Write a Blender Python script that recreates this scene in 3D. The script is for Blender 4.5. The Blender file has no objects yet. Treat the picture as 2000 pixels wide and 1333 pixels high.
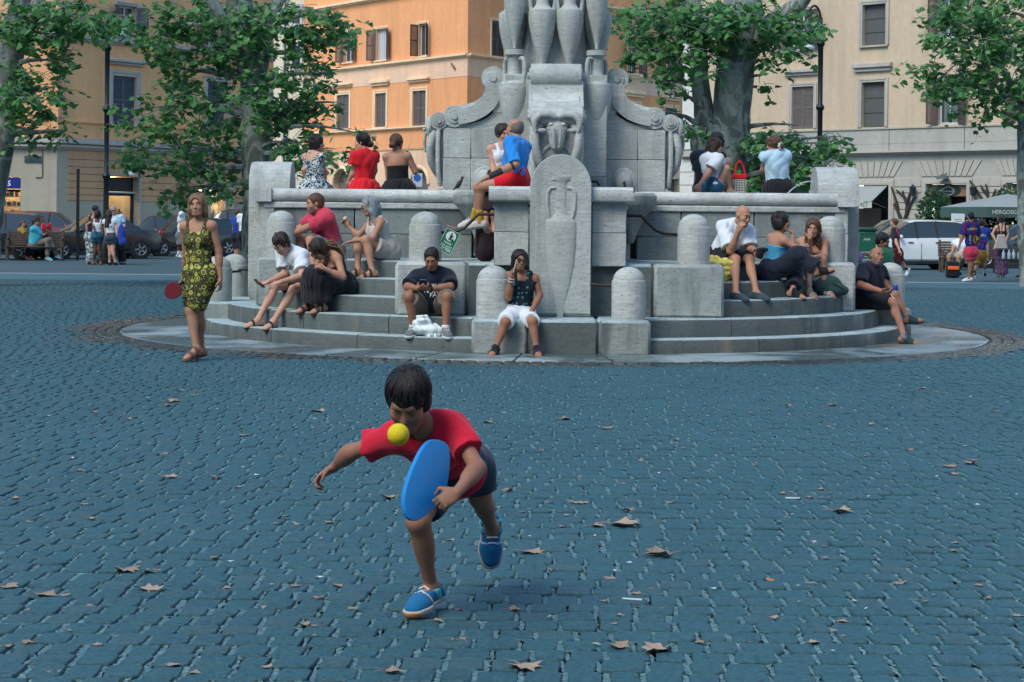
import bpy, math, random, time
import numpy as np
from mathutils import Matrix, Vector
from mathutils.bvhtree import BVHTree
PI = math.pi
R = math.radians
rnd = random.Random(7)
S = bpy.context.scene
C = S.collection

# ------------------------------------------------------------------ camera, sky, sun, exposure
F, HX, HY, CAMZ, ROLL = 3700.0, 1000.0, 428.0, 1.45, 0.0096     # pixels of the 2000 px wide photograph
cam = bpy.data.cameras.new("camera")
cam_o = bpy.data.objects.new("camera", cam); C.objects.link(cam_o)
cam.sensor_width = 36.0; cam.lens = F / 2000 * 36
cam.shift_y = -(666.5 - HY) / 2000
cam.clip_start = 0.1; cam.clip_end = 800
cam_o.matrix_world = Matrix.Translation((0, 0, CAMZ)) @ Matrix.Rotation(PI / 2, 4, 'X') @ Matrix.Rotation(ROLL, 4, 'Z')
cam.dof.use_dof = False
S.camera = cam_o
SUN_EL, SUN_AZ = R(48), R(-140)      # azimuth from +Y towards +X: the sun is behind and to the left of the camera
world = bpy.data.worlds.new("World"); S.world = world; world.use_nodes = True
wn, wl = world.node_tree.nodes, world.node_tree.links
sky = wn.new('ShaderNodeTexSky'); sky.sky_type = 'NISHITA'; sky.sun_disc = False
sky.sun_elevation = SUN_EL; sky.sun_rotation = SUN_AZ; sky.air_density = 1.0; sky.dust_density = 0.6; sky.ozone_density = 2.0
tint = wn.new('ShaderNodeMix'); tint.data_type = 'RGBA'; tint.blend_type = 'MULTIPLY'; tint.inputs[0].default_value = 1.0; tint.inputs[7].default_value = (.90, 1.0, .99, 1)
wl.new(sky.outputs[0], tint.inputs[6]); wl.new(tint.outputs[2], wn['Background'].inputs[0]); wn['Background'].inputs[1].default_value = 0.10
sun = bpy.data.lights.new("sun", 'SUN'); sun.energy = 1.0; sun.angle = R(28); sun.color = (1, .9, .78)
sun_o = bpy.data.objects.new("sun", sun); C.objects.link(sun_o)
sd = Vector((math.sin(SUN_AZ) * math.cos(SUN_EL), math.cos(SUN_AZ) * math.cos(SUN_EL), math.sin(SUN_EL)))
sun_o.rotation_euler = sd.to_track_quat('Z', 'Y').to_euler(); sun_o.location = sd * 60
S.view_settings.view_transform = 'Standard'; S.view_settings.look = 'None'
S.view_settings.exposure = 1.58; S.view_settings.gamma = 1
S.cycles.max_bounces = 6; S.cycles.transparent_max_bounces = 8
S.cycles.use_denoising = True

# ------------------------------------------------------------------ placing: a pixel of the photograph at a depth
def ray(px, py):
    x, y = px - HX, py - HY
    c, s = math.cos(ROLL), math.sin(ROLL)
    return (x * c + y * s) / F, -(-x * s + y * c) / F          # slope sideways and up, per metre of depth
def W(px, py, Y):
    dx, dz = ray(px, py)
    return np.array([dx * Y, Y, CAMZ + dz * Y])
def ground(px, py, z=0.0):
    dx, dz = ray(px, py)
    Y = (z - CAMZ) / dz
    return np.array([dx * Y, Y, z])

# ------------------------------------------------------------------ materials
MATS = {}
def nodes_of(name):
    m = bpy.data.materials.new(name); m.use_nodes = True
    n, l = m.node_tree.nodes, m.node_tree.links
    return m, n, l, n['Principled BSDF']
def lin(c):
    return tuple(c) + (1.0,) if len(c) == 3 else tuple(c)
def coords(n, l, kind='Object', scale=(1, 1, 1), rand=False):
    tc = n.new('ShaderNodeTexCoord'); mp = n.new('ShaderNodeMapping'); mp.inputs['Scale'].default_value = scale
    l.new(tc.outputs[kind], mp.inputs[0])
    if rand:
        oi = n.new('ShaderNodeObjectInfo'); ml = n.new('ShaderNodeMath'); ml.operation = 'MULTIPLY'; ml.inputs[1].default_value = 37.0
        l.new(oi.outputs['Random'], ml.inputs[0]); l.new(ml.outputs[0], mp.inputs['Location'])
    return mp.outputs[0]
def noise(n, l, v, scale, detail=4, rough=.6, dist=0):
    t = n.new('ShaderNodeTexNoise'); t.inputs['Scale'].default_value = scale; t.inputs['Detail'].default_value = detail
    t.inputs['Roughness'].default_value = rough; t.inputs['Distortion'].default_value = dist
    l.new(v, t.inputs['Vector']); return t.outputs[0]
def ramp(n, l, v, stops):
    r = n.new('ShaderNodeValToRGB'); e = r.color_ramp.elements
    while len(e) < len(stops): e.new(.5)
    for k, (p, c) in enumerate(stops):
        e[k].position = p; e[k].color = lin(c) if not isinstance(c, (int, float)) else (c, c, c, 1)
    l.new(v, r.inputs[0]); return r.outputs[0]
def mix(n, l, f, a, b, mode='MIX'):
    m = n.new('ShaderNodeMix'); m.data_type = 'RGBA'; m.blend_type = mode
    for i, x in ((0, f), (6, a), (7, b)):
        if hasattr(x, 'is_output'): l.new(x, m.inputs[i])
        else: m.inputs[i].default_value = x if i == 0 else lin(x)
    return m.outputs[2]
def bump(n, l, b, h, strength=.3, dist=.01):
    bp = n.new('ShaderNodeBump'); bp.inputs['Strength'].default_value = strength; bp.inputs['Distance'].default_value = dist
    l.new(h, bp.inputs['Height']); l.new(bp.outputs[0], b.inputs['Normal'])
def M(name, c=(.5, .5, .5), rough=.7, var=.15, scale=4, bmp=0, bscale=60, metal=0, spec=.35, sheen=0, emit=0, alpha=1, trans=0, coat=0):
    if name in MATS: return MATS[name]
    m, n, l, b = nodes_of(name)
    b.inputs['Roughness'].default_value = rough; b.inputs['Metallic'].default_value = metal
    b.inputs['Specular IOR Level'].default_value = spec
    if sheen: b.inputs['Sheen Weight'].default_value = sheen
    if coat: b.inputs['Coat Weight'].default_value = coat; b.inputs['Coat Roughness'].default_value = .06
    if trans: b.inputs['Transmission Weight'].default_value = trans
    v = coords(n, l, rand=True)
    if var:
        col = mix(n, l, noise(n, l, v, scale), [x * (1 - var) for x in c], [min(1, x * (1 + var)) for x in c])
        l.new(col, b.inputs['Base Color'])
    else: b.inputs['Base Color'].default_value = lin(c)
    if emit: b.inputs['Emission Color'].default_value = lin(c); b.inputs['Emission Strength'].default_value = emit
    if bmp: bump(n, l, b, noise(n, l, v, bscale, 3), bmp)
    MATS[name] = m; return m
def custom(name, fn):
    if name not in MATS:
        m, n, l, b = nodes_of(name); fn(n, l, b); MATS[name] = m
    return MATS[name]

def travertine(base, name, streak=0.0, warm=0.0):
    def fn(n, l, b):
        v = coords(n, l, rand=True)
        big = noise(n, l, v, 1.3, 5, .6)
        vs = coords(n, l, scale=(3, 3, 30), rand=True)
        band = noise(n, l, vs, 1.6, 6, .65)
        pore_v = coords(n, l, scale=(9, 9, 40), rand=True)
        pore = noise(n, l, pore_v, 2.4, 3, .55)
        pm = ramp(n, l, pore, [(.30, 1.0), (.385, 0.0)])
        c1 = mix(n, l, ramp(n, l, band, [(.32, 0.0), (.68, 1.0)]), [x * .70 for x in base], [min(1, x * 1.16) for x in base])
        c2 = mix(n, l, ramp(n, l, big, [(.35, 0.0), (.7, 1.0)]), c1, [base[0] * .74, base[1] * .76, base[2] * .76])
        c2 = mix(n, l, ramp(n, l, noise(n, l, v, 28, 4, .8), [(.34, .30), (.55, 0.0)]), c2, [x * .5 for x in base])
        c2 = mix(n, l, ramp(n, l, noise(n, l, v, 2.6, 6, .7), [(.56, 0.0), (.74, .55)]), c2, [base[0] * .62, base[1] * .55, base[2] * .48])
        gr = ramp(n, l, noise(n, l, coords(n, l, scale=(5, 5, .55), rand=True), 1.0, 5, .6, .4), [(.50, 0.0), (.74, .62)])
        c2 = mix(n, l, gr, c2, [base[0] * .40, base[1] * .43, base[2] * .43])
        g2 = ramp(n, l, noise(n, l, v, .9, 6, .7, .5), [(.52, 0.0), (.70, .55)])
        c2 = mix(n, l, g2, c2, [base[0] * .50, base[1] * .50, base[2] * .47])
        c3 = mix(n, l, pm, c2, [x * .36 for x in base])
        if streak:
            sv = coords(n, l, scale=(2.6, 2.6, .5), rand=True)
            s = ramp(n, l, noise(n, l, sv, 1.0, 4, .55, .3), [(.63 - streak * .12, 0.0), (.72 - streak * .08, .85)])
            c3 = mix(n, l, s, c3, (.10, .12, .12))
            s2 = ramp(n, l, noise(n, l, coords(n, l, scale=(2.2, 2.2, .7), rand=True), 1.1, 3), [(.64, 0.0), (.78, .6)])
            c3 = mix(n, l, s2, c3, (.26, .20, .13))
            rr = mix(n, l, s, (.75,) * 3, (.28,) * 3); l.new(rr, b.inputs['Roughness'])
        else: b.inputs['Roughness'].default_value = .8
        l.new(c3, b.inputs['Base Color'])
        h = mix(n, l, pm, noise(n, l, v, 18, 4), (0, 0, 0))
        bump(n, l, b, h, .35, .02)
        b.inputs['Specular IOR Level'].default_value = .3
    return custom(name, fn)
TRAV = travertine((.485, .53, .505), 'travertine')
TRAV_L = travertine((.575, .62, .595), 'travertine_pale')
TRAV_S = travertine((.33, .375, .36), 'travertine_wet_stained', streak=1.0)
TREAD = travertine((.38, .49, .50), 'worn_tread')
WALLD = travertine((.25, .295, .285), 'damp_shaded_wall', streak=.85)  # damp stone, with the shade of the rim overhang painted into its dark base
RISER = travertine((.115, .145, .142), 'damp_shaded_riser', streak=1.1)  # real damp streaks; the very dark base also paints the shade of upright faces
TRAV_W = travertine((.37, .42, .405), 'travertine_weathered', streak=.75)

# ------------------------------------------------------------------ meshes and objects
class MB:
    def __init__(s): s.v = []; s.f = []; s.m = []
    def add(s, vs, fs, mi=0):
        o = len(s.v); s.v.extend([tuple(map(float, p)) for p in vs]); s.f.extend([tuple(i + o for i in f) for f in fs]); s.m.extend([mi] * len(fs)); return s
    def box(s, c, d, rot=None, b=0.0, mi=0):
        hx, hy, hz = d[0] / 2, d[1] / 2, d[2] / 2
        if not b:
            vs = [(x * hx, y * hy, z * hz) for z in (-1, 1) for y in (-1, 1) for x in (-1, 1)]
            fs = [(0, 2, 3, 1), (4, 5, 7, 6), (0, 1, 5, 4), (2, 6, 7, 3), (0, 4, 6, 2), (1, 3, 7, 5)]
        else:
            b = min(b, hx * .98, hy * .98, hz * .98)
            vs, idx = [], {}
            for sx in (-1, 1):
                for sy in (-1, 1):
                    for sz in (-1, 1):
                        for ax in range(3):
                            p = [sx * hx, sy * hy, sz * hz]
                            for k in range(3):
                                if k != ax: p[k] -= (sx, sy, sz)[k] * b
                            idx[(sx, sy, sz, ax)] = len(vs); vs.append(tuple(p))
            fs = []
            for ax in range(3):
                o1, o2 = [k for k in range(3) if k != ax]
                for sg in (-1, 1):
                    q = []
                    for a1, a2 in ((-1, -1), (1, -1), (1, 1), (-1, 1)):
                        t = [0, 0, 0]; t[ax] = sg; t[o1] = a1; t[o2] = a2; q.append(idx[(*t, ax)])
                    fs.append(tuple(q if (sg > 0) == (ax != 1) else q[::-1]))
                for a1 in (-1, 1):
                    for a2 in (-1, 1):
                        t0 = [0, 0, 0]; t0[o1] = a1; t0[o2] = a2; t1 = t0[:]; t0[ax] = -1; t1[ax] = 1
                        q = [idx[(*t0, o1)], idx[(*t1, o1)], idx[(*t1, o2)], idx[(*t0, o2)]]
                        fs.append(tuple(q))
            for sx in (-1, 1):
                for sy in (-1, 1):
                    for sz in (-1, 1): fs.append(tuple(idx[(sx, sy, sz, k)] for k in range(3)))
        if rot is not None:
            rot = Matrix.Rotation(rot, 3, 'Z') if isinstance(rot, (int, float)) else rot
            vs = [rot @ Vector(p) for p in vs]
        return s.add([(p[0] + c[0], p[1] + c[1], p[2] + c[2]) for p in vs], fs, mi)
    def lathe(s, prof, n=16, a0=0, a1=2 * PI, c=(0, 0, 0), cap=True, mi=0, sx=1, sy=1):
        full = abs(a1 - a0 - 2 * PI) < 1e-6; m = n if full else n + 1
        vs = []
        for k in range(m):
            a = a0 + (a1 - a0) * k / n
            for r, z in prof: vs.append((c[0] + r * math.cos(a) * sx, c[1] + r * math.sin(a) * sy, c[2] + z))
        p = len(prof); fs = []
        for k in range(n):
            k2 = (k + 1) % m
            for j in range(p - 1): fs.append((k * p + j, k2 * p + j, k2 * p + j + 1, k * p + j + 1))
        if not full and cap:
            fs.append(tuple(range(p))[::-1]); fs.append(tuple(n * p + j for j in range(p)))
        return s.add(vs, fs, mi)
    def ringseg(s, poly, a0, a1, n, c=(0, 0, 0), mi=0):
        """closed profile polygon (r,z) swept from a0 to a1"""
        p = len(poly); vs = []; fs = []
        for k in range(n + 1):
            a = a0 + (a1 - a0) * k / n
            for r, z in poly: vs.append((c[0] + r * math.cos(a), c[1] + r * math.sin(a), c[2] + z))
        for k in range(n):
            for j in range(p): fs.append((k * p + j, (k + 1) * p + j, (k + 1) * p + (j + 1) % p, k * p + (j + 1) % p))
        fs.append(tuple(range(p))[::-1]); fs.append(tuple(n * p + j for j in range(p)))
        return s.add(vs, fs, mi)
    def tube(s, path, r, n=8, mi=0, cap=True):
        path = [Vector(p) for p in path]; k = len(path)
        rs = r if hasattr(r, '__len__') else [r] * k
        vs = []; fs = []; up = None
        for i, p in enumerate(path):
            t = (path[min(i + 1, k - 1)] - path[max(i - 1, 0)])
            t = t.normalized() if t.length > 1e-9 else Vector((0, 0, 1))
            if up is None:
                up = t.orthogonal().normalized()
            else:
                up = up - t * up.dot(t)
                up = up.normalized() if up.length > 1e-6 else t.orthogonal().normalized()
            sd_ = t.cross(up)
            for j in range(n):
                a = 2 * PI * j / n; vs.append(p + (up * math.cos(a) + sd_ * math.sin(a)) * rs[i])
        for i in range(k - 1):
            for j in range(n):
                fs.append((i * n + j, i * n + (j + 1) % n, (i + 1) * n + (j + 1) % n, (i + 1) * n + j))
        if cap: fs.append(tuple(range(n))[::-1]); fs.append(tuple((k - 1) * n + j for j in range(n)))
        return s.add(vs, fs, mi)
    def prism(s, poly, o, ux, uy, un, d0, d1, mi=0, b=0.0):
        """polygon in (ux,uy) extruded along un from d0 to d1; b: chamfer of the d1 face"""
        o, ux, uy, un = (np.array(x, float) for x in (o, ux, uy, un)); p = len(poly)
        P = np.array(poly, float); rings = [(P, d0)]
        if b:
            cen = P.mean(0); sc = 1 - b / max(1e-6, np.abs(P - cen).max())
            rings += [(P, d1 - b), (cen + (P - cen) * sc, d1)]
        else: rings.append((P, d1))
        vs = []
        for q, d in rings:
            for x, y in q: vs.append(o + ux * x + uy * y + un * d)
        fs = [tuple(range(p))[::-1]]
        for k in range(len(rings) - 1):
            for j in range(p): fs.append((k * p + j, k * p + (j + 1) % p, (k + 1) * p + (j + 1) % p, (k + 1) * p + j))
        fs.append(tuple((len(rings) - 1) * p + j for j in range(p)))
        return s.add(vs, fs, mi)
    def sphere(s, c, r, n=12, m=8, mi=0, R3=None):
        r = r if hasattr(r, '__len__') else (r, r, r); vs = []; fs = []
        for i in range(m + 1):
            t = PI * i / m
            for j in range(n):
                a = 2 * PI * j / n; p = np.array((r[0] * math.sin(t) * math.cos(a), r[1] * math.sin(t) * math.sin(a), r[2] * math.cos(t)))
                if R3 is not None: p = R3 @ p
                vs.append(p + np.array(c, float))
        for i in range(m):
            for j in range(n): fs.append((i * n + j, (i + 1) * n + j, (i + 1) * n + (j + 1) % n, i * n + (j + 1) % n))
        return s.add(vs, fs, mi)
    def mesh(s, name):
        me = bpy.data.meshes.new(name); me.from_pydata(s.v, [], s.f)
        return me

def link(name, data, parent=None, loc=(0, 0, 0), rz=0.0):
    o = bpy.data.objects.new(name, data); C.objects.link(o)
    o.location = loc; o.rotation_euler = (0, 0, rz)
    if parent is not None: o.parent = parent
    return o
def obj(name, mb, mat, parent=None, loc=None, rz=0.0, smooth=True, ang=40):
    """links a mesh builder as one object; coordinates are relative to the parent thing (or the world)"""
    if isinstance(mb, MB):
        me = mb.mesh(name)
        mats = mat if isinstance(mat, (list, tuple)) else [mat]
        for m in mats: me.materials.append(m)
        if len(mats) > 1: me.polygons.foreach_set('material_index', mb.m)
        me.validate(); fixn(me)
        if smooth: me.shade_smooth(); autosmooth(me, ang)
    else: me = mb
    if loc is None: loc = (0, 0, 0)
    return link(name, me, parent, loc, rz)
import bmesh
def fixn(me):
    bm = bmesh.new(); bm.from_mesh(me); bmesh.ops.remove_doubles(bm, verts=bm.verts, dist=1e-5)
    bmesh.ops.recalc_face_normals(bm, faces=bm.faces); bm.to_mesh(me); bm.free()
def autosmooth(me, ang):
    me.set_sharp_from_angle(angle=R(ang))
def tag(o, label=None, cat=None, group=None, kind=None):
    if label: o['label'] = label
    if cat: o['category'] = cat
    if group: o['group'] = group
    if kind: o['kind'] = kind
    return o
def thing(name, label, cat, loc=(0, 0, 0), rz=0, group=None):
    o = link(name, None, None, loc, rz); o.empty_display_size = .2
    return tag(o, label, cat, group)
def wpart(name, mb, mat, root, **k):
    """a part whose mesh is in world coordinates, under an unrotated root (or under a part of it)"""
    return obj(name, mb, mat, root, loc=tuple(-root.location) if root.parent is None and root.type == 'EMPTY' else (0, 0, 0), **k)
def copy_tree(o, parent=None):
    c = o.copy(); C.objects.link(c)
    if parent is not None: c.parent = parent
    for ch in o.children: copy_tree(ch, c)
    return c
def text_mesh(txt, size, bold=False, align='CENTER', ext=0.0, res=2):
    cu = bpy.data.curves.new('text', 'FONT'); cu.body = txt; cu.size = size; cu.align_x = align; cu.align_y = 'CENTER'
    cu.extrude = ext; cu.resolution_u = res
    if bold: cu.offset = size * .018
    o = bpy.data.objects.new('text', cu); C.objects.link(o)
    bpy.context.view_layer.update()
    me = bpy.data.meshes.new_from_object(o.evaluated_get(bpy.context.evaluated_depsgraph_get()))
    bpy.data.objects.remove(o); bpy.data.curves.remove(cu)
    return me
def place_text(name, txt, size, mat, parent, o, ux, uy, bold=False, ext=.002, sx=1.0):
    """lettering lying on a real surface: origin o (world), reading direction ux, up uy"""
    me = text_mesh(txt, size, bold, ext=ext)
    ux, uy = np.array(ux, float), np.array(uy, float); un = np.cross(ux, uy)
    n = len(me.vertices); co = np.empty(n * 3); me.vertices.foreach_get('co', co); co = co.reshape(-1, 3)
    w = np.array(o) + co[:, :1] * ux * sx + co[:, 1:2] * uy + co[:, 2:3] * un
    me.vertices.foreach_set('co', w.ravel()); me.update()
    me.materials.clear(); me.materials.append(mat)
    return obj(name, me, mat, parent, loc=tuple(-parent.location) if parent.parent is None and parent.type == 'EMPTY' else (0, 0, 0))
# ------------------------------------------------------------------ ground
FX, FY = 0.54, 24.85                       # the fountain's axis
def m_cobble(n, l, b):
    g = n.new('ShaderNodeNewGeometry')
    oi = n.new('ShaderNodeObjectInfo')
    ad = n.new('ShaderNodeMath'); ad.operation = 'ADD'; l.new(g.outputs['Random Per Island'], ad.inputs[0]); l.new(oi.outputs['Random'], ad.inputs[1])
    fr = n.new('ShaderNodeMath'); fr.operation = 'FRACT'; l.new(ad.outputs[0], fr.inputs[0])
    pos = g.outputs['Position']
    big = noise(n, l, pos, .45, 4, .6)
    c = mix(n, l, fr.outputs[0], (.008, .043, .057), (.020, .080, .100))
    c = mix(n, l, ramp(n, l, fr.outputs[0], [(.86, 0.0), (.9, .8)]), c, (.048, .080, .088))
    c = mix(n, l, ramp(n, l, big, [(.35, 0.0), (.68, .75)]), c, (.026, .086, .106))
    fine = noise(n, l, pos, 48, 5, .85)
    c = mix(n, l, ramp(n, l, fine, [(.42, 0.0), (.62, .85)]), c, (.042, .128, .150))
    c = mix(n, l, ramp(n, l, noise(n, l, pos, 31, 4, .8), [(.34, .7), (.46, 0.0)]), c, (.008, .034, .043))
    grit = ramp(n, l, noise(n, l, pos, 9, 4, .75), [(.60, 0.0), (.72, .5)])
    c = mix(n, l, grit, c, (.05, .145, .16))
    # wet band round the fountain
    vm = n.new('ShaderNodeVectorMath'); vm.operation = 'DISTANCE'; vm.inputs[1].default_value = (FX, FY, 0); l.new(pos, vm.inputs[0])
    ds = n.new('ShaderNodeMath'); ds.operation = 'MULTIPLY_ADD'; l.new(noise(n, l, pos, .8, 3), ds.inputs[0]); ds.inputs[1].default_value = -1.6; l.new(vm.outputs['Value'], ds.inputs[2])
    wet = ramp(n, l, ds.outputs[0], [(.0, 0.0), (1, 0.0)])
    mr = n.new('ShaderNodeMapRange'); l.new(ds.outputs[0], mr.inputs[0])
    mr.inputs[1].default_value = 5.15; mr.inputs[2].default_value = 5.6; mr.inputs[3].default_value = 1; mr.inputs[4].default_value = 0
    c = mix(n, l, mr.outputs[0], c, (.030, .042, .042))
    l.new(c, b.inputs['Base Color'])
    rr = mix(n, l, mr.outputs[0], mix(n, l, fr.outputs[0], (.52,) * 3, (.72,) * 3), (.16,) * 3); l.new(rr, b.inputs['Roughness'])
    b.inputs['Specular IOR Level'].default_value = .26
    bump(n, l, b, noise(n, l, pos, 38, 5, .7), .5, .012)
COB = custom('basalt_cobble', m_cobble)
def m_joint(n, l, b):
    g = n.new('ShaderNodeNewGeometry'); pos = g.outputs['Position']
    c = mix(n, l, ramp(n, l, noise(n, l, pos, 55, 5, .9), [(.43, 0.0), (.58, 1.0)]), (.025, .08, .095), (.19, .345, .375))
    c = mix(n, l, ramp(n, l, noise(n, l, pos, 1.2, 4), [(.4, 0.0), (.65, .7)]), c, (.06, .155, .175))
    l.new(c, b.inputs['Base Color']); b.inputs['Roughness'].default_value = .9
    bump(n, l, b, noise(n, l, pos, 110, 3, .8), .8, .01)
JOINT = custom('sandy_joint_grit', m_joint)
def m_far(n, l, b):
    g = n.new('ShaderNodeNewGeometry'); pos = g.outputs['Position']
    br = n.new('ShaderNodeTexBrick'); l.new(pos, br.inputs['Vector'])
    br.inputs['Scale'].default_value = 1; br.inputs['Brick Width'].default_value = .14; br.inputs['Row Height'].default_value = .13; br.inputs['Mortar Size'].default_value = .012
    br.inputs['Color1'].default_value = (.024, .082, .10, 1); br.inputs['Color2'].default_value = (.032, .105, .125, 1); br.inputs['Mortar'].default_value = (.05, .13, .145, 1)
    c = mix(n, l, ramp(n, l, noise(n, l, pos, .3, 4), [(.35, 0.0), (.7, .8)]), br.outputs[0], (.04, .115, .135))
    l.new(c, b.inputs['Base Color']); b.inputs['Roughness'].default_value = .7
    bump(n, l, b, noise(n, l, pos, 20, 3, .7), .5, .02)
FARG = custom('distant_cobble_paving', m_far)
def m_asph(n, l, b):
    g = n.new('ShaderNodeNewGeometry'); pos = g.outputs['Position']
    c = mix(n, l, noise(n, l, pos, 90, 3, .8), (.018, .052, .064), (.038, .086, .100))
    c = mix(n, l, ramp(n, l, noise(n, l, pos, .25, 5), [(.4, 0.0), (.6, .6)]), c, (.044, .09, .10))
    l.new(c, b.inputs['Base Color']); b.inputs['Roughness'].default_value = .8
    bump(n, l, b, noise(n, l, pos, 70, 3), .4, .01)
ASPH = custom('worn_asphalt', m_asph)

def sheet(name, x0, x1, y0, y1, z, mat):
    o = obj(name, MB().add([(x0, y0, z), (x1, y0, z), (x1, y1, z), (x0, y1, z)], [(0, 1, 2, 3)]), mat, smooth=False)
    o['kind'] = 'structure'; return o
sheet('ground', -400, 400, -120, 600, -.09, ASPH)
BED = M('dark_joint_bed', (.03, .055, .062), .9, .4, 60, .5, 120)
cob_ground = sheet('cobbled_square', -26, 26, 3, 42.2, -.017, BED)
sheet('square_edge_paving', -40, 40, 42.2, 46.9, -.008, FARG)
sheet('road', -160, 160, 46.9, 300, -.012, ASPH)
wl_mat = M('worn_white_road_paint', (.52, .56, .56), .8, .35, 14)
lm = MB()
for k in range(60):
    x = -30 + k; y = 46.4 + .25 * math.sin(k * .11)
    x2 = x + 1; y2 = 46.4 + .25 * math.sin((k + 1) * .11)
    lm.add([(x, y, -.004), (x2, y2, -.004), (x2, y2 + .22, -.004), (x, y + .22, -.004)], [(0, 1, 2, 3)])
o = obj('white_line', lm, wl_mat, smooth=False); o['kind'] = 'structure'
# raised pavements in front of the houses, with kerbs
def pavement(name, pts, z=.13):
    mb = MB(); mb.prism(pts, (0, 0, 0), (1, 0, 0), (0, 1, 0), (0, 0, 1), -.06, z)
    o = obj(name, mb, M('grey_pavement_slabs', (.16, .18, .18), .85, .2, 3, .3), smooth=False); o['kind'] = 'structure'; return o

# ---- cobbles
def cob_shape(w, d, h, r, lvl):
    """an uneven sett; lvl 2: rounded, 1: plain, 0: far"""
    hw, hd = w / 2, d / 2
    j = lambda s: r.uniform(-s, s)
    if lvl == 0:
        o = [(-hw, -hd), (hw, -hd), (hw, hd), (-hw, hd)]
        o = [(x + j(.006), y + j(.006)) for x, y in o]
        vs = [(x, y, -.012) for x, y in o] + [(x * .94, y * .94, h) for x, y in o]
        return vs, [(4, 5, 6, 7)] + [(k, (k + 1) % 4, 4 + (k + 1) % 4, 4 + k) for k in range(4)]
    cx = .36 if lvl == 2 else .36
    o = [(-hw, -hd * .74), (-hw * .80, -hd), (hw * .80, -hd), (hw, -hd * .74), (hw, hd * .74), (hw * .80, hd), (-hw * .80, hd), (-hw, hd * .74)]
    o = [(x + j(.006), y + j(.005)) for x, y in o]
    tx, ty = j(.012), j(.018)
    rings = [(1.0, -.014), (.985, h - .006), (.93, h - .0005), (.6, h + .0012)] if lvl == 2 else [(1.0, -.014), (.98, h - .006), (.92, h)]
    vs = [(x * s, y * s, z + (x * tx + y * ty if z > 0 - .01 else 0)) for s, z in rings for x, y in o]
    fs = []
    for k in range(len(rings) - 1):
        for q in range(8): fs.append((k * 8 + q, k * 8 + (q + 1) % 8, (k + 1) * 8 + (q + 1) % 8, (k + 1) * 8 + q))
    fs.append(tuple((len(rings) - 1) * 8 + q for q in range(8)))
    return vs, fs
def build_cobbles():
    r = random.Random(3)
    variants = []
    for k in range(24):
        mb = MB(); vs, fs = cob_shape(.118, .150, .004, r, 2); mb.add(vs, fs)
        me = mb.mesh('cobble'); me.materials.append(COB); me.shade_smooth(); me.set_sharp_from_angle(angle=R(28)); variants.append(me)
    near, mid, far, grit = [], MB(), MB(), MB()
    y, row = 5.45, 0
    while y < 42:
        d = r.uniform(.146, .172) if y < 25 else .165
        half = (y * .285 + 1.3)
        x = -half + r.uniform(0, .13)
        ph = row * .7
        while x < half:
            w = r.uniform(.108, .156) if y < 25 else r.uniform(.12, .17)
            cx = x + w / 2
            wav = .045 * math.sin(cx * .9 + y * .5) + .05 * math.sin(cx * .33 - y * .2 + 1)
            cy = y + d / 2 + wav + .004 * r.uniform(-1, 1)
            dist = math.hypot(cx - FX, cy - FY)
            x += w
            if dist < 6.14: continue
            h = r.uniform(-.003, .004)
            gp = r.uniform(.010, .026); gw, gd = w - gp, d - r.uniform(.007, .017)
            if cy < 20: strip(grit, cx + w / 2, cy + r.uniform(-.01, .01), gp + r.uniform(.0, .010), d * r.uniform(1.04, 1.16), r)
            if cy < 14 and r.random() < .25: strip(grit, cx, cy - d / 2, w, .022, r)
            rz = .02 * r.uniform(-1, 1) + .04 * math.cos(cx * .9 + y * .5)
            if cy < 25: near.append((cy, cx, gw, gd, h, rz)) 
            else: far_add(far, cx, cy, gw, gd, h, rz, r)
        y += d; row += 1
    # ring of setts round the travertine paving
    for k in range(4):
        rr = 5.59 + .135 * k; nn = int(2 * PI * rr / .135)
        for q in range(nn):
            a = 2 * PI * (q + .5 * (k % 2)) / nn
            cx, cy = FX + rr * math.cos(a) + math.cos(a) * .065, FY + rr * math.sin(a) + math.sin(a) * .065
            if math.hypot(cx - FX, cy - FY) > 6.14: continue
            if cy < FY + 2.5: near.append((cy, cx, .118, .118, r.uniform(-.004, .002), a))
    near.sort(key=lambda t: t[0])
    vis = [t for t in near if abs(t[1]) < t[0] * .272 and t[0] > 6.22]
    pick = set(id(t) for t in vis[:300])
    for t in near:
        cy, cx, gw, gd, h, rz = t
        if id(t) in pick:
            o = link('cobble', r.choice(variants), cob_ground, (cx, cy, h), rz); o.scale = (gw / .118, gd / .150, 1)
        else:
            lvl = 2 if cy < 12 else 1
            vs, fs = cob_shape(gw, gd, .004, r, lvl)
            ca, sa = math.cos(rz), math.sin(rz)
            mid.add([(cx + p[0] * ca - p[1] * sa, cy + p[0] * sa + p[1] * ca, p[2] + h) for p in vs], fs)
    o = link('joint_grit', quick(grit, 'joint_grit', JOINT, False), cob_ground); o['kind'] = 'stuff'
    o = link('cobbles', quick(mid, 'cobbles', COB, True), cob_ground); o['kind'] = 'stuff'
    o = link('distant_cobbles', quick(far, 'distant_cobbles', COB, False), cob_ground); o['kind'] = 'stuff'
def strip(mb, x, y, w, d, r):
    j = lambda s: r.uniform(-s, s); n = 9; vs = []
    for k in range(n):
        yy = y - d / 2 + d * k / (n - 1); e = 1 - .5 * abs(2 * k / (n - 1) - 1) ** 3; vs += [(x - w / 2 * e + j(.006), yy + j(.004), -.0035 + j(.003)), (x + w / 2 * e + j(.006), yy + j(.004), -.0035 + j(.003))]
    mb.add(vs, [(2 * k, 2 * k + 1, 2 * k + 3, 2 * k + 2) for k in range(n - 1)])
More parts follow.
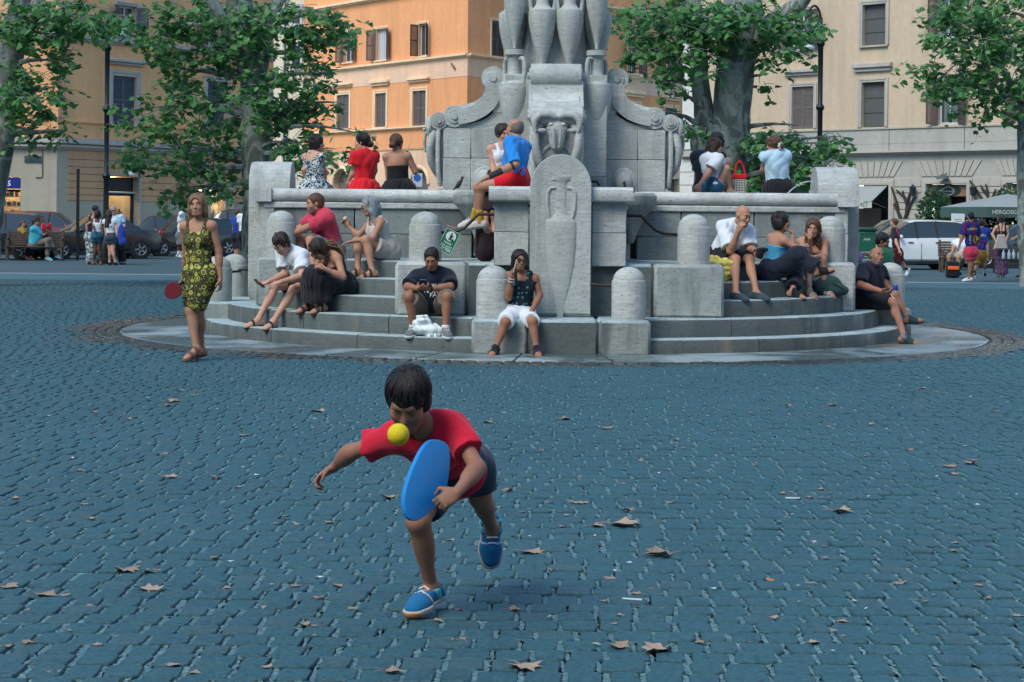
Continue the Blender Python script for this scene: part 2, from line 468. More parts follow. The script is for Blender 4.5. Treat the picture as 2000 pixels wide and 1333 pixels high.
def far_add(mb, cx, cy, w, d, h, rz, r):
    vs, fs = cob_shape(w, d, .002, r, 0)
    ca, sa = math.cos(rz), math.sin(rz)
    mb.add([(cx + p[0] * ca - p[1] * sa, cy + p[0] * sa + p[1] * ca, p[2] + h) for p in vs], fs)
def quick(mb, name, mat, smooth=True, ang=28):
    me = mb.mesh(name); me.materials.append(mat)
    if smooth: me.shade_smooth(); me.set_sharp_from_angle(angle=R(ang))
    return me
build_cobbles()
# ---- travertine paving ring
ring = link('fountain_paving', None); ring['kind'] = 'structure'; ring.location = (FX, FY, 0)
def m_slab(n, l, b):
    g = n.new('ShaderNodeNewGeometry'); pos = g.outputs['Position']
    oi = n.new('ShaderNodeObjectInfo')
    c = mix(n, l, noise(n, l, pos, 3.5, 6, .7), (.14, .205, .215), (.31, .37, .37))
    c = mix(n, l, oi.outputs['Random'], c, mix(n, l, .5, c, (.30, .36, .36)))
    w = ramp(n, l, noise(n, l, pos, .75, 5, .6, .4), [(.40, 0.0), (.54, 1.0)])
    c = mix(n, l, w, c, (.065, .10, .105))
    w2 = ramp(n, l, noise(n, l, pos, .5, 3), [(.58, 0.0), (.66, .8)])
    c = mix(n, l, w2, c, (.20, .15, .08))
    l.new(c, b.inputs['Base Color']); l.new(mix(n, l, w, (.7,) * 3, (.24,) * 3), b.inputs['Roughness'])
    bump(n, l, b, noise(n, l, pos, 30, 4, .7), .25, .01)
SLAB = custom('travertine_paving', m_slab)
NS = 34
for k in range(NS):
    a0 = 2 * PI * k / NS + .0025; a1 = 2 * PI * (k + 1) / NS - .0025
    mb = MB(); mb.ringseg([(4.36, -.03), (5.55, -.03), (5.55, -.006), (5.54, .003), (4.36, .006)], a0, a1, 6)
    obj('paving_slab', mb, SLAB, ring)
# ------------------------------------------------------------------ fountain
fountain = thing('fountain', 'pale travertine fountain with amphora column, curved steps and bollards in the square', 'fountain', (FX, FY, 0))
ZS = [.16, .36, .555, .75, .945]
RS = [4.5, 4.22, 3.95, 3.66, 3.30]
ARM, ARML = .76, 3.72            # half width and length of the basin's cross arms
def nose(r_out, r_in, z0, z1, b=.035):
    return [(r_in, z0), (r_out, z0), (r_out, z1 - b), (r_out - b * .3, z1 - b * .3), (r_out - b, z1), (r_in, z1)]
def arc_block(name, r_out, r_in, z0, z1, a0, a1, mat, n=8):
    mb = MB(); mb.ringseg(nose(r_out, r_in, z0, z1), a0, a1, n); return damp_shade(obj(name, mb, [TREAD, RISER, RISER], fountain))
def damp_shade(o):  # upright faces take the darker material: damp, plus top-light shade put into the colour
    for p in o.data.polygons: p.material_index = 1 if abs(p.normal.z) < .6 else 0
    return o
rf = random.Random(5)
PW = .965                          # half width of the low plinths
# curved steps: four quarter rings of blocks, cut off at the plinths
for q in range(4):
    if q == 1 or q == 0: nb_scale = .5      # the two quarters behind are hidden
    base = -PI / 2 + q * PI / 2            # axis angle of the plinth at the start
    for k in range(5):
        hw = PW if k < 2 else 1.84
        r0 = RS[k]; rin = RS[k + 1] - .25 if k < 4 else 1.1
        da = math.asin((hw - .004) / r0)
        a0, a1 = base + da, base + PI / 2 - da
        z0 = ZS[k - 1] - .02 if k else -.02
        nblk = max(2, round((a1 - a0) * r0 / 1.15)) if q in (0, 3) or True else 2
        cuts = [a0 + (a1 - a0) * (i + (rf.uniform(-.16, .16) if 0 < i < nblk else 0)) / nblk for i in range(nblk + 1)]
        for i in range(nblk):
            m = rf.choice([TRAV_W, TRAV_S, TRAV_W])
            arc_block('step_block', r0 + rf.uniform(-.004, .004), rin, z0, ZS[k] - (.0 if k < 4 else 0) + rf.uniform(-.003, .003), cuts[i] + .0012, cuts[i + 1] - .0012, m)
# per-arm pieces, built for the front arm (towards -Y) and turned
def turned(o_list, ks=(1, 2, 3)):
    for k in ks:
        for o in o_list:
            c = copy_tree(o, fountain); c.rotation_euler = (0, 0, k * PI / 2)
arm_parts = []
def apart(name, mb, mat, **kw):
    o = obj(name, mb, mat, fountain, **kw); arm_parts.append(o); return o
# low plinth (three blocks) and its two bollards
xs = [-PW, -.36, .40, PW]
for i in range(3):
    damp_shade(apart('plinth_block', MB().box(((xs[i] + xs[i + 1]) / 2, -4.0, .175), (xs[i + 1] - xs[i] - .004, 1.02, .39), b=.03), [TREAD, [TRAV_W, RISER, TRAV_S][i]]))
def bollard(x, y, z, h=.57, r=.185, m=None):
    prof = [(0, -.01), (r * .985, -.01), (r, .02), (r, h * .72), (r * .985, h * .735), (r * .93, h * .745)]
    rd = r * .93
    for t in range(1, 8):
        a = t / 7 * PI / 2; prof.append((rd * math.cos(a), h * .745 + (h * .255) * math.sin(a)))
    mb = MB(); mb.lathe(prof, 28, c=(x, y, z)); return apart('bollard', mb, m or TRAV)
bollard(-.735, -4.28, .372); bollard(.735, -4.28, .372)
# upper plinth: long block, two end blocks with bollards
damp_shade(apart('upper_plinth', MB().box((0, -3.3, .655), (2.1, .68, .60), b=.03), [TREAD, RISER]))
for s in (-1, 1):
    apart('upper_plinth_block', MB().box((s * 1.449, -3.3, .655), (.79, .685, .605), b=.035), TRAV if s < 0 else TRAV_W)
    bollard(s * 1.52, -3.38, .96, .565, .185)
# side walls of the arm basin: courses of blocks, then the rolled rim
def rim_prof(w):
    return [(-.10, 0), (w - .03, 0), (w + .01, .03), (w + .028, .08), (w + .018, .13), (w - .02, .165), (-.02, .172), (-.10, .165)]
for s in (-1, 1):
    for (y0, y1) in ((-3.70, -2.55), (-2.54, -1.62), (-1.61, -1.05)):
        for (z0, z1) in ((.93, 1.24), (1.243, 1.56)):
            off = .0 if z0 < 1 else .0
            apart('wall_block', MB().box((s * (ARM - .13), (y0 + y1) / 2, (z0 + z1) / 2), (.18, y1 - y0 - .004, z1 - z0), b=.008), WALLD)
    apart('wall_cornice', MB().box((s * (ARM - .115), -2.37, 1.60), (.22, 2.68, .08), b=.015), TRAV)
    mb = MB()
    prof = rim_prof(ARM - .62 + .5 + .0)
    prof = [(-.12, 0), (.05, 0), (.095, .03), (.115, .085), (.10, .135), (.06, .168), (-.09, .172), (-.12, .15)]
    vs = []
    for y, sc in ((-3.80, .75), (-3.78, .93), (-3.70, 1), (-1.10, 1), (-1.04, .93), (-1.0, .7)):
        for x, z in prof: vs.append((s * (ARM - .10 + x * sc), y, 1.642 + .085 + (z - .085) * sc))
    p = len(prof); fs = []
    for k in range(5):
        for j in range(p): fs.append((k * p + j, k * p + (j + 1) % p, (k + 1) * p + (j + 1) % p, (k + 1) * p + j))
    fs += [tuple(range(p)), tuple(5 * p + j for j in range(p))]
    mb.add(vs, fs); apart('basin_rim', mb, TRAV_L)
# front wall of the arm on both sides of the slab
for s in (-1, 1):
    for (z0, z1) in ((.93, 1.30), (1.303, 1.645)):
        apart('wall_block', MB().box((s * .545, -3.655, (z0 + z1) / 2), (.38, .17, z1 - z0), b=.008), TRAV)
    mb = MB(); mb.prism([(-3.80, 1.642), (-3.86, 1.66), (-3.885, 1.72), (-3.87, 1.78), (-3.82, 1.812), (-3.60, 1.814), (-3.60, 1.642)], (0, 0, 0), (0, 1, 0), (0, 0, 1), (1, 0, 0), s * .33 if s > 0 else -.80, .80 if s > 0 else -.33)
    apart('basin_rim', mb, TRAV_L)
# water in the arm
apart('water', MB().box((0, -2.35, 1.60), (1.16, 2.55, .04)), M('fountain_water', (.05, .08, .08), .05, .1, 3, .15, 6, spec=.5))
# arched slab with the amphora relief
SW, SZ0, SZ1 = .34, .366, 2.17
poly = [(-SW, SZ0), (SW, SZ0), (SW, 1.80)]
for t in range(1, 20):
    a = t / 20 * PI; poly.append((SW * math.cos(a), 1.80 + (SZ1 - 1.80) * math.sin(a)))
poly.append((-SW, 1.80))
mb = MB(); mb.prism(poly, (0, 0, 0), (1, 0, 0), (0, 0, 1), (0, -1, 0), 3.42, 3.95, b=.05)
slab = apart('slab', mb, TRAV)
def relief_amphora():
    mb = MB()
    prof = [(.0, -1.36), (.035, -1.355), (.04, -1.22), (.07, -1.12), (.115, -.95), (.155, -.72), (.172, -.50), (.172, -.30), (.165, -.27), (.10, -.235), (.068, -.20), (.06, -.10), (.06, .12), (.07, .16), (.105, .175), (.105, .215), (0, .218)]
    mb.lathe(prof, 24, c=(0, -3.947, 1.74 - .03), sy=.24)
    for s in (-1, 1):
        mb.tube([(s * .06, -3.945, 1.80), (s * .12, -3.95, 1.795), (s * .15, -3.952, 1.74), (s * .152, -3.952, 1.60), (s * .135, -3.95, 1.50), (s * .12, -3.945, 1.45)], .02, 8)
    return mb
arm_relief = obj('relief_amphora', relief_amphora(), TRAV, slab)
# spout on the slab's inner side
# cups at the inner corners
for s in (-1,):
    prof = [(.0, -.55), (.05, -.54), (.09, -.42), (.17, -.25), (.27, -.12), (.31, -.08), (.335, -.05), (.335, .05), (.30, .085), (.26, .08), (.22, .0), (0, -.04)]
    mb = MB(); mb.lathe(prof, 24, c=(s * .95, -.95, 1.70)); apart('corner_cup', mb, TRAV_S)
    apart('cup_pedestal', MB().box((s * .86, -.86, 1.05), (.16, .16, .36), PI / 4, b=.02), TRAV_S)
# iron bars
IRON = M('dark_iron', (.03, .025, .022), .5, .3, 20, .2, metal=.6)
for s in (-1, 1):
    pts = [(s * .70, -3.4, 1.50), (s * .92, -3.4, 1.50), (s * 1.0, -3.4, 1.42), (s * 1.08, -3.395, 1.34), (s * 1.18, -3.39, 1.30), (s * 1.34, -3.385, 1.29)]
    apart('iron_bar', MB().tube(pts, .018, 8), IRON)
    apart('iron_bar', MB().tube([(s * .33, -4.05, .74), (s * .58, -4.20, .73)], .016, 8), IRON)
# wing of the core: scrolled wall ending in a ram's head
WT = .31
def wing_poly():
    # side profile: distance from the axis, height
    pts = [(.0, 1.55), (1.42, 1.55), (1.42, 2.72), (1.30, 2.78)]
    return pts
def curve_between(p0, p1, p2, n):
    return [tuple((1 - t) ** 2 * np.array(p0) + 2 * t * (1 - t) * np.array(p1) + t * t * np.array(p2)) for t in [i / n for i in range(n + 1)]]
# wall courses below the scroll
def wing_block(d0, d1, z0, z1, m=None):
    apart('wing_block', MB().box((0, -(d0 + d1) / 2, (z0 + z1) / 2), (2 * WT, d1 - d0 - .004, z1 - z0 - .004), b=.008), m or TRAV)
for (d0, d1) in ((.33, .66), (.66, 1.08), (1.08, 1.44)):
    wing_block(d0, d1, 1.55, 2.23, TRAV if d0 > .4 else TRAV_S); wing_block(d0, d1, 2.23, 2.62, TRAV)
# spandrel filling under the sweep
sweep_in = curve_between((.68, 3.18), (.72, 2.72), (1.24, 2.70), 12)
mb = MB(); mb.prism([(.33, 2.62), (1.42, 2.62), (1.40, 2.68)] + [(d - .02, z - .03) for d, z in sweep_in[::-1]] + [(.66, 3.28), (.33, 3.28)], (-WT, 0, 0), (0, -1, 0), (0, 0, 1), (1, 0, 0), .02, 2 * WT - .02)
apart('spandrel', mb, TRAV)
# the scroll band itself
outer = curve_between((.92, 3.13), (.90, 2.88), (1.27, 2.84), 12)
mb = MB(); band = sweep_in + outer[::-1]
band = curve_between((.655, 3.30), (.66, 2.74), (1.24, 2.665), 14) + curve_between((.90, 3.20), (.91, 2.90), (1.27, 2.85), 14)[::-1]
mb.prism(band, (-WT - .035, 0, 0), (0, -1, 0), (0, 0, 1), (1, 0, 0), 0, 2 * WT + .07)
scroll = apart('scroll', mb, TRAV)
for (d, z, r) in ((.80, 3.27, .155), (1.30, 2.77, .145), (1.50, 2.71, .115), (1.46, 1.72, .12)):
    mb = MB()
    prof = [(0, -.42), (r * .28, -.42), (r * .32, -.395), (r * .6, -.395), (r * .64, -.375), (r * .97, -.372), (r, -.355), (r, .355), (r * .97, .372), (r * .64, .375), (r * .6, .395), (r * .32, .395), (r * .28, .42), (0, .42)]
    mb.lathe([(a, b_ * (.86 if z > 2.2 else .8)) for a, b_ in prof], 22)
    mb.v = [(v[2], -d + v[0], z + v[1]) for v in mb.v]
    obj('volute', mb, TRAV, scroll)
# front face of the wing: console with the roll on top, strap and ram's head
mb = MB(); mb.prism([(-.30, 2.83), (.30, 2.83), (.295, 3.20), (.31, 3.37), (-.31, 3.37), (-.295, 3.20)], (0, 0, 0), (1, 0, 0), (0, 0, 1), (0, -1, 0), .55, .80); apart('console_panel', mb, TRAV_L)
mb = MB(); vs = []
for k, (d, z) in enumerate(curve_between((.86, 3.2), (.90, 2.93), (1.34, 2.90), 8)):
    for x in (-.29, .29): vs.append((x, -d, z))
for k, (d, z) in enumerate(curve_between((.60, 3.2), (.70, 2.7), (1.40, 2.70), 8)):
    for x in (-.29, .29): vs.append((x, -d, z))
fs = []
for k in range(8):
    a = 2 * k; b_ = 18 + 2 * k
    fs += [(a, a + 1, a + 3, a + 2), (b_, b_ + 2, b_ + 3, b_ + 1), (a, a + 2, b_ + 2, b_), (a + 1, b_ + 1, b_ + 3, a + 3)]
fs += [(0, 18, 19, 1), (16, 17, 35, 34)]
mb.add(vs, fs); apart('console_sweep', mb, TRAV_L)
# tapering field under the ram's head with a ring
mb = MB(); mb.prism([(-.27, 2.66), (.27, 2.66), (.24, 2.4), (.20, 2.08), (.17, 1.9), (-.17, 1.9), (-.20, 2.08), (-.24, 2.4)], (0, 0, 0), (1, 0, 0), (0, 0, 1), (0, -1, 0), 1.40, 1.50, b=.03); apart('console_field', mb, TRAV)
mb = MB(); mb.tube([(.20 * math.cos(a) , -1.505, 2.17 + .20 * math.sin(a)) for a in [PI * t / 16 - .35 for t in range(0, 21)]], .022, 8); apart('carved_ring', mb, TRAV)
for s in (-1, 1):
    mb = MB(); mb.tube([(s * .29, -1.50, 2.66), (s * .305, -1.51, 2.45), (s * .30, -1.51, 2.2), (s * .26, -1.50, 2.0), (s * .22, -1.49, 1.88)], .03, 8); apart('carved_strap', mb, TRAV_L)
    mb = MB(); mb.tube([(s * .225, -1.50, 2.50), (s * .24, -1.505, 2.35), (s * .235, -1.505, 2.18), (s * .21, -1.50, 2.0)], .014, 6); apart('carved_strap', mb, TRAV_L)
# ram's head
def ram_head():
    mb = MB()
    prof = [(0, .0), (.04, .005), (.075, .03), (.10, .10), (.125, .22), (.15, .32), (.165, .40), (.15, .47), (.09, .52), (0, .535)]
    mb.lathe(prof, 20, sx=1.0, sy=.8)
    # muzzle points down and outwards
    rot = Matrix.Rotation(R(-16), 3, 'X')
    mb.v = [tuple(rot @ Vector(v)) for v in mb.v]
    for s in (-1, 1):
        # heavy horn sweeping out and down beside the brow
        mb.tube([(s * .02, .02, .52), (s * .12, -.01, .56), (s * .24, -.02, .55), (s * .31, -.03, .47), (s * .315, -.04, .36), (s * .29, -.05, .28)], [.06, .065, .065, .055, .035, .012], 12)
        mb.sphere((s * .085, -.115, .40), (.035, .03, .03), 10, 6); mb.tube([(s * .05, -.10, .33), (s * .045, -.115, .18), (s * .03, -.10, .06)], [.02, .022, .012], 8)
        mb.sphere((s * .12, -.085, .335), (.022, .02, .018), 10, 6)
        mb.sphere((s * .205, -.03, .31), (.07, .022, .035), 10, 6)
    mb.sphere((-.03, -.10, .05), (.016, .02, .02), 8, 5); mb.sphere((.03, -.10, .05), (.016, .02, .02), 8, 5)
    return mb
o = obj('ram_head', ram_head(), TRAV, fountain); o.data.transform(Matrix.Translation((0, -1.60, 2.29)) @ Matrix.Diagonal((.88, .85, .80, 1))); arm_parts.append(o)
# strap hanging from the horns, beside the ram's head
for s in (-1, 1):
    mb = MB(); mb.tube([(s * .20, -1.52, 2.62), (s * .27, -1.58, 2.52), (s * .26, -1.62, 2.36), (s * .22, -1.60, 2.18), (s * .16, -1.54, 2.06), (s * .1, -1.50, 1.98)], [.05, .055, .05, .05, .045, .03], 10); apart('carved_horn', mb, TRAV)
# masks with spouts on the wing's flanks
for s in (-1, 1):
    mb = MB(); mb.lathe([(.0, .13), (.04, .128), (.085, .105), (.112, .06), (.122, .02), (.15, .018), (.16, .0), (.0, -.02)], 22)
    mb.v = [(s * (WT + v[2]), -.90 + v[0], 1.93 + v[1] * 1.25) for v in mb.v]
    mask = apart('spout_mask', mb, TRAV)
    mb = MB(); mb.tube([(s * (WT + .12), -.90, 1.93), (s * (WT + .22), -.90, 1.93), (s * (WT + .25), -.90, 1.88)], .016, 8); obj('spout', mb, IRON, mask)
turned(arm_parts, (1, 3)); turned([o for o in arm_parts if o.name.split('.')[0] in ('scroll', 'spandrel', 'wing_block', 'console_panel', 'basin_rim', 'wall_block', 'bollard', 'slab', 'upper_plinth', 'plinth_block')], (2,))
# core between the wings and the amphora column
for k in range(4):
    a = PI / 4 + k * PI / 2
apart_core = MB().box((0, 0, 2.65), (1.32, 1.32, 1.30), b=.01)
obj('core', apart_core, TRAV, fountain)
obj('core_foot', MB().box((0, 0, 1.76), (1.318, 1.318, .48), b=.01), TRAV_S, fountain)
obj('platform', MB().lathe([(0, .4), (3.1, .4), (3.1, .936), (0, .938)], 48), TRAV_W, fountain)
obj('shaft', MB().lathe([(0, 3.2), (.46, 3.2), (.42, 4.2), (.36, 5.6), (0, 5.7)], 24), TRAV, fountain)
def amphora(H, r, neck=True):
    prof = [(0, 0), (.16 * r, .0), (.17 * r, .04 * H), (.26 * r, .09 * H), (.48 * r, .20 * H), (.74 * r, .34 * H), (.93 * r, .47 * H), (1.0 * r, .56 * H), (r, .64 * H), (.97 * r, .665 * H), (.62 * r, .70 * H), (.46 * r, .735 * H), (.44 * r, .80 * H), (.44 * r, .93 * H), (.52 * r, .945 * H), (.66 * r, .95 * H), (.66 * r, H), (0, H)]
    return prof
def put_amphora(x, y, z, H, r, rot=0.0):
    mb = MB(); mb.lathe(amphora(H, r), 26)
    ca, sa = math.cos(rot), math.sin(rot)
    for s in (-1, 1):
        pts = [(s * .42 * r, 0, .915 * H), (s * .78 * r, 0, .91 * H), (s * .90 * r, 0, .86 * H), (s * .90 * r, 0, .76 * H), (s * .84 * r, 0, .69 * H), (s * .78 * r, 0, .655 * H)]
        mb.tube(pts, [.15 * r, .15 * r, .14 * r, .14 * r, .15 * r, .17 * r], 8)
    mb.v = [(x + v[0] * ca - v[1] * sa, y + v[0] * sa + v[1] * ca, z + v[2]) for v in mb.v]
    obj('amphora', mb, TRAV, fountain)
for k in range(4):                       # big pairs standing on the consoles
    a = k * PI / 2
    for s in (-1, 1):
        x, y = s * .175, -.56
        if k == 2: continue
        put_amphora(x * math.cos(a) - y * math.sin(a), x * math.sin(a) + y * math.cos(a), 3.36, 1.15, .178, a)
for k in range(4):                       # corner amphorae set into the core, with a second tier above
    a = k * PI / 2 - PI / 4
    if k == 2: pass
    d = .745
    put_amphora(d * math.cos(a - PI / 2 + PI / 2), d * math.sin(a), 2.32, 1.30, .20, a + PI / 2)
    put_amphora(d * math.cos(a), d * math.sin(a), 3.64, 1.2, .15, a + PI / 2)
for k in range(4):                       # upper ring
    a = k * PI / 2
    for s in (-.36, .36):
        put_amphora(.60 * math.cos(a + s), .60 * math.sin(a + s), 4.45, 1.2, .17, a)
# ------------------------------------------------------------------ houses
def plaster(name, c, var=.10):
    def fn(n, l, b):
        g = n.new('ShaderNodeNewGeometry'); pos = g.outputs['Position']
        a = mix(n, l, noise(n, l, pos, .45, 5, .6), [x * (1 - var) for x in c], [min(1, x * (1 + var)) for x in c])
        sv = n.new('ShaderNodeMapping'); sv.inputs['Scale'].default_value = (1.6, 1.6, .16); l.new(pos, sv.inputs[0])
        a = mix(n, l, ramp(n, l, noise(n, l, sv.outputs[0], .9, 5), [(.46, 0.0), (.72, .6)]), a, [x * .70 for x in c])
        a = mix(n, l, ramp(n, l, noise(n, l, pos, 3.5, 6, .75), [(.38, .45), (.62, 0.0)]), a, [x * .78 for x in c])
        l.new(a, b.inputs['Base Color']); b.inputs['Roughness'].default_value = .9
        bump(n, l, b, noise(n, l, pos, 9, 5, .7), .25, .02)
        b.inputs['Specular IOR Level'].default_value = .2
    return custom(name, fn)
P_OCHRE = plaster('ochre_plaster', (.78, .43, .205)); P_BEIGE = plaster('beige_plaster', (.40, .375, .29)); P_RUST = plaster('rust_plaster', (.56, .34, .19))
P_ORANGE = plaster('orange_plaster', (.78, .355, .165)); P_PINK = plaster('pinkish_plaster', (.76, .505, .345)); P_PEACH = plaster('peach_trim', (.82, .60, .38))
P_SAND = plaster('sand_plaster', (.54, .43, .30)); P_GREY = plaster('grey_stone_facing', (.38, .375, .33)); P_TRIM = plaster('grey_stone_trim', (.42, .40, .35))
P_CREAM = plaster('cream_plaster', (.80, .70, .52)); P_WHITE = plaster('white_plaster', (.62, .62, .58))
SHUT_B = M('brown_shutter_paint', (.075, .052, .045), .6, .2, 6); SHUT_G = M('slate_shutter_paint', (.07, .095, .11), .6, .2, 6); SHUT_P = M('grey_shutter_paint', (.13, .11, .10), .6, .2, 6)
GLASS = M('window_glass', (.035, .05, .055), .06, .3, 2, spec=.6); FRAME_W = M('white_window_paint', (.42, .45, .46), .5, .1); CURT = M('pale_curtain', (.42, .43, .44), .9, .25, 9)
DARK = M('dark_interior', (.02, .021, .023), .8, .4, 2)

class Wall:
    def __init__(s, A, B):
        s.A = np.array(A, float); B = np.array(B, float); s.L = float(np.linalg.norm(B - s.A)); s.u = (B - s.A) / s.L; s.n = np.array((s.u[1], -s.u[0]))
        s.U = np.array((s.u[0], s.u[1], 0)); s.N = np.array((s.n[0], s.n[1], 0)); s.rot = math.atan2(s.u[1], s.u[0])
    def p(s, a, d, z):
        q = s.A + s.u * a + s.n * d; return (q[0], q[1], z)
    def hit(s, px, py):
        dx, dz = ray(px, py)
        a = (dx * s.A[1] - s.A[0]) / (s.u[0] - dx * s.u[1]); Y = s.A[1] + s.u[1] * a
        return a, CAMZ + dz * Y
    def rect(s, x0, y0, x1, y1):
        xm, ym = (x0 + x1) / 2, (y0 + y1) / 2
        return s.hit(x0, ym)[0], s.hit(x1, ym)[0], s.hit(xm, y1)[1], s.hit(xm, y0)[1]
    def box(s, mb, a0, a1, d0, d1, z0, z1, b=0.0, mi=0):
        c = s.p((a0 + a1) / 2, (d0 + d1) / 2, (z0 + z1) / 2)
        return mb.box(c, (a1 - a0, d1 - d0, z1 - z0), s.rot, b, mi)
    def panel(s, mb, a0, a1, z0, z1, holes, depth=.28, thick=.4):
        """a wall face with real openings and reveals"""
        As = sorted(set([a0, a1] + [min(max(h[k], a0), a1) for h in holes for k in (0, 1)]))
        Zs = sorted(set([z0, z1] + [min(max(h[k], z0), z1) for h in holes for k in (2, 3)]))
        for i in range(len(As) - 1):
            for j in range(len(Zs) - 1):
                am, zm = (As[i] + As[i + 1]) / 2, (Zs[j] + Zs[j + 1]) / 2
                if any(h[0] < am < h[1] and h[2] < zm < h[3] for h in holes): continue
                mb.add([s.p(As[i], 0, Zs[j]), s.p(As[i + 1], 0, Zs[j]), s.p(As[i + 1], 0, Zs[j + 1]), s.p(As[i], 0, Zs[j + 1])], [(0, 1, 2, 3)])
        for h in holes:
            b0, b1, y0, y1 = h[:4]
            for q in ((b0, y0, b0, y1), (b1, y1, b1, y0), (b0, y1, b1, y1), (b1, y0, b0, y0)):
                mb.add([s.p(q[0], 0, q[1]), s.p(q[2], 0, q[3]), s.p(q[2], -depth, q[3]), s.p(q[0], -depth, q[1])], [(0, 1, 2, 3)])
        return mb
def shutter_leaf(w, mb, a, z0, z1, wd, ang, hinge, mat_n=14, d=.02):
    """a louvred leaf hinged at a; ang 0 closed, 180 folded back on the wall"""
    dirx = 1 if hinge == 'L' else -1
    ca, sa = math.cos(ang), math.sin(ang)
    def pt(t, o, z): return w.p(a + dirx * t * ca, d + t * sa + o, z)
    def bar(t0, t1, y0, y1, o0=-.015, o1=.02):
        vs = [pt(t, o, z) for z in (y0, y1) for o in (o0, o1) for t in (t0, t1)]
        mb.add(vs, [(0, 2, 3, 1), (4, 5, 7, 6), (0, 1, 5, 4), (2, 6, 7, 3), (0, 4, 6, 2), (1, 3, 7, 5)])
    f = min(.06, wd * .16)
    bar(0, f, z0, z1); bar(wd - f, wd, z0, z1); bar(f, wd - f, z0, z0 + .09); bar(f, wd - f, z1 - .09, z1); zm = (z0 + z1) / 2; bar(f, wd - f, zm - .04, zm + .04)
    for (ya, yb) in ((z0 + .09, zm - .04), (zm + .04, z1 - .09)):
        n = mat_n
        for k in range(n):
            y = ya + (yb - ya) * (k + .5) / n; hh = (yb - ya) / n
            vs = [pt(f, -.012, y + hh * .45), pt(wd - f, -.012, y + hh * .45), pt(wd - f, .016, y - hh * .40), pt(f, .016, y - hh * .40)]
            mb.add(vs, [(0, 1, 2, 3)])
    return mb
def window(root, w, px, style, trim, shut, fw=.16, hood=None, sill=True, holes=None, curtain=False, above=.0):
    a0, a1, z0, z1 = w.rect(*px)
    if holes is not None: holes.append((a0, a1, z0, z1))
    mb = MB()
    if fw:
        w.box(mb, a0 - fw, a0 - .002, -.02, .05, z0, z1 + fw, .012); w.box(mb, a1 + .002, a1 + fw, -.02, .05, z0, z1 + fw, .012); w.box(mb, a0, a1, -.02, .047, z1 + .002, z1 + fw, .012)
        w.box(mb, a0 - fw - .03, a0 - fw * .55, -.02, .075, z0, z1 + fw + .03, .01); w.box(mb, a1 + fw * .55, a1 + fw + .03, -.02, .075, z0, z1 + fw + .03, .01); w.box(mb, a0 - fw * .55, a1 + fw * .55, -.02, .072, z1 + fw * .6, z1 + fw + .03, .01)
    else: w.box(mb, a0 - .02, a1 + .02, -.05, .02, z1, z1 + .05)
    win = wpart('window', mb, trim, root)
    if hood:
        hz0, hz1 = hood; mh = MB()
        w.box(mh, a0 - fw - .16, a1 + fw + .16, -.02, .14, hz0, hz0 + (hz1 - hz0) * .45, .015); w.box(mh, a0 - fw - .25, a1 + fw + .25, -.02, .26, hz0 + (hz1 - hz0) * .45, hz1, .02)
        obj('hood', mh, trim, win)
    if sill:
        ms = MB(); w.box(ms, a0 - fw * .9, a1 + fw * .9, -.02, .14, z0 - .09, z0 - .003, .015); obj('sill', ms, trim, win)
    wd = (a1 - a0) / 2
    if style == 'roller':
        mr = MB(); n = 3
        for k in range(n):
            y0, y1 = z0 + (z1 - z0) * k / n, z0 + (z1 - z0) * (k + 1) / n
            w.box(mr, a0 + .05, a1 - .05, -.22, -.19, y0 + .03, y1 - .015)
            w.box(mr, a0 + .02, a1 - .02, -.22, -.16, y1 - .015, y1 + .03)
        obj('roller_blind', mr, M('dark_roller_blind', (.085, .088, .085), .7, .2), win)
        mg = MB(); w.box(mg, a0, a1, -.27, -.25, z0, z1); obj('pane', mg, GLASS, win)
        return win
    if style == 'shut':
        for hg, a in (('L', a0 + .015), ('R', a1 - .015)):
            obj('shutter', shutter_leaf(w, MB(), a, z0 + .02, z1 - .02, wd - .02, R(rnd.uniform(0, 4)), hg, d=-.1), shut, win)
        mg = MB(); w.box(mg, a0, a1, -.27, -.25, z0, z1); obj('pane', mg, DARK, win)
        return win
    mg = MB(); w.box(mg, a0, a1, -.22, -.20, z0, z1); obj('pane', mg, GLASS, win)
    mf = MB()
    for a in (a0, (a0 + a1) / 2 - .035, a1 - .07): w.box(mf, a, a + .07, -.2, -.15, z0, z1)
    w.box(mf, a0 + .07, a1 - .07, -.197, -.153, z1 - .08, z1); w.box(mf, a0 + .07, a1 - .07, -.197, -.153, z0, z0 + .09)
    obj('casement', mf, FRAME_W, win)
    if curtain:
        mc = MB(); n = 9
        vs = [w.p(a0 + .05 + (a1 - a0 - .1) * k / n, -.185 + .012 * (k % 2), z) for k in range(n + 1) for z in (z0 + .1, z1 - .1)]
        mc.add(vs, [(2 * k, 2 * k + 2, 2 * k + 3, 2 * k + 1) for k in range(n)]); obj('curtain', mc, CURT, win)
    angs = {'open': (R(150), R(152)), 'ajar': (R(100), R(140)), 'half': (R(100), R(8))}[style]
    for hg, a, an in (('L', a0 - .005, angs[0]), ('R', a1 + .005, angs[1])):
        obj('shutter', shutter_leaf(w, MB(), a, z0 + .02, z1 - .02, wd, an + R(rnd.uniform(-5, 5)), hg, d=.055 if an > R(20) else -.1), shut, win)
    return win
def band(name, root, w, a0, a1, z0, z1, mat, steps=((0, .10), (.5, .2), (.8, .14))):
    mb = MB()
    for k, (t, d) in enumerate(steps):
        t2 = steps[k + 1][0] if k + 1 < len(steps) else 1
        w.box(mb, a0, a1, -.05, d, z0 + (z1 - z0) * t, z0 + (z1 - z0) * t2)
    return wpart(name, mb, mat, root)
def roof_cap(root, pts, z, mat):
    mb = MB(); mb.prism(pts, (0, 0, 0), (1, 0, 0), (0, 1, 0), (0, 0, 1), z, z + .5); return wpart('roof', mb, mat, root)
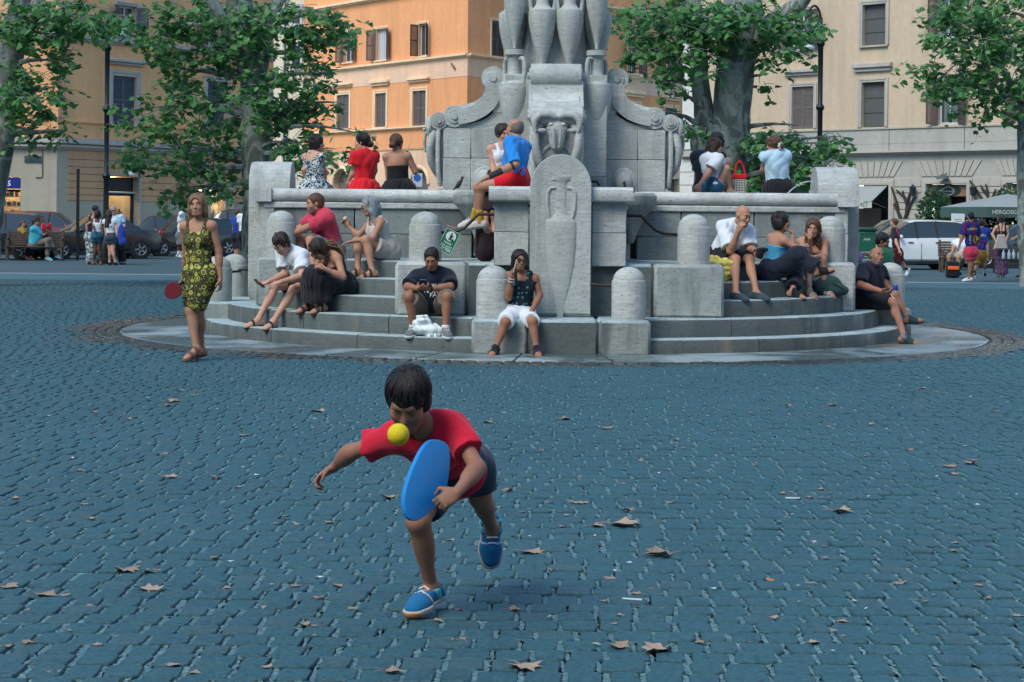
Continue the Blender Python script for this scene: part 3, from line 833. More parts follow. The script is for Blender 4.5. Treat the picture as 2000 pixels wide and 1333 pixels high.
def lamp_glow(name, c, e): return M(name, c, .8, 0, emit=e)

# ---- left house
A_, C_, D_ = (-27.0, 75.0), (-18.04, 75.0), (-10.8, 85.3)
lh = thing('corner_house', 'ochre corner house with slate shutters and lit shops behind the left tree', 'house', (-18, 79, 0))
w1, w2 = Wall(A_, C_), Wall(C_, D_)
zs0 = w2.hit(110, 291)[1]; zs1 = w2.hit(110, 268)[1]; zt0 = w2.hit(110, 75)[1]; zt1 = w2.hit(110, 62)[1]; zdado = w2.hit(150, 393)[1]
TOP = 17.0
h2 = []; h2g = []
window(lh, w2, (220, 150, 265, 243), 'shut', P_TRIM, SHUT_G, .2, hood=(w2.hit(243, 128)[1], w2.hit(243, 117)[1]), holes=h2)
window(lh, w2, (405, 160, 440, 250), 'shut', P_TRIM, SHUT_G, .2, hood=(w2.hit(420, 142)[1], w2.hit(420, 132)[1]), holes=h2)
window(lh, w2, (230, 12, 265, 75), 'open', P_TRIM, SHUT_G, .14, holes=h2)
window(lh, w2, (398, 30, 430, 92), 'open', P_TRIM, SHUT_G, .14, holes=h2)
window(lh, w2, (500, 172, 524, 255), 'shut', P_TRIM, SHUT_G, .2, holes=h2)
h1 = []
window(lh, w1, (2, 165, 18, 245), 'shut', P_TRIM, SHUT_G, .2, holes=h1)
wpart('upper_wall', w2.panel(MB(), 0, w2.L, zs0, TOP, h2), P_OCHRE, lh, smooth=False)
wpart('upper_wall', w1.panel(MB(), 0, w1.L, zs0, TOP, h1), P_OCHRE, lh, smooth=False)
shop1 = w2.rect(209, 345, 271, 440); shop1 = (shop1[0], shop1[1], .1, shop1[3])
shop2 = w2.rect(387, 371, 454, 440); shop2 = (shop2[0], shop2[1], .1, shop2[3])
shop0 = w1.rect(-45, 345, 40, 440); shop0 = (shop0[0], shop0[1], .1, shop0[3])
a_beige = w2.hit(132, 350)[0]
wpart('ground_wall', w1.panel(MB(), 0, w1.L, 0, zs0, [shop0], .5), P_BEIGE, lh, smooth=False)
wpart('ground_wall', w2.panel(MB(), 0, a_beige, 0, zs0, []), P_BEIGE, lh, smooth=False)
wpart('dado_wall', w2.panel(MB(), a_beige, w2.L, 0, zdado, [shop1, shop2], .5), P_BEIGE, lh, smooth=False)
# rusticated courses as real boards of plaster with joints
course_y = [393, 381, 368, 354.7, 340.6, 326.6, 312, 291]
back = MB(); w2.box(back, a_beige, shop1[0] - .12, -.2, -.03, zdado, zs0); w2.box(back, shop1[1] + .12, shop2[0] - .12, -.2, -.03, zdado, zs0); w2.box(back, shop2[1] + .12, w2.L, -.2, -.03, zdado, zs0); w2.box(back, shop1[0] - .12, shop1[1] + .12, -.2, -.03, shop1[3], zs0); w2.box(back, shop2[0] - .12, shop2[1] + .12, -.2, -.03, shop2[3], zs0)
wpart('wall_backing', back, P_RUST, lh)
for k in range(7):
    z0, z1 = w2.hit(150, course_y[k])[1], w2.hit(150, course_y[k + 1])[1]
    spans = [(a_beige, shop1[0] - .1), (shop1[1] + .1, shop2[0] - .1), (shop2[1] + .1, w2.L)]
    if z0 > shop1[3]: spans = [(a_beige, shop2[0] - .1), (shop2[1] + .1, w2.L)]
    if z0 > max(shop1[3], shop2[3]): spans = [(a_beige, w2.L)]
    for (b0, b1) in spans:
        mb = MB(); w2.box(mb, b0, b1, -.1, .012, z0 + .012, z1 - .012, .015); wpart('plaster_course', mb, P_RUST, lh)
band('string_course', lh, w2, 0, w2.L, zs0, zs1, P_TRIM, ((0, .12), (.18, .22), (.34, .12), (.5, .28), (.62, .10)))
band('string_course', lh, w1, 0, w1.L + .1, zs0, zs1, P_TRIM, ((0, .12), (.18, .22), (.34, .12), (.5, .28), (.62, .10)))
band('string_course', lh, w2, 0, w2.L, zt0, zt1, P_TRIM, ((0, .10), (.35, .22), (.8, .14)))
band('string_course', lh, w1, 0, w1.L + .1, zt0, zt1, P_TRIM, ((0, .10), (.35, .22), (.8, .14)))
band('sill_course', lh, w2, 0, w2.L, w2.hit(150, 240)[1], w2.hit(150, 236)[1], P_OCHRE, ((0, .08),))
band('sill_course', lh, w1, 0, w1.L + .05, w2.hit(110, 236)[1], w2.hit(110, 232)[1], P_OCHRE, ((0, .08),))
mb = MB(); w2.box(mb, 0, .32, -.05, .09, zs1, zt0); wpart('corner_strip', mb, P_RUST, lh)
mb = MB(); w1.box(mb, w1.L - .3, w1.L + .05, -.05, .06, zs1, zt0); wpart('corner_strip', mb, P_OCHRE, lh)
roof_cap(lh, [A_, C_, D_, (-14, 100), (-27, 100)], TOP, P_OCHRE)
mb = MB(); v0 = w1.rect(48, 305, 82, 318); w1.box(mb, v0[0], v0[1], -.02, .03, v0[2], v0[3])
for k in range(6): zz = v0[2] + (v0[3] - v0[2]) * (k + .5) / 6; w1.box(mb, v0[0] + .03, v0[1] - .03, .03, .05, zz - .012, zz + .012)
wpart('vent_grille', mb, SHUT_G, lh)
mb = MB(); mb.tube([w1.p(w1.hit(83, y)[0], .03, w1.hit(83, y)[1]) for y in (292, 340, 345)] + [w1.p(w1.hit(x, 347)[0], .03, w1.hit(x, 347)[1]) for x in (80, 70)], .02, 6); wpart('cable', mb, SHUT_P, lh)
# shops
def shopfront(w, op, sign_z, lit, frame_c, with_shelves, seed):
    a0, a1, z0, z1 = op; r = random.Random(seed)
    mb = MB(); fw = .09
    n = max(1, round((a1 - a0) / 1.2))
    for k in range(n + 1): a = a0 + (a1 - a0 - fw) * k / n; w.box(mb, a, a + fw, -.42, -.32, z0, sign_z)
    w.box(mb, a0, a1, -.425, -.315, sign_z - .1, sign_z); w.box(mb, a0, a1, -.425, -.315, z0, z0 + .3)
    fr = wpart('shop_window', mb, frame_c, lh)
    mg = MB(); w.box(mg, a0 + .05, a1 - .05, -.375, -.365, z0 + .3, sign_z - .1)
    gm = custom('shop_glass', lambda n, l, b: shop_glass(n, l, b)); obj('pane', mg, gm, fr)
    mi = MB(); D = 2.2
    w.box(mi, a0, a1, -D - .05, -D, z0, z1); w.box(mi, a0 - .1, a0, -D, -.45, z0, z1); w.box(mi, a1, a1 + .1, -D, -.45, z0, z1); w.box(mi, a0, a1, -D, -.45, z1, z1 + .1); w.box(mi, a0, a1, -D, -.45, z0 - .1, z0)
    obj('shop_room', mi, M('shop_room_wall', (.55, .45, .33), .8, .2, 2), fr)
    ml = MB()
    for q in range(2): a = a0 + (a1 - a0) * (q + .5) / 2; w.box(ml, a - .3, a + .3, -1.6, -1.1, z1 - .06, z1 - .02)
    obj('ceiling_lamp', ml, lamp_glow('warm_shop_lamp', (1, .75, .45), lit), fr)
    if with_shelves:
        for zz in np.linspace(z0 + .5, sign_z - .3, 5):
            ms = MB(); w.box(ms, a0 + .1, a1 - .1, -1.0, -.6, zz, zz + .03); obj('shelf', ms, M('pale_shelf', (.7, .66, .58), .6, .1), fr)
            a = a0 + .15
            mgd = MB()
            while a < a1 - .3:
                wd = r.uniform(.08, .2); hh = r.uniform(.1, .26); w.box(mgd, a, a + wd, -.9, -.7, zz + .03, zz + .03 + hh, mi=r.randrange(4)); a += wd + r.uniform(.03, .12)
            obj('goods', mgd, [M('goods_a', (.45, .12, .08), .6), M('goods_b', (.6, .5, .35), .6), M('goods_c', (.1, .2, .12), .6), M('goods_d', (.55, .3, .25), .6)], fr)
    else:
        for k, a in enumerate(np.linspace(a0 + .35, a1 - .35, 3)):
            c = w.p(a, -.8, 0)
            md = MB(); md.lathe([(0, z0 + .3), (.16, z0 + .3), (.03, z0 + .34), (.025, z0 + .8), (.13, z0 + .85), (.15, z0 + 1.0), (.11, z0 + 1.15), (.17, z0 + 1.38), (.12, z0 + 1.48), (.045, z0 + 1.52), (.045, z0 + 1.6), (0, z0 + 1.62)], 14, c=(c[0], c[1], 0))
            obj('dress_form', md, M(('form_ochre', 'form_brown', 'form_dark')[k], ((.6, .35, .08), (.3, .17, .08), (.12, .06, .04))[k], .8), fr)
    return fr
def shop_glass(n, l, b):
    tr = n.new('ShaderNodeBsdfTransparent'); gl = n.new('ShaderNodeBsdfGlossy'); gl.inputs['Roughness'].default_value = .03
    mx = n.new('ShaderNodeMixShader'); mx.inputs[0].default_value = .18; tr.inputs[0].default_value = (.85, .88, .88, 1)
    l.new(tr.outputs[0], mx.inputs[1]); l.new(gl.outputs[0], mx.inputs[2]); l.new(mx.outputs[0], n['Material Output'].inputs[0])
zt = w1.hit(20, 370)[1]
shopfront(w1, shop0, zt, 9, DARK, True, 1)
mb = MB(); w1.box(mb, shop0[0] + .02, shop0[1] - .02, -.30, -.02, zt + .02, shop0[3] - .02, .02)
sg = wpart('shop_sign', mb, M('blue_sign_board', (.012, .03, .22), .4, .1), lh)
place_text('lettering', "Rudy's", .46, M('white_sign_paint', (.75, .78, .8), .5, 0), sg, w1.p(w1.hit(-9, 357)[0] + .02, -.008, w1.hit(5, 356.5)[1]), w1.U, (0, 0, 1), ext=.006)
z1t = w2.hit(240, 378)[1]
shopfront(w2, shop1, z1t, 4, DARK, False, 2)
mb = MB(); w2.box(mb, shop1[0] + .04, shop1[1] - .04, -.42, -.3, z1t + .07, shop1[3] - .03); wpart('transom_panel', mb, M('dark_transom', (.018, .022, .03), .35, .2), lh)
mb = MB(); w2.box(mb, shop1[0], shop1[1], -.42, -.2, z1t, z1t + .06); wpart('transom_bar', mb, FRAME_W, lh)
for (op, ) in ((shop1,), (shop2,)):
    mb = MB(); w2.box(mb, op[0] - .1, op[0] - .002, -.3, .05, 0, op[3] + .1); w2.box(mb, op[1] + .002, op[1] + .1, -.3, .05, 0, op[3] + .1); w2.box(mb, op[0], op[1], -.3, .047, op[3] + .002, op[3] + .1); wpart('shop_surround', mb, P_TRIM, lh)
shopfront(w2, shop2, shop2[3] - .05, 4.5, FRAME_W, False, 3)
c = w2.p(w2.hit(243, 340)[0], .35, w2.hit(243, 340)[1]); mb = MB(); mb.lathe([(0, .12), (.05, .1), (.2, -.02), (.21, -.05), (0, -.04)], 14, c=c); mb.tube([w2.p(w2.hit(243, 340)[0], .0, c[2] + .15), (c[0], c[1], c[2] + .15), (c[0], c[1], c[2] + .08)], .015, 6); wpart('wall_lamp', mb, FRAME_W, lh)
pavement('left_pavement', [(-40, 71.2), (-17.2, 71.2), (-7.6, 84.6), (-10.8, 86), (-18.1, 75.2), (-40, 75.2)])

# ---- centre house
E_ = (-2.62, 108.0); L_ = (-13.7, 123.5); R_ = (13.2, 129.6)
ch = thing('orange_house', 'bright orange corner house with brown louvred shutters behind the fountain', 'house', (0, 115, 0))
wl_, wr_ = Wall(L_, E_), Wall(E_, R_)
hl, hr = [], []
def hood_px(w, x, y0, y1): return (w.hit(x, y1)[1], w.hit(x, y0)[1])
window(ch, wl_, (735, 57, 756, 118), 'open', P_PEACH, SHUT_B, .12, holes=hl, curtain=True)
window(ch, wl_, (818, 47, 836, 110), 'ajar', P_PEACH, SHUT_B, .12, holes=hl)
window(ch, wl_, (672, 64, 690, 122), 'open', P_PEACH, SHUT_B, .12, holes=hl)
window(ch, wl_, (733, 183, 754, 249), 'shut', P_PEACH, SHUT_P, .2, hood=hood_px(wl_, 743, 157, 168), holes=hl)
window(ch, wl_, (806, 178, 832, 246), 'shut', P_PEACH, SHUT_P, .2, hood=hood_px(wl_, 818, 152, 161), holes=hl)
window(ch, wl_, (658, 186, 682, 252), 'shut', P_PEACH, SHUT_P, .2, hood=hood_px(wl_, 670, 164, 171), holes=hl)
window(ch, wr_, (960, 42, 986, 113), 'shut', P_PEACH, SHUT_B, .12, holes=hr)
window(ch, wr_, (1227, 82, 1247, 145), 'open', P_PEACH, SHUT_B, .12, holes=hr)
window(ch, wr_, (1304, 94, 1322, 153), 'open', P_PEACH, SHUT_B, .12, holes=hr)
window(ch, wr_, (1224, 205, 1249, 262), 'shut', P_PEACH, SHUT_B, .2, hood=hood_px(wr_, 1236, 178, 190), holes=hr)
window(ch, wr_, (1299, 212, 1321, 266), 'shut', P_PEACH, SHUT_B, .2, hood=hood_px(wr_, 1310, 187, 197), holes=hr)
zc = {k: wl_.hit(905, y)[1] for k, y in (('g', 287), ('s', 246), ('s1', 241), ('u', 112), ('u1', 105), ('t', -20), ('t1', -30))}
zc['t'] = wl_.hit(650, 17)[1]; zc['t1'] = wl_.hit(650, 10)[1]
CT = 24.0
wpart('upper_wall', wl_.panel(MB(), 0, wl_.L, zc['g'], CT, hl), P_ORANGE, ch, smooth=False)
wpart('upper_wall', wr_.panel(MB(), 0, wr_.L, zc['g'], CT, hr), P_ORANGE, ch, smooth=False)
for w in (wl_, wr_):
    e = .12 if w is wl_ else 0
    band('string_course', ch, w, -e, w.L + e, zc['u'], zc['u1'], P_PEACH, ((0, .12), (.4, .25)))
    band('string_course', ch, w, -e, w.L + e, zc['s'], zc['s1'], P_PEACH, ((0, .12), (.4, .22)))
    band('string_course', ch, w, -e, w.L + e, zc['t'], zc['t1'], P_PEACH, ((0, .14), (.4, .3)))
    band('pale_frieze', ch, w, 0, w.L, zc['u'] - 1.1, zc['u'], P_PINK, ((0, .02),))
    band('pale_frieze', ch, w, 0, w.L, zc['g'] - .02, zc['g'] + .08, P_RUST, ((0, .06),))
ga = []
for (x0, x1, yt) in ((652, 684, 332), (804, 836, 331)):
    a0, a1 = wl_.hit(x0, 350)[0], wl_.hit(x1, 350)[0]; zt_ = wl_.hit((x0 + x1) / 2, yt)[1]; ga.append((a0, a1, 0.0, zt_ - (a1 - a0) / 2))
gb = [(wr_.hit(1304, 350)[0], wr_.hit(1326, 350)[0], 0, wr_.hit(1315, 350)[1])]
wpart('ground_wall', wl_.panel(MB(), 0, wl_.L, 0, zc['g'], [(a0, a1, z0, z1 + (a1 - a0) / 2) for a0, a1, z0, z1 in ga], .4), P_PINK, ch, smooth=False)
wpart('ground_wall', wr_.panel(MB(), 0, wr_.L, 0, zc['g'], gb, .4), P_PINK, ch, smooth=False)
for a0, a1, z0, z1 in ga:
    am, rr = (a0 + a1) / 2, (a1 - a0) / 2; top = z1 + rr
    for s in (-1, 1):                       # spandrels turn the square head into an arch
        pts = [(s * rr, 0), (s * rr, rr)] + [(s * rr * math.cos(t), rr * math.sin(t)) for t in [PI / 2 * (1 - k / 8) for k in range(9)]]
        mb = MB(); mb.prism(pts, wl_.p(am, 0, z1), wl_.U, (0, 0, 1), wl_.N, -.4, .004); wpart('arch_spandrel', mb, P_PINK, ch, smooth=False)
    mb = MB(); mb.tube([wl_.p(am + (rr + .12) * math.cos(t), .03, z1 + (rr + .12) * math.sin(t)) for t in [PI * k / 14 for k in range(15)]], .12, 6); wpart('arch_moulding', mb, P_PEACH, ch)
    mb = MB(); wl_.box(mb, a0, a1, -.5, -.38, 0, top); wpart('door', mb, SHUT_P, ch)
    c = wl_.p(am - rr * 1.1, .3, top + .6); mb = MB(); mb.sphere(c, .16, 10, 8); wpart('wall_lamp', mb, P_CREAM, ch)
mb = MB(); wr_.box(mb, gb[0][0], gb[0][1], -.5, -.38, 0, gb[0][3]); wpart('door', mb, SHUT_P, ch)
roof_cap(ch, [L_, E_, R_, (14, 150), (-14, 150)], CT, P_RUST)
mb = MB(); mb.tube([wr_.p(wr_.hit(x, y)[0], .25, wr_.hit(x, y)[1]) for x, y in ((1219, 148), (1230, 152), (1243, 152), (1254, 148), (1260, 140))], .03, 6); wpart('slack_cable', mb, P_CREAM, ch)
mb = MB(); mb.tube([wl_.p(wl_.hit(x, y)[0], .1, wl_.hit(x, y)[1]) for x, y in ((884, 125), (888, 130), (891, 135))], .06, 6); wpart('stay_bracket', mb, SHUT_P, ch)
sp = MB(); q = W(815, 352, 104); sp.box((q[0], q[1], q[2]), (.55, .04, .75)); o = thing('parking_sign', 'small white sign with blue no-parking disc behind the woman in black', 'sign', (q[0], q[1], 0))
wpart('board', sp, M('white_sign_plate', (.7, .7, .7), .5, .05), o)
sp = MB(); sp.lathe([(0, 0), (.2, 0), (.2, .02), (0, .02)], 20); sp.v = [(q[0] + v[0], q[1] - .02 - v[2], q[2] + .12 + v[1]) for v in sp.v]; wpart('disc', sp, M('blue_disc', (.05, .15, .5), .5, 0), o)
sp = MB(); sp.tube([(q[0], q[1] + .04, 0), (q[0], q[1] + .04, q[2] + .3)], .03, 8); wpart('post', sp, SHUT_P, o)

# ---- pale house in the gap
gh = thing('cream_house', 'pale cream house in the gap between the ochre and orange houses', 'house', (-21, 150, 0))
wg = Wall((-26, 150), (-13.0, 150)); hg = []
window(gh, wg, (529, 15, 545, 49), 'shut', P_WHITE, SHUT_G, .16, holes=hg)
window(gh, wg, (571, 12, 586, 47), 'shut', P_WHITE, SHUT_G, .16, holes=hg)
window(gh, wg, (571, 90, 586, 135), 'shut', P_WHITE, SHUT_G, .16, holes=hg)
wpart('wall', wg.panel(MB(), 0, wg.L, 0, 22, hg), P_CREAM, gh, smooth=False)
mb = MB(); wg.box(mb, wg.hit(552, 50)[0], wg.hit(562, 50)[0], 0, .12, 0, 22); wpart('pilaster', mb, P_WHITE, gh)
mb = MB(); mb.tube([wg.p(wg.hit(557, 50)[0], .2, 0), wg.p(wg.hit(557, 50)[0], .2, 22)], .06, 6); wpart('drain_pipe', mb, SHUT_P, gh)
band('string_course', gh, wg, 0, wg.L, wg.hit(557, 55)[1], wg.hit(557, 48)[1], P_WHITE, ((0, .2),))

# ---- right house
rh = thing('sand_house', 'sand coloured house with grey stone ground floor and dark windows on the right', 'house', (15, 86, 0))
RL, RR = (8.42, 92.92), (24.6, 77.06)
wR = Wall(RL, RR); hR = []
window(rh, wR, (1685, 9, 1730, 89), 'roller', P_TRIM, SHUT_B, .16, holes=hR)
window(rh, wR, (1683, 161, 1728, 249), 'roller', P_TRIM, SHUT_B, .16, hood=hood_px(wR, 1705, 124, 140), sill=False, holes=hR)
window(rh, wR, (1547, 170, 1589, 252), 'shut', P_TRIM, SHUT_P, .16, hood=hood_px(wR, 1567, 136, 148), sill=False, holes=hR)
window(rh, wR, (1546, 20, 1586, 98), 'open', P_TRIM, SHUT_B, .13, holes=hR)
window(rh, wR, (1833, 159, 1872, 243), 'open', P_TRIM, SHUT_B, .16, sill=False, holes=hR)
window(rh, wR, (1833, -6, 1866, 75), 'open', P_TRIM, SHUT_B, .13, holes=hR)
window(rh, wR, (1985, 160, 2020, 240), 'open', P_TRIM, SHUT_B, .16, sill=False, holes=hR)
window(rh, wR, (1425, 178, 1460, 258), 'shut', P_TRIM, SHUT_P, .16, sill=False, holes=hR)
window(rh, wR, (1425, 30, 1460, 106), 'open', P_TRIM, SHUT_B, .13, holes=hR)
zr = {k: wR.hit(1734, y)[1] for k, y in (('b', 250), ('c1', 296), ('c0', 304), ('v1', 316), ('v0', 346))}
TR = 19.0
wpart('upper_wall', wR.panel(MB(), 0, wR.L, zr['b'], TR, hR), P_SAND, rh, smooth=False)
band('stone_band', rh, wR, 0, wR.L, zr['c1'], zr['b'], P_GREY, ((0, .06), (.28, .05), (.32, .06), (.94, .12)))
for x in (1738, 1885, 1600):
    mb = MB(); a = wR.hit(x, 270)[0]; wR.box(mb, a - .012, a + .012, .03, .066, zr['c1'] + .02, zr['b'] - .1); wpart('joint_strip', mb, DARK, rh)
band('cornice', rh, wR, 0, wR.L, zr['c0'], zr['c1'], P_TRIM, ((0, .12), (.3, .22), (.65, .34)))
ops = []
def op_px(x0, x1, yt): a0, a1 = wR.hit(x0, 400)[0], wR.hit(x1, 400)[0]; o = (a0, a1, .1, wR.hit((x0 + x1) / 2, yt)[1]); ops.append(o); return o
shA = op_px(1667, 1737, 361); shB = op_px(1522, 1582, 363); dC = op_px(1810, 1889, 360); shD = op_px(1967, 2030, 358); shE = op_px(1400, 1470, 366)
wpart('ground_wall', wR.panel(MB(), 0, wR.L, 0, zr['c0'], ops, .45), P_GREY, rh, smooth=False)
# voussoir blocks over the openings and coursed blocks between them
GR2 = plaster('grey_stone_block', (.40, .39, .335))
def voussoirs(o):
    am = (o[0] + o[1]) / 2; n = 9; half = (o[1] - o[0]) / 2 + .25; z0 = max(zr['v0'], o[3] + .18); z1 = zr['v1']
    for k in range(n):
        t0, t1 = -1 + 2 * k / n, -1 + 2 * (k + 1) / n
        pts = [(half * t0 + .02, 0), (half * t1 - .02, 0), (half * t1 * 1.38 - .02, z1 - z0), (half * t0 * 1.38 + .02, z1 - z0)]
        mb = MB(); mb.prism(pts, wR.p(am, 0, z0), wR.U, (0, 0, 1), wR.N, -.05, .05, b=.015); wpart('voussoir', mb, GR2, rh)
for o_ in ops: voussoirs(o_)
cy = [347, 366, 378, 397, 410, 429, 442, 461]
srt = sorted(ops)
for i in range(len(srt) + 1):
    b0 = srt[i - 1][1] + .28 if i else .75; b1 = srt[i][0] - .28 if i < len(srt) else wR.L
    if b1 - b0 < .4: continue
    for k in range(len(cy) - 1):
        z1, z0 = wR.hit(1770, cy[k])[1], max(0, wR.hit(1770, cy[k + 1])[1])
        if z1 - z0 < .05: continue
        mb = MB(); wR.box(mb, b0, b1, -.05, .045, z0 + .018, z1 - .018, .015); wpart('stone_course', mb, GR2, rh)
for o_ in ops:
    mb = MB()
    for d0, d1, e in ((.0, .07, .16), (.0, .11, .07)):
        wR.box(mb, o_[0] - e - .09, o_[0] - e + .06, -.05, d1, 0, o_[3] + e + .09, .01); wR.box(mb, o_[1] + e - .06, o_[1] + e + .09, -.05, d1, 0, o_[3] + e + .09, .01); wR.box(mb, o_[0] - e + .06, o_[1] + e - .06, -.05, d1 - .003, o_[3] + e - .06, o_[3] + e + .09, .01)
    wpart('door_surround', mb, P_TRIM, rh)
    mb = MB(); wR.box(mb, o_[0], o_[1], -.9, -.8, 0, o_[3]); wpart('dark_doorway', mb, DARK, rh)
# corner pilaster, whitish
mb = MB(); wR.box(mb, -.05, .78, -.3, .12, zr['c1'] + .3, TR); wpart('corner_pilaster', mb, P_WHITE, rh)
for k in range(7):
    z0, z1 = zr['c0'] * k / 7, zr['c0'] * (k + 1) / 7
    mb = MB(); wR.box(mb, -.2, .74, -.3, .10, z0 + .015, z1 - .015, .012); wpart('quoin', mb, P_WHITE, rh)
wS = Wall((11.2, 108), RL); wpart('side_wall', wS.panel(MB(), 0, wS.L, 0, TR, []), P_SAND, rh, smooth=False)
roof_cap(rh, [RL, RR, (32, 92), (12, 108)], TR, P_SAND)
# drain pipe
a = wR.hit(1464, 150)[0]; mb = MB(); mb.tube([wR.p(a, .1, zr['c1']), wR.p(a, .1, TR)], .06, 8); wpart('drain_pipe', mb, P_TRIM, rh)
# awning over shop A
AWN = M('grey_green_canvas', (.26, .29, .28), .8, .1, 3)
z_t, z_b, z_v = wR.hit(1700, 364)[1], wR.hit(1690, 394)[1] , wR.hit(1690, 407)[1]
mb = MB(); a0, a1 = shA[0] + .05, shA[1] - .1; pr = 1.25
vs = [wR.p(a0, .05, z_t), wR.p(a1, .05, z_t), wR.p(a1, pr, z_b), wR.p(a0, pr, z_b)]
mb.add(vs + [(x, y, z - .03) for x, y, z in vs], [(0, 1, 2, 3), (4, 7, 6, 5), (0, 4, 5, 1), (1, 5, 6, 2), (2, 6, 7, 3), (3, 7, 4, 0)])
aw = thing('awning', 'grey canvas awning let down over a shop door of the sand house', 'awning', tuple(wR.p(a0, 0, 0)))
wpart('canopy', mb, AWN, aw)
mb = MB(); wR.box(mb, a0, a1, pr - .02, pr, z_v, z_b - .04); vl = wpart('valance', mb, M('pale_canvas', (.40, .42, .38), .8, .15), aw)
place_text('lettering', 'GOURMET', .30, M('faded_print', (.09, .09, .08), .8, 0), vl, wR.p((a0 + a1) / 2, pr + .003, (z_v + z_b) / 2 - .02), wR.U, (0, 0, 1))
for a in (a0 + .02, a1 - .02):
    mb = MB(); mb.tube([wR.p(a, .05, z_b - .3), wR.p(a, pr, z_b - .03)], .02, 6); wpart('arm', mb, SHUT_P, aw)
# shop A brown shutter, shop B interior
mb = MB(); wR.box(mb, shA[0] + .03, shA[0] + (shA[1] - shA[0]) * .62, -.5, -.4, 0, z_v - .0); wpart('brown_door', mb, M('brown_panel', (.10, .075, .06), .6, .3, 3), rh)
mb = MB(); wR.box(mb, shB[0] + .05, shB[1] - .05, -.3, -.2, z_v, shB[3] - .03); sb = wpart('shop_board', mb, M('dark_green_board', (.01, .035, .03), .4, .2), rh)
place_text('lettering', 'caffe', .5, M('green_neon_letters', (.25, .5, .15), .5, 0), sb, wR.p((shB[0] + shB[1]) / 2 + .35, -.19, (z_v + shB[3]) / 2 - .25), wR.U, (0, 0, 1))
# entrance C sign
zb = wR.hit(1850, 384)[1]
mb = MB(); wR.box(mb, dC[0] + .02, dC[1] - .02, -.3, -.12, zb, dC[3] - .02, .01); sc = wpart('sign_board', mb, M('brown_sign_board', (.20, .115, .075), .6, .1), rh)
am = (dC[0] + dC[1]) / 2 ; zm = (zb + dC[3]) / 2
mb = MB(); mb.prism([(.62 * math.cos(t), .27 * math.sin(t)) for t in [2 * PI * k / 28 for k in range(28)]], wR.p(am, 0, zm), wR.U, (0, 0, 1), wR.N, -.13, -.10); obj('oval_plate', mb, M('dark_green_plate', (.012, .03, .03), .4, .1), sc)
PALE = M('pale_sign_paint', (.62, .60, .50), .6, 0)
mb = MB(); mb.tube([wR.p(am + .30 * math.cos(t), -.09, zm - .04 + .17 * math.sin(t)) for t in [PI * .62 + 2 * PI * .88 * k / 28 * 1.0 for k in range(29)]], .014, 5)
mb.tube([wR.p(am - .08, -.09, zm + .10), wR.p(am - .04, -.09, zm + .2), wR.p(am, -.09, zm + .14), wR.p(am + .04, -.09, zm + .2), wR.p(am + .08, -.09, zm + .10)], .014, 5); obj('pot_emblem', mb, PALE, sc)
place_text('lettering', 'LA FORNACE', .085, PALE, sc, wR.p(am, -.095, zm - .05), wR.U, (0, 0, 1))
mb = MB(); c = wR.p(am, .35, wR.hit(1850, 346)[1]); mb.lathe([(0, .14), (.06, .1), (.28, -.06), (.3, -.1), (0, -.08)], 14, c=c); mb.tube([wR.p(am, 0, c[2] + .2), c], .02, 6); wpart('wall_lamp', mb, M('dull_green_metal', (.06, .09, .09), .5), rh)
for x in (1790, 1908):
    c = wR.p(wR.hit(x, 372)[0], .3, wR.hit(x, 374)[1]); mb = MB()
    mb.lathe([(0, .35), (.02, .3), (.10, .22), (.16, .17), (.15, .16), (.13, -.14), (.09, -.2), (0, -.22)], 8, c=c); mb.tube([wR.p(wR.hit(x, 372)[0], 0, c[2] - .3), (c[0], c[1], c[2] - .3), (c[0], c[1], c[2] - .2)], .02, 6)
    wpart('wall_lantern', mb, M('dark_lantern_metal', (.03, .04, .045), .4), rh)
mb = MB(); wR.box(mb, dC[0] + .1, dC[0] + .9, -.6, -.5, 0, zb - .02); wpart('brown_door', mb, M('brown_panel', (.10, .075, .06), .6, .3, 3), rh)
mb = MB(); wR.box(mb, shD[0] + .02, shD[1], -.2, -.1, wR.hit(1985, 386)[1], shD[3] - .02); sD = wpart('sign_board', mb, M('brown_dark_board', (.07, .05, .035), .6, .2), rh)
place_text('lettering', 'ALI', .75, M('bronze_letters', (.34, .27, .17), .5, 0), sD, wR.p(wR.hit(1983, 370)[0], -.09, wR.hit(1983, 371)[1]), wR.U, (0, 0, 1), bold=True)
pavement('right_pavement', [(2.5, 93.5), (21.5, 74.2), (60, 36.4), (62, 40), (24.8, 77.5), (8.4, 93.4)])
# far row of houses closing the street beyond, and the sides outside the frame stay open
# ---- unseen house rows behind and beside the camera, added to block low sky light
def row(name, pts, h, c):
    w = Wall(*pts); hs_ = []; mb = MB()
    n = int(w.L / 4.2)
    for k in range(n):
        for f in range(5): a = 1.4 + 4.2 * k; hs_.append((a, a + 1.2, 5.2 + 4.0 * f, 7.2 + 4.0 * f))
    o = obj(name, w.panel(mb, 0, w.L, -.05, h, hs_, .3), c, smooth=False); o['kind'] = 'structure'
    mg = MB(); w.box(mg, 0, w.L, -.45, -.31, 0, h); g = obj('window_glass', mg, GLASS, o)
    return o
row('unseen_houses_behind', ((46, -34), (-46, -34)), 27, P_GREY)
row('unseen_houses_left', ((-46, -34), (-46, 62)), 27, P_SAND)
row('unseen_houses_right', ((46, 30), (46, -34)), 27, P_ORANGE)
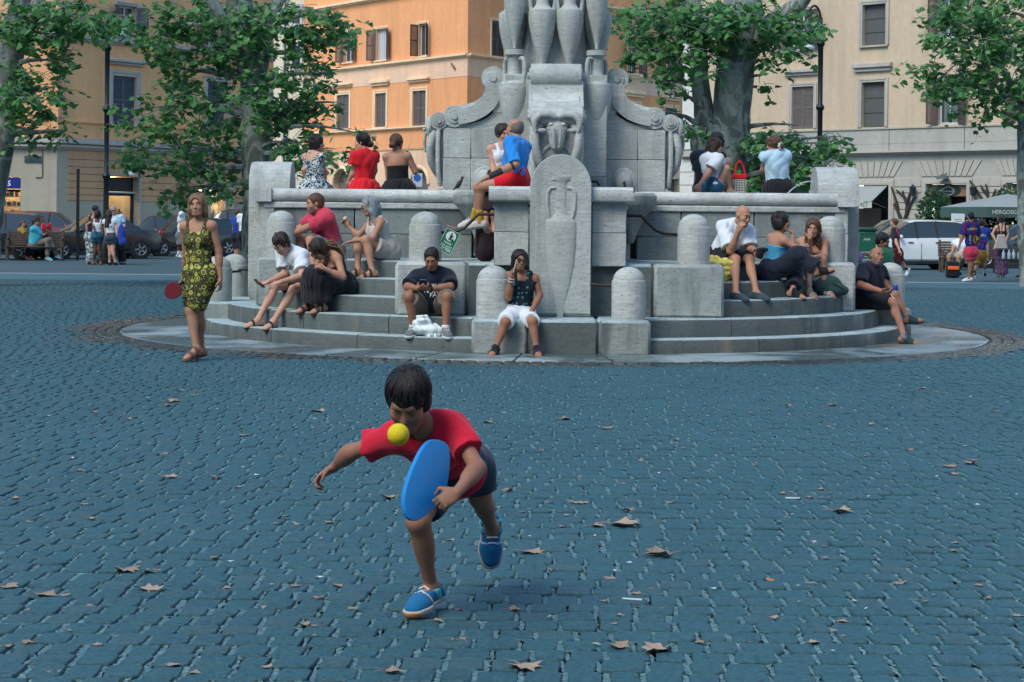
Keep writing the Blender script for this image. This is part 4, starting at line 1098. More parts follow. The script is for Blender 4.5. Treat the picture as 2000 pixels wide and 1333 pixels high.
# ------------------------------------------------------------------ trees
def m_bark(n, l, b):
    v = coords(n, l, scale=(1, 1, .55))
    a = ramp(n, l, noise(n, l, v, 3.2, 3, .5, .6), [(.40, (.09, .115, .10)), (.46, (.18, .22, .20)), (.55, (.28, .33, .30)), (.60, (.09, .11, .09))])
    a = mix(n, l, ramp(n, l, noise(n, l, v, 22, 4), [(.45, 0.0), (.7, .7)]), a, (.12, .15, .13)); l.new(a, b.inputs['Base Color']); b.inputs['Roughness'].default_value = .9
    bump(n, l, b, noise(n, l, v, 7, 5, .7), .6, .04)
BARK = custom('mottled_plane_bark', m_bark)
def leafmat(name, c1, c2):
    def fn(n, l, b):
        g = n.new('ShaderNodeNewGeometry')
        c = mix(n, l, g.outputs['Random Per Island'], c1, c2)
        l.new(c, b.inputs['Base Color']); b.inputs['Roughness'].default_value = .5; b.inputs['Specular IOR Level'].default_value = .3
        tr = n.new('ShaderNodeBsdfTranslucent'); l.new(mix(n, l, .5, c, (.10, .30, .03), 'ADD'), tr.inputs[0])
        mx = n.new('ShaderNodeMixShader'); mx.inputs[0].default_value = .3
        l.new(b.outputs[0], mx.inputs[1]); l.new(tr.outputs[0], mx.inputs[2]); l.new(mx.outputs[0], n['Material Output'].inputs[0])
    return custom(name, fn)
LEAF = leafmat('plane_leaf', (.028, .12, .045), (.115, .29, .08)); LEAF2 = leafmat('shrub_leaf', (.02, .06, .035), (.04, .10, .05))
LOBES = [(-.02, -.10), (.20, -.20), (.30, -.06), (.52, .10), (.30, .22), (.30, .46), (.12, .38), (.0, .66), (-.12, .38), (-.30, .46), (-.30, .22), (-.52, .10), (-.30, -.06), (-.20, -.20)]
def leaf(mb, p, size, d, nrm, r):
    d = np.array(d); d /= np.linalg.norm(d) + 1e-9; nrm = np.array(nrm); s = np.cross(d, nrm); s /= np.linalg.norm(s) + 1e-9; nn = np.cross(s, d)
    f = r.uniform(.1, .5)
    vs = [p + (s * x + d * (y + .15) + nn * (-abs(x) * f - .12 * y * y)) * size for x, y in LOBES]
    mb.add(vs, [(0, 1, 2, 3, 4, 7), (4, 5, 6, 7), (0, 7, 10, 11, 12, 13), (7, 8, 9, 10)])
def spray(mb, tw, c, rad, n, size, r, droop=.5):
    """a leafy spray: short twigs through a small volume, leaves along them"""
    c = np.array(c)
    for k in range(max(1, n // 5)):
        v = np.array([r.gauss(0, 1), r.gauss(0, 1), r.gauss(0, .8)]); v /= np.linalg.norm(v) + 1e-9
        p0 = c + v * rad * r.uniform(0, .75); dirv = np.array([r.uniform(-1, 1), r.uniform(-1, 1), -droop * r.uniform(.2, 1.2)])
        dirv /= np.linalg.norm(dirv); L = r.uniform(.25, .7)
        p1 = p0 + dirv * L
        tw.tube([p0, (p0 + p1) / 2 + np.array([0, 0, .03]), p1], [.008, .006, .003], 4, cap=False)
        for q in range(5):
            t = (q + r.random()) / 5; p = p0 + dirv * L * t
            d = np.array([r.uniform(-1, 1), r.uniform(-1, 1), r.uniform(-1.1, .3)]); nr = np.array([r.uniform(-.7, .7), r.uniform(-.9, .4), 1.0])
            leaf(mb, p + d * .05, size * r.uniform(.65, 1.2), d, nr, r)
def limb_path(a, b, r, bend=.3, n=7):
    a, b = np.array(a, float), np.array(b, float); L = np.linalg.norm(b - a)
    off = np.array([r.uniform(-1, 1), r.uniform(-1, 1), r.uniform(-.2, .8)]) * L * bend * .5
    return [a * (1 - t) + b * t + off * math.sin(PI * t) + np.array([r.uniform(-1, 1)] * 3) * L * .008 for t in [k / (n - 1) for k in range(n)]]
def plane_tree(label, Y, trunks, clusters, seed, leafsize=.185, wdepth=1.6, stem_from=None):
    """trunks: lists of (px, py, radius m, dY); clusters: (px, py, rx, ry, leaves, dY) in the photograph's pixels at the tree's depth"""
    r = random.Random(seed); base = W(trunks[0][0][0], 0, Y); base[2] = 0; base = W(trunks[0][0][0], 428 + (trunks[0][0][0] - 1000) * ROLL + CAMZ * F / Y, Y)
    t = thing('plane_tree', label, 'tree', (base[0], base[1], 0))
    joints = []
    for k, tk in enumerate(trunks):
        P = [W(x, y, Y + dy) for x, y, rr, dy in tk]; RR = [q[2] for q in tk]
        if k == 0: P[0][2] = -.05
        # resample with small swellings
        pts, rs = [], []
        for i in range(len(P) - 1):
            for s in range(5):
                u = s / 5; pts.append(P[i] * (1 - u) + P[i + 1] * u + np.array([r.uniform(-1, 1), r.uniform(-1, 1), 0]) * RR[i] * .06); rs.append((RR[i] * (1 - u) + RR[i + 1] * u) * r.uniform(.96, 1.05))
        pts.append(P[-1]); rs.append(RR[-1])
        wpart('trunk' if k == 0 else 'limb', MB().tube(pts, rs, 16), BARK, t)
        joints += [(p, q) for p, q in zip(pts, rs) if p[2] > 2.2]
    lv, tw = MB(), MB()
    for (px, py, rx, ry, n, dy) in clusters:
        c = W(px, py, Y + dy)
        sx, sz = rx / F * Y, ry / F * Y
        j, jr = min(joints, key=lambda q: np.linalg.norm(q[0] - c) + max(0, q[0][2] - c[2]) * .6)
        path = limb_path(j, c + np.array([0, 0, sz * .3]), r); tw.tube(path, list(np.linspace(min(jr * .5, .075), .012, len(path))), 6)
        m = max(1, n // (20 if py < 75 else 26))
        for k in range(m):
            while True:
                v = np.array([r.uniform(-1, 1), r.uniform(-1, 1), r.uniform(-1, 1)])
                if v @ v < 1: break
            q = c + v * np.array([sx, wdepth, sz])
            if k % 3 == 0: tw.tube(limb_path(path[-2], q, r, .4, 4), [.014, .011, .008, .005], 4, cap=False)
            spray(lv, tw, q, .28, 22, leafsize, r)
    wpart('branches', tw, BARK, t)
    wpart('crown', lv, LEAF, t, smooth=False)
    return t
plane_tree('large plane tree with dark trunk hanging over the ochre house, left of the fountain', 42,
    [[(500, 560, .40, 0), (505, 430, .34, 0), (500, 300, .32, 0), (497, 180, .31, 0), (478, 60, .30, 0), (455, -60, .28, 0)],
     [(497, 170, .22, .1), (520, 60, .17, .4), (560, -40, .13, .6)], [(490, 120, .18, -.1), (430, 30, .14, -.5), (380, -50, .10, -.8)]],
    [(300, 60, 80, 55, 420, -1), (400, 40, 90, 60, 520, 0), (330, 150, 75, 60, 360, .5), (290, 225, 60, 50, 260, -.5), (375, 225, 70, 55, 330, 0), (330, 300, 80, 50, 380, -.6), (260, 320, 40, 25, 90, -1), (420, 320, 60, 45, 330, 0), (400, 372, 60, 25, 190, -.4), (345, 372, 50, 16, 90, -.6),
     (440, 130, 60, 60, 300, .5), (460, 250, 50, 60, 260, .8), (560, 40, 80, 45, 420, 0), (640, 45, 45, 35, 190, -.3), (680, 40, 20, 14, 40, -.4), (600, 105, 60, 40, 260, .2), (560, 160, 60, 45, 320, 0), (640, 150, 30, 30, 80, -.4), (560, 230, 60, 40, 300, .2), (620, 215, 40, 35, 150, -.2), (665, 205, 18, 12, 30, -.4), (590, 290, 55, 35, 240, -.3), (650, 300, 40, 22, 90, -.5), (530, 300, 40, 50, 220, .6), (700, 262, 26, 10, 28, -.5), (510, 360, 30, 30, 120, .8), (470, 60, 60, 50, 320, -.8), (480, 30, 60, 40, 240, .8), (505, 200, 40, 60, 230, -1.0)], 11)
plane_tree('pale mottled plane tree at the left edge of the picture', 38,
    [[(-40, 620, .36, 0), (-25, 430, .30, 0), (5, 260, .27, 0), (18, 130, .25, 0), (40, 0, .22, 0), (60, -60, .2, 0)], [(20, 110, .16, 0), (62, 45, .13, -.3), (90, -40, .1, -.5)]],
    [(60, 25, 60, 35, 260, -.3), (150, 18, 60, 30, 230, -.4), (200, 40, 40, 25, 70, -.5), (75, 90, 60, 40, 190, 0), (150, 60, 35, 30, 80, -.5), (40, 140, 50, 40, 220, 0), (100, 130, 45, 35, 110, -.2), (50, 185, 60, 35, 260, -.2), (110, 175, 40, 20, 70, -.4), (40, 225, 45, 25, 120, -.3), (75, 255, 50, 18, 80, -.3), (130, 258, 40, 12, 40, -.5), (20, 60, 40, 40, 160, .3), (110, 45, 20, 20, 60, .2)], 12)
plane_tree('broad plane tree with twin trunks right of the fountain column', 40,
    [[(1420, 590, .50, 0), (1425, 420, .44, 0), (1418, 300, .42, 0), (1432, 200, .40, 0), (1440, 90, .42, 0), (1450, 10, .40, 0), (1455, -60, .36, 0)],
     [(1410, 290, .24, 0), (1377, 240, .21, 0), (1366, 150, .19, 0), (1362, 60, .17, 0), (1345, -60, .15, 0)], [(1455, 110, .24, 0), (1500, 50, .2, -.2), (1560, 10, .17, -.4), (1600, -50, .13, -.6)], [(1400, 320, .20, -.1), (1364, 285, .17, -.2), (1362, 245, .16, -.2)]],
    [(1240, 30, 50, 40, 240, -.3), (1290, 60, 50, 45, 260, -.2), (1250, 95, 35, 25, 80, -.5), (1310, 120, 45, 40, 240, -.2), (1290, 165, 28, 18, 50, -.5), (1330, 20, 50, 40, 280, 0), (1370, 50, 45, 50, 330, -.6), (1420, 50, 60, 50, 420, -.9), (1390, 120, 30, 30, 80, -.8), (1480, 40, 50, 50, 300, -.8), (1540, 50, 45, 35, 190, -.5), (1580, 70, 30, 25, 80, -.5), (1510, 110, 40, 30, 110, -.6), (1500, 150, 25, 16, 30, -.7), (1340, 190, 22, 22, 40, -.5), (1345, 250, 40, 25, 110, -.6), (1300, 225, 26, 22, 60, -.3),
     (1480, 290, 60, 35, 380, -.2), (1430, 320, 50, 40, 300, .4), (1540, 290, 50, 30, 300, -.2), (1600, 285, 40, 20, 130, -.3), (1640, 268, 20, 8, 26, -.4), (1520, 330, 60, 35, 330, .2), (1480, 350, 50, 25, 220, .3), (1590, 325, 40, 22, 140, -.2), (1560, 250, 30, 16, 50, -.4)], 13)
plane_tree('plane tree leaning in from the right edge with low leafy branches', 44,
    [[(2008, 560, .20, 0), (2002, 430, .17, 0), (1999, 320, .16, 0), (2002, 220, .16, 0), (2012, 90, .15, 0), (2022, -40, .14, 0)], [(1998, 200, .10, 0), (1960, 140, .07, -.3), (1900, 90, .045, -.6)]],
    [(1830, 15, 40, 22, 120, -.4), (1890, 25, 60, 35, 380, -.3), (1960, 30, 50, 40, 380, 0), (1850, 75, 40, 25, 160, -.5), (1910, 85, 60, 35, 380, -.4), (1970, 90, 40, 40, 330, 0), (1815, 125, 30, 18, 80, -.6), (1870, 130, 50, 28, 260, -.5), (1935, 145, 50, 30, 300, -.3), (1830, 162, 35, 16, 90, -.6), (1890, 175, 40, 20, 130, -.5), (1960, 185, 40, 25, 200, -.2), (1925, 205, 40, 16, 110, -.4), (1985, 140, 30, 40, 220, .3), (1985, 215, 20, 14, 60, 0), (1930, 225, 16, 8, 20, -.4)], 14)
def shrub(name, label, c, rx, rz, n, seed, pot=None, cat='shrub', stems=5):
    r = random.Random(seed); t = thing(name, label, cat, (c[0], c[1], 0)); lv, tw = MB(), MB()
    z0 = .13
    for k in range(stems): tw.tube(limb_path((c[0] + r.uniform(-.06, .06), c[1] + r.uniform(-.06, .06), z0), (c[0] + r.uniform(-1, 1) * rx * .6, c[1] + r.uniform(-.4, .4), c[2] + r.uniform(-.3, .8) * rz), r), list(np.linspace(.035, .01, 7)), 6)
    for k in range(n):
        while True:
            v = np.array([r.uniform(-1, 1) for _ in range(3)])
            if v @ v < 1: break
        p = np.array(c) + v * np.array([rx, rx * .8, rz]); d = v + np.array([r.uniform(-1, 1) for _ in range(3)]) * .8
        leaf(lv, p, .17 * r.uniform(.7, 1.2), d, (r.uniform(-1, 1), r.uniform(-1, .3), 1), r)
    wpart('stems', tw, BARK, t); wpart('foliage', lv, LEAF2, t, smooth=False)
    if pot: mb = MB(); mb.lathe([(0, 0), (pot * .75, 0), (pot, .5), (pot * 1.06, .5), (pot * 1.06, .56), (pot * .9, .56), (0, .5)], 18, c=(c[0], c[1], .12)); wpart('pot', mb, M('terracotta_pot', (.22, .10, .06), .8), t)
    return t
shrub('potted_shrub', 'dark leafy shrub in a pot beside the brown sign doorway', W(1826, 418, 78), .75, 1.0, 900, 21, .35)
shrub('potted_shrub', 'tall thin shrub rising in front of the green market parasol', W(1968, 420, 67), .62, 1.05, 620, 22, .35)
shrub('potted_shrub', 'low dark shrub behind the woman with the pale tote bag', W(1915, 455, 66), .6, .9, 500, 23, .3)
# bare climbing stems trained on the stone wall
def climber(label, pts_list, seed):
    r = random.Random(seed); a0, _ = wR.hit(*pts_list[0][0]); t = thing('bare_climber', label, 'climber', tuple(wR.p(a0, .15, 0)))
    for pts in pts_list:
        P = [wR.p(wR.hit(x, y)[0], .12, wR.hit(x, y)[1]) for x, y in pts]
        wpart('stem', MB().tube(P, list(np.linspace(.085, .035, len(P))), 7), M('dark_climber_bark', (.035, .03, .028), .9, .2), t)
climber('bare dark climbing stems on the grey wall left of the brown sign', [[(1766, 470), (1766, 440), (1772, 425), (1774, 400), (1768, 385), (1758, 375), (1753, 372)], [(1766, 440), (1757, 415), (1754, 395), (1748, 378), (1744, 365)], [(1770, 428), (1778, 405), (1785, 392), (1791, 384)], [(1773, 400), (1778, 385), (1780, 376)], [(1756, 405), (1749, 398)], [(1774, 395), (1766, 380), (1766, 373)], [(1765, 437), (1760, 420), (1752, 405), (1748, 400)]], 1)
climber('bare dark climbing stems on the grey wall above the parasol', [[(1925, 470), (1925, 400), (1920, 388), (1912, 375), (1903, 362), (1897, 353)], [(1930, 470), (1932, 395), (1932, 375), (1928, 360)], [(1936, 400), (1942, 385), (1947, 370)], [(1931, 378), (1922, 370), (1918, 362)]], 2)
# ------------------------------------------------------------------ street furniture
LAMP_M = M('dark_green_lamp_post', (.012, .016, .018), .45, .2, 8, metal=.3); LAMP_G = M('milky_lamp_glass', (.62, .68, .70), .25, .05)
def street_lamp(label, px, Y, ytop, side, lamp_px):
    b = W(px, 400, Y); b[2] = 0; t = thing('street_lamp', label, 'street lamp', tuple(b)); x, y = b[0], b[1]
    zt = W(px, ytop, Y)[2]
    prof = [(0, 0), (.28, 0), (.28, .12), (.22, .16), (.20, .7), (.14, .8), (.10, .9), (.085, 2.0)]
    for z in (zt - 4.6, zt - 2.6, zt - .75):
        prof += [(.078, z - .1), (.11, z - .06), (.13, z), (.10, z + .06), (.072, z + .1)]
    prof = sorted(prof, key=lambda q: q[1]); prof += [(.05, zt), (0, zt + .02)]
    wpart('post', MB().lathe(prof, 14, c=(x, y, 0)), LAMP_M, t)
    lp = W(lamp_px[0], lamp_px[1], Y); dx = lp[0] - x; zc = zt - .15; path = []
    for k in range(13):
        a = PI * k / 12; path.append((x + dx * (1 - math.cos(a)) / 2, y, zc + .5 * math.sin(a)))
    path.append((lp[0], y, lp[2] + .42))
    wpart('bracket', MB().tube([(x, y, zc - .4)] + path, .035, 8), LAMP_M, t)
    mb = MB(); mb.tube([(x + dx * (.18 + .3 * k / 12 + .12 * math.sin(k * .8)), y, zc + .05 + .16 * math.cos(k * .8)) for k in range(13)], .022, 6); wpart('scroll', mb, LAMP_M, t)
    h = MB(); h.lathe([(0, .5), (.05, .48), (.06, .40), (.035, .36), (.08, .28), (.085, .16), (.10, .14), (.20, .03), (.21, .0), (0, .0)], 16, c=tuple(lp)); wpart('lamp_hood', h, M('weathered_lamp_metal', (.12, .16, .18), .5), t)
    g = MB(); g.lathe([(.20, -.002), (.225, -.06), (.20, -.15), (.15, -.19), (0, -.20)], 16, c=tuple(lp)); wpart('lamp_shade', g, LAMP_G, t)
street_lamp('dark iron street lamp in front of the ochre house', 207, 57, 45, 1, (238, 62))
street_lamp('dark iron street lamp in front of the sand house', 1600, 55, 35, -1, (1577, 88))
b = W(152, 420, 60); t = thing('sign_post', 'thin dark post standing left of the street lamp and group', 'post', (b[0], b[1], 0)); z = W(152, 334, 60)[2]
wpart('post', MB().box((b[0], b[1], z / 2), (.09, .09, z), b=.01), LAMP_M, t); wpart('cap', MB().box((b[0], b[1], z + .03), (.1, .1, .06), b=.01), LAMP_M, t)
WOOD = M('dark_bench_wood', (.075, .055, .045), .6, .3, 5)
def bench(label, o, rz, L=1.8):
    t = thing('park_bench', label, 'bench', o, rz)
    for k in range(5): obj('slat', MB().box((0, .12 - .085 * k + .05, .43), (L, .07, .035), b=.006), WOOD, t)
    for k in range(6): obj('slat', MB().box((0, .24 + .012 * k, .50 + .075 * k), (L, .03, .062), b=.006), WOOD, t)
    for s in (-1, 1):
        x = s * (L / 2 - .06)
        obj('leg', MB().box((x, -.24, .21), (.06, .06, .42), b=.008), WOOD, t)
        obj('leg', MB().tube([(x, .22, 0), (x, .20, .42), (x, .31, .95)], .035, 8), WOOD, t)
        obj('armrest', MB().tube([(x, -.26, .42), (x, -.27, .66), (x, .0, .68), (x, .24, .66)], .03, 8), WOOD, t)
    return t
bo = ground(66, 509); bench('dark slatted park bench at far left seen from behind', (bo[0], bo[1] + .1, 0), R(8))
bo = ground(1895, 533); bench('dark slatted park bench under the trees on the right', (bo[0], bo[1] + .25, 0), R(-4), 1.7)
# green recycling bin
bn = W(1690, 470, 52); t = thing('recycling_bin', 'dark green waste container with pale lettering behind the right pier', 'bin', (bn[0], bn[1], 0))
GB = M('dark_green_plastic', (.012, .075, .05), .5, .15)
wpart('body', MB().box((bn[0], bn[1], .62), (.52, .5, 1.2), b=.05), GB, t); wpart('lid', MB().box((bn[0], bn[1], 1.26), (.56, .54, .1), b=.03), GB, t)
pl = wpart('label_plate', MB().box((bn[0], bn[1] - .255, .72), (.40, .012, .7), b=.004), M('green_label', (.01, .10, .06), .5), t)
for k, tx in enumerate(('BATTERIE', 'PILE', 'FARMACI')): place_text('lettering', tx, .075, PALE, pl, (bn[0], bn[1] - .263, .62 - .1 * k), (1, 0, 0), (0, 0, 1))
place_text('lettering', 'AMA', .09, PALE, pl, (bn[0], bn[1] - .263, .98), (1, 0, 0), (0, 0, 1))
# market parasol
pc = W(1968, 400, 66); t = thing('market_parasol', 'grey green square market parasol with lettered valance on the right', 'parasol', (pc[0], pc[1], 0))
zl = W(1900, 405, 66)[2]; za = W(1968, 379, 66)[2]; hw = 1.7; mb = MB()
cs = [(-hw, -hw), (hw, -hw), (hw, hw), (-hw, hw)]; ca, sa = math.cos(R(14)), math.sin(R(14)); cs = [(x * ca - y * sa, x * sa + y * ca) for x, y in cs]
v = [(pc[0] + x, pc[1] + y, zl) for x, y in cs] + [(pc[0], pc[1], za)]; vb = [(x, y, z - .02) for x, y, z in v]
mb.add(v + vb, [(0, 1, 4), (1, 2, 4), (2, 3, 4), (3, 0, 4), (6, 5, 9), (7, 6, 9), (8, 7, 9), (5, 8, 9)]); wpart('canopy', mb, M('grey_green_parasol', (.24, .27, .26), .8, .1), t)
mb = MB(); VH = .36
for k in range(4):
    a, c = v[k], v[(k + 1) % 4]; mb.add([a, c, (c[0], c[1], zl - VH), (a[0], a[1], zl - VH)], [(0, 1, 2, 3)])
vl = wpart('valance', mb, M('green_valance', (.05, .10, .085), .8, .1), t)
mid = (np.array(v[0]) + np.array(v[1])) / 2; ud = np.array([ca, sa, 0])
place_text('lettering', 'HERGOSGRAU', .2, PALE, vl, mid - ud * .85 + np.array([sa, -ca, 0]) * .012 + np.array([0, 0, -VH / 2]), ud, (0, 0, 1))
wpart('pole', MB().tube([(pc[0], pc[1], 0), (pc[0], pc[1], za)], .035, 8), SHUT_P, t); wpart('foot', MB().box((pc[0], pc[1], .06), (.8, .8, .12), b=.02), SHUT_P, t)
for x, y in cs: wpart('rib', MB().tube([(pc[0], pc[1], za - .05), (pc[0] + x * .98, pc[1] + y * .98, zl - .03)], .018, 6), SHUT_P, t)
bq = W(1871, 436, 63); t = thing('menu_board', 'white menu board standing below the parasol edge', 'board', (bq[0], bq[1], 0))
bd = wpart('board', MB().box((bq[0], bq[1], bq[2]), (.44, .04, .62), b=.008), M('white_menu_card', (.55, .6, .6), .6, .05), t)
for k in range(6): obj('print_line', MB().box((bq[0], bq[1] - .022, bq[2] + .12 - .065 * k), (.3 if k % 2 else .24, .003, .016)), SHUT_P, bd)
for s in (-1, 1): wpart('leg', MB().tube([(bq[0] + s * .18, bq[1] + .02, 0), (bq[0] + s * .18, bq[1] + .02, bq[2])], .016, 6), SHUT_P, t)
# ------------------------------------------------------------------ cars
TYRE = M('tyre_rubber', (.014, .014, .015), .8, .1); RIM = M('alloy_rim', (.35, .37, .38), .35, .1, metal=.8); TAIL = M('red_tail_lamp', (.55, .012, .02), .2, .1); HEAD = M('clear_headlamp', (.5, .55, .58), .08, .1, spec=.7); BLACKP = M('black_plastic', (.015, .016, .018), .6, .1); CARG = M('car_glass', (.018, .03, .034), .04, .2, 2, spec=.7); PLATE = M('number_plate', (.6, .62, .62), .5, .05)
def car(label, o, rz, col, L=4.1, Wd=1.72, H=1.48, hood=.27, style='hatch', rough=.22, wheel=.31, group=None):
    """x along the car (front at +x), built from lofted sections"""
    t = thing('parked_car', label, 'car', o, rz, group or 'cars parked round the square')
    paint = M('car_paint_%02d%02d%02d' % tuple(int(c * 99) for c in col), col, rough, .06, 3, spec=.5, coat=.45)
    hw = Wd / 2; zb = .20; belt = H * .60
    if style == 'hatch': S_ = [(-.5, .52, .60, .9), (-.485, .66, .86, .94), (-.455, .96, .985, .975)]
    xs = lambda f: f * L
    # stations: x, z top, belt z, half width factor, cabin?
    st = [(-.500, .50 * H, .50 * H, .84, 0), (-.492, .60 * H, .60 * H, .90, 0), (-.470, .66 * H, .63 * H, .95, 0)]
    if style == 'sedan': st += [(-.40, .69 * H, .64 * H, .98, 0), (-.335, .70 * H, .65 * H, .99, 0), (-.20, .965 * H, .64 * H, 1, 1), (-.12, H, .635 * H, 1, 1)]
    else: st += [(-.455, .70 * H, .64 * H, .97, 0), (-.400, .955 * H, .645 * H, .99, 1), (-.34, .985 * H, .64 * H, 1, 1), (-.15, H, .635 * H, 1, 1)]
    st += [(.0, .995 * H, .63 * H, 1, 1), (.07, .965 * H, .625 * H, 1, 1), (.5 - hood - .015, .645 * H, .615 * H, .99, 0), (.40, .60 * H, .575 * H, .97, 0), (.455, .54 * H, .52 * H, .93, 0), (.485, .47 * H, .46 * H, .87, 0), (.5, .38 * H, .38 * H, .80, 0)]
    vs = []; P = 8
    for x, zt, zbelt, wf, cab in st:
        w = hw * wf; wt = w * (.74 if cab else .80); zt_e = zt - (.05 if cab else .012)
        half = [(0, zb), (w * .86, zb), (w * .985, zb + .12), (w, zb + (zbelt - zb) * .55), (w * .965, zbelt), (wt, zt_e), (wt * .72, zt - .012), (0, zt)]
        for y, z in half: vs.append((x * L, y, z))
        for y, z in half[1:-1][::-1]: vs.append((x * L, -y, z))
    n = 14; fs = []; mi = []
    for i in range(len(st) - 1):
        ca_, cb_ = st[i][4], st[i + 1][4]
        for j in range(n):
            fs.append((i * n + j, (i + 1) * n + j, (i + 1) * n + (j + 1) % n, i * n + (j + 1) % n))
            g = 0
            side = j in (4, 9)
            top = j in (5, 6, 7, 8)
            if side and ca_ and cb_: g = 1
            if (top or side) and ca_ != cb_: g = 1 if (top or side) else 0
            mi.append(g)
    fs += [tuple(range(n)), tuple((len(st) - 1) * n + j for j in range(n))]; mi += [0, 0]
    body = MB(); body.v = vs; body.f = fs; body.m = mi
    bo_ = obj('body', body, [paint, CARG], t, ang=32)
    # pillars over the side glass
    for s in (-1, 1):
        def edge(f):
            for i in range(len(st) - 1):
                if st[i][0] <= f <= st[i + 1][0]:
                    u = (f - st[i][0]) / (st[i + 1][0] - st[i][0]); q = [a * (1 - u) + b_ * u for a, b_ in zip(st[i], st[i + 1])]; return q
        for f in ((-.16, .02) if style == 'hatch' else (-.10, .03)):
            q = edge(f); w = hw * q[3]
            obj('pillar', MB().tube([(f * L - .03, s * (w * .965 + .002), q[2]), (f * L, s * (w * .745 + .004), q[1] - .05)], .032, 6), BLACKP, bo_)
        q = edge(.17); obj('mirror', MB().sphere((.17 * L, s * (hw + .09), belt + .08), (.07, .10, .07), 10, 7), paint, bo_)
        for f in (-.14, .10): obj('door_handle', MB().box((f * L - .1, s * (hw + .005), belt - .09), (.17, .03, .03), b=.008), BLACKP, bo_)
        for f in (-.22, -.02, .18): obj('door_seam', MB().box((f * L, s * (hw * .993), .50), (.010, .02, .62)), BLACKP, bo_)
        obj('sill_trim', MB().box((-.01 * L, s * hw * .955, .22), (L * .52, .05, .09), b=.01), BLACKP, bo_)
        obj('headlight', MB().sphere((.452 * L, s * hw * .70, .475 * H), (.15, .17, .075), 12, 8), HEAD, bo_)
        if style == 'hatch': obj('tail_light', MB().box((-.468 * L, s * hw * .855, .66 * H), (.13, .12, .34), b=.04), TAIL, bo_)
        else: obj('tail_light', MB().box((-.478 * L, s * hw * .74, .60 * H), (.12, .34, .14), b=.03), TAIL, bo_)
        for fx in (-.31, .315):
            c = (fx * L, s * (hw - .10), wheel)
            ar = MB(); ar.lathe([(0, -.11), (wheel * 1.16, -.11), (wheel * 1.16, .112), (wheel * 1.05, .118), (0, .118)], 22); ar.v = [(c[0] + v_[0], c[1] + s * (v_[2] - .012), c[2] + v_[1]) for v_ in ar.v]; obj('wheel_arch', ar, BLACKP, bo_)
            ty = MB(); ty.lathe([(wheel * .62, -.10), (wheel * .93, -.10), (wheel, -.06), (wheel, .08), (wheel * .94, .125), (wheel * .64, .125)], 24); ty.v = [(c[0] + v_[0], c[1] + s * v_[2], c[2] + v_[1]) for v_ in ty.v]
            wh = obj('wheel', ty, TYRE, t)
            rm = MB(); rm.lathe([(0, .09), (.05, .10), (.06, .085), (wheel * .22, .08), (wheel * .6, .105), (wheel * .66, .12), (wheel * .66, -.05), (0, -.05)], 20)
            for k in range(5):
                a = 2 * PI * k / 5; rm.box((.38 * wheel * math.cos(a), .38 * wheel * math.sin(a), .10), (wheel * .5, .05, .03), a)
            rm.v = [(c[0] + v_[0], c[1] + s * v_[2], c[2] + v_[1]) for v_ in rm.v]; obj('rim', rm, RIM, wh)
    obj('grille', MB().box((.492 * L, 0, .40 * H), (.05, hw * .85, .12), b=.015), BLACKP, bo_)
    obj('front_bumper', MB().box((.47 * L, 0, .30), (.16, hw * 1.66, .20), b=.06), paint, bo_)
    obj('rear_bumper', MB().box((-.475 * L, 0, .36), (.14, hw * 1.76, .26), b=.06), paint, bo_)
    obj('number_plate', MB().box((.512 * L, 0, .37), (.012, .42, .1)), PLATE, bo_); obj('number_plate', MB().box((-.512 * L, 0, .48), (.012, .42, .1)), PLATE, bo_)
    if style == 'hatch':
        obj('rear_window', MB().box((0, 0, 0), (.012, hw * 1.18, .30), b=.004), CARG, bo_, loc=(-.433 * L, 0, .82 * H)).rotation_euler = (0, R(-22 + 32), 0)
    return t
def at(px, Y): p = W(px, 428, Y); return (p[0], p[1], 0)
BLK = (.012, .014, .016)
car('black hatchback at the far left edge, only its rear with red lamp in view', at(-22, 61), R(186), BLK, 3.9, H=1.52)
car('dark red estate car parked behind the bench by the lit shop', at(98, 69), R(3), (.18, .01, .015), 4.4, H=1.58)
car('black saloon parked nose towards the bench on the left', at(183, 63.5), R(212), BLK, 4.3, style='sedan', H=1.44)
car('dark grey hatchback between the group of women and man in white', at(306, 72), R(190), (.02, .025, .03), 4.1, H=1.47)
car('black hatchback with rounded nose beside the man in white shirt', at(362, 69), R(216), BLK, 4.2, H=1.40)
car('tall black van parked behind the woman in yellow dress', at(452, 70.5), R(182), BLK, 4.3, H=1.72)
car('white hatchback with tall red tail lamp on the right', at(1779, 59.5), R(187), (.62, .68, .68), 3.65, 1.62, 1.55, .2, wheel=.30)
car('teal hatchback parked behind the white car', at(1745, 66), R(186), (.01, .16, .17), 4.0, 1.7, 1.58)
car('dark green car beyond the woman with the tote bag', at(1985, 63), R(185), (.02, .05, .05), 4.2, H=1.45)
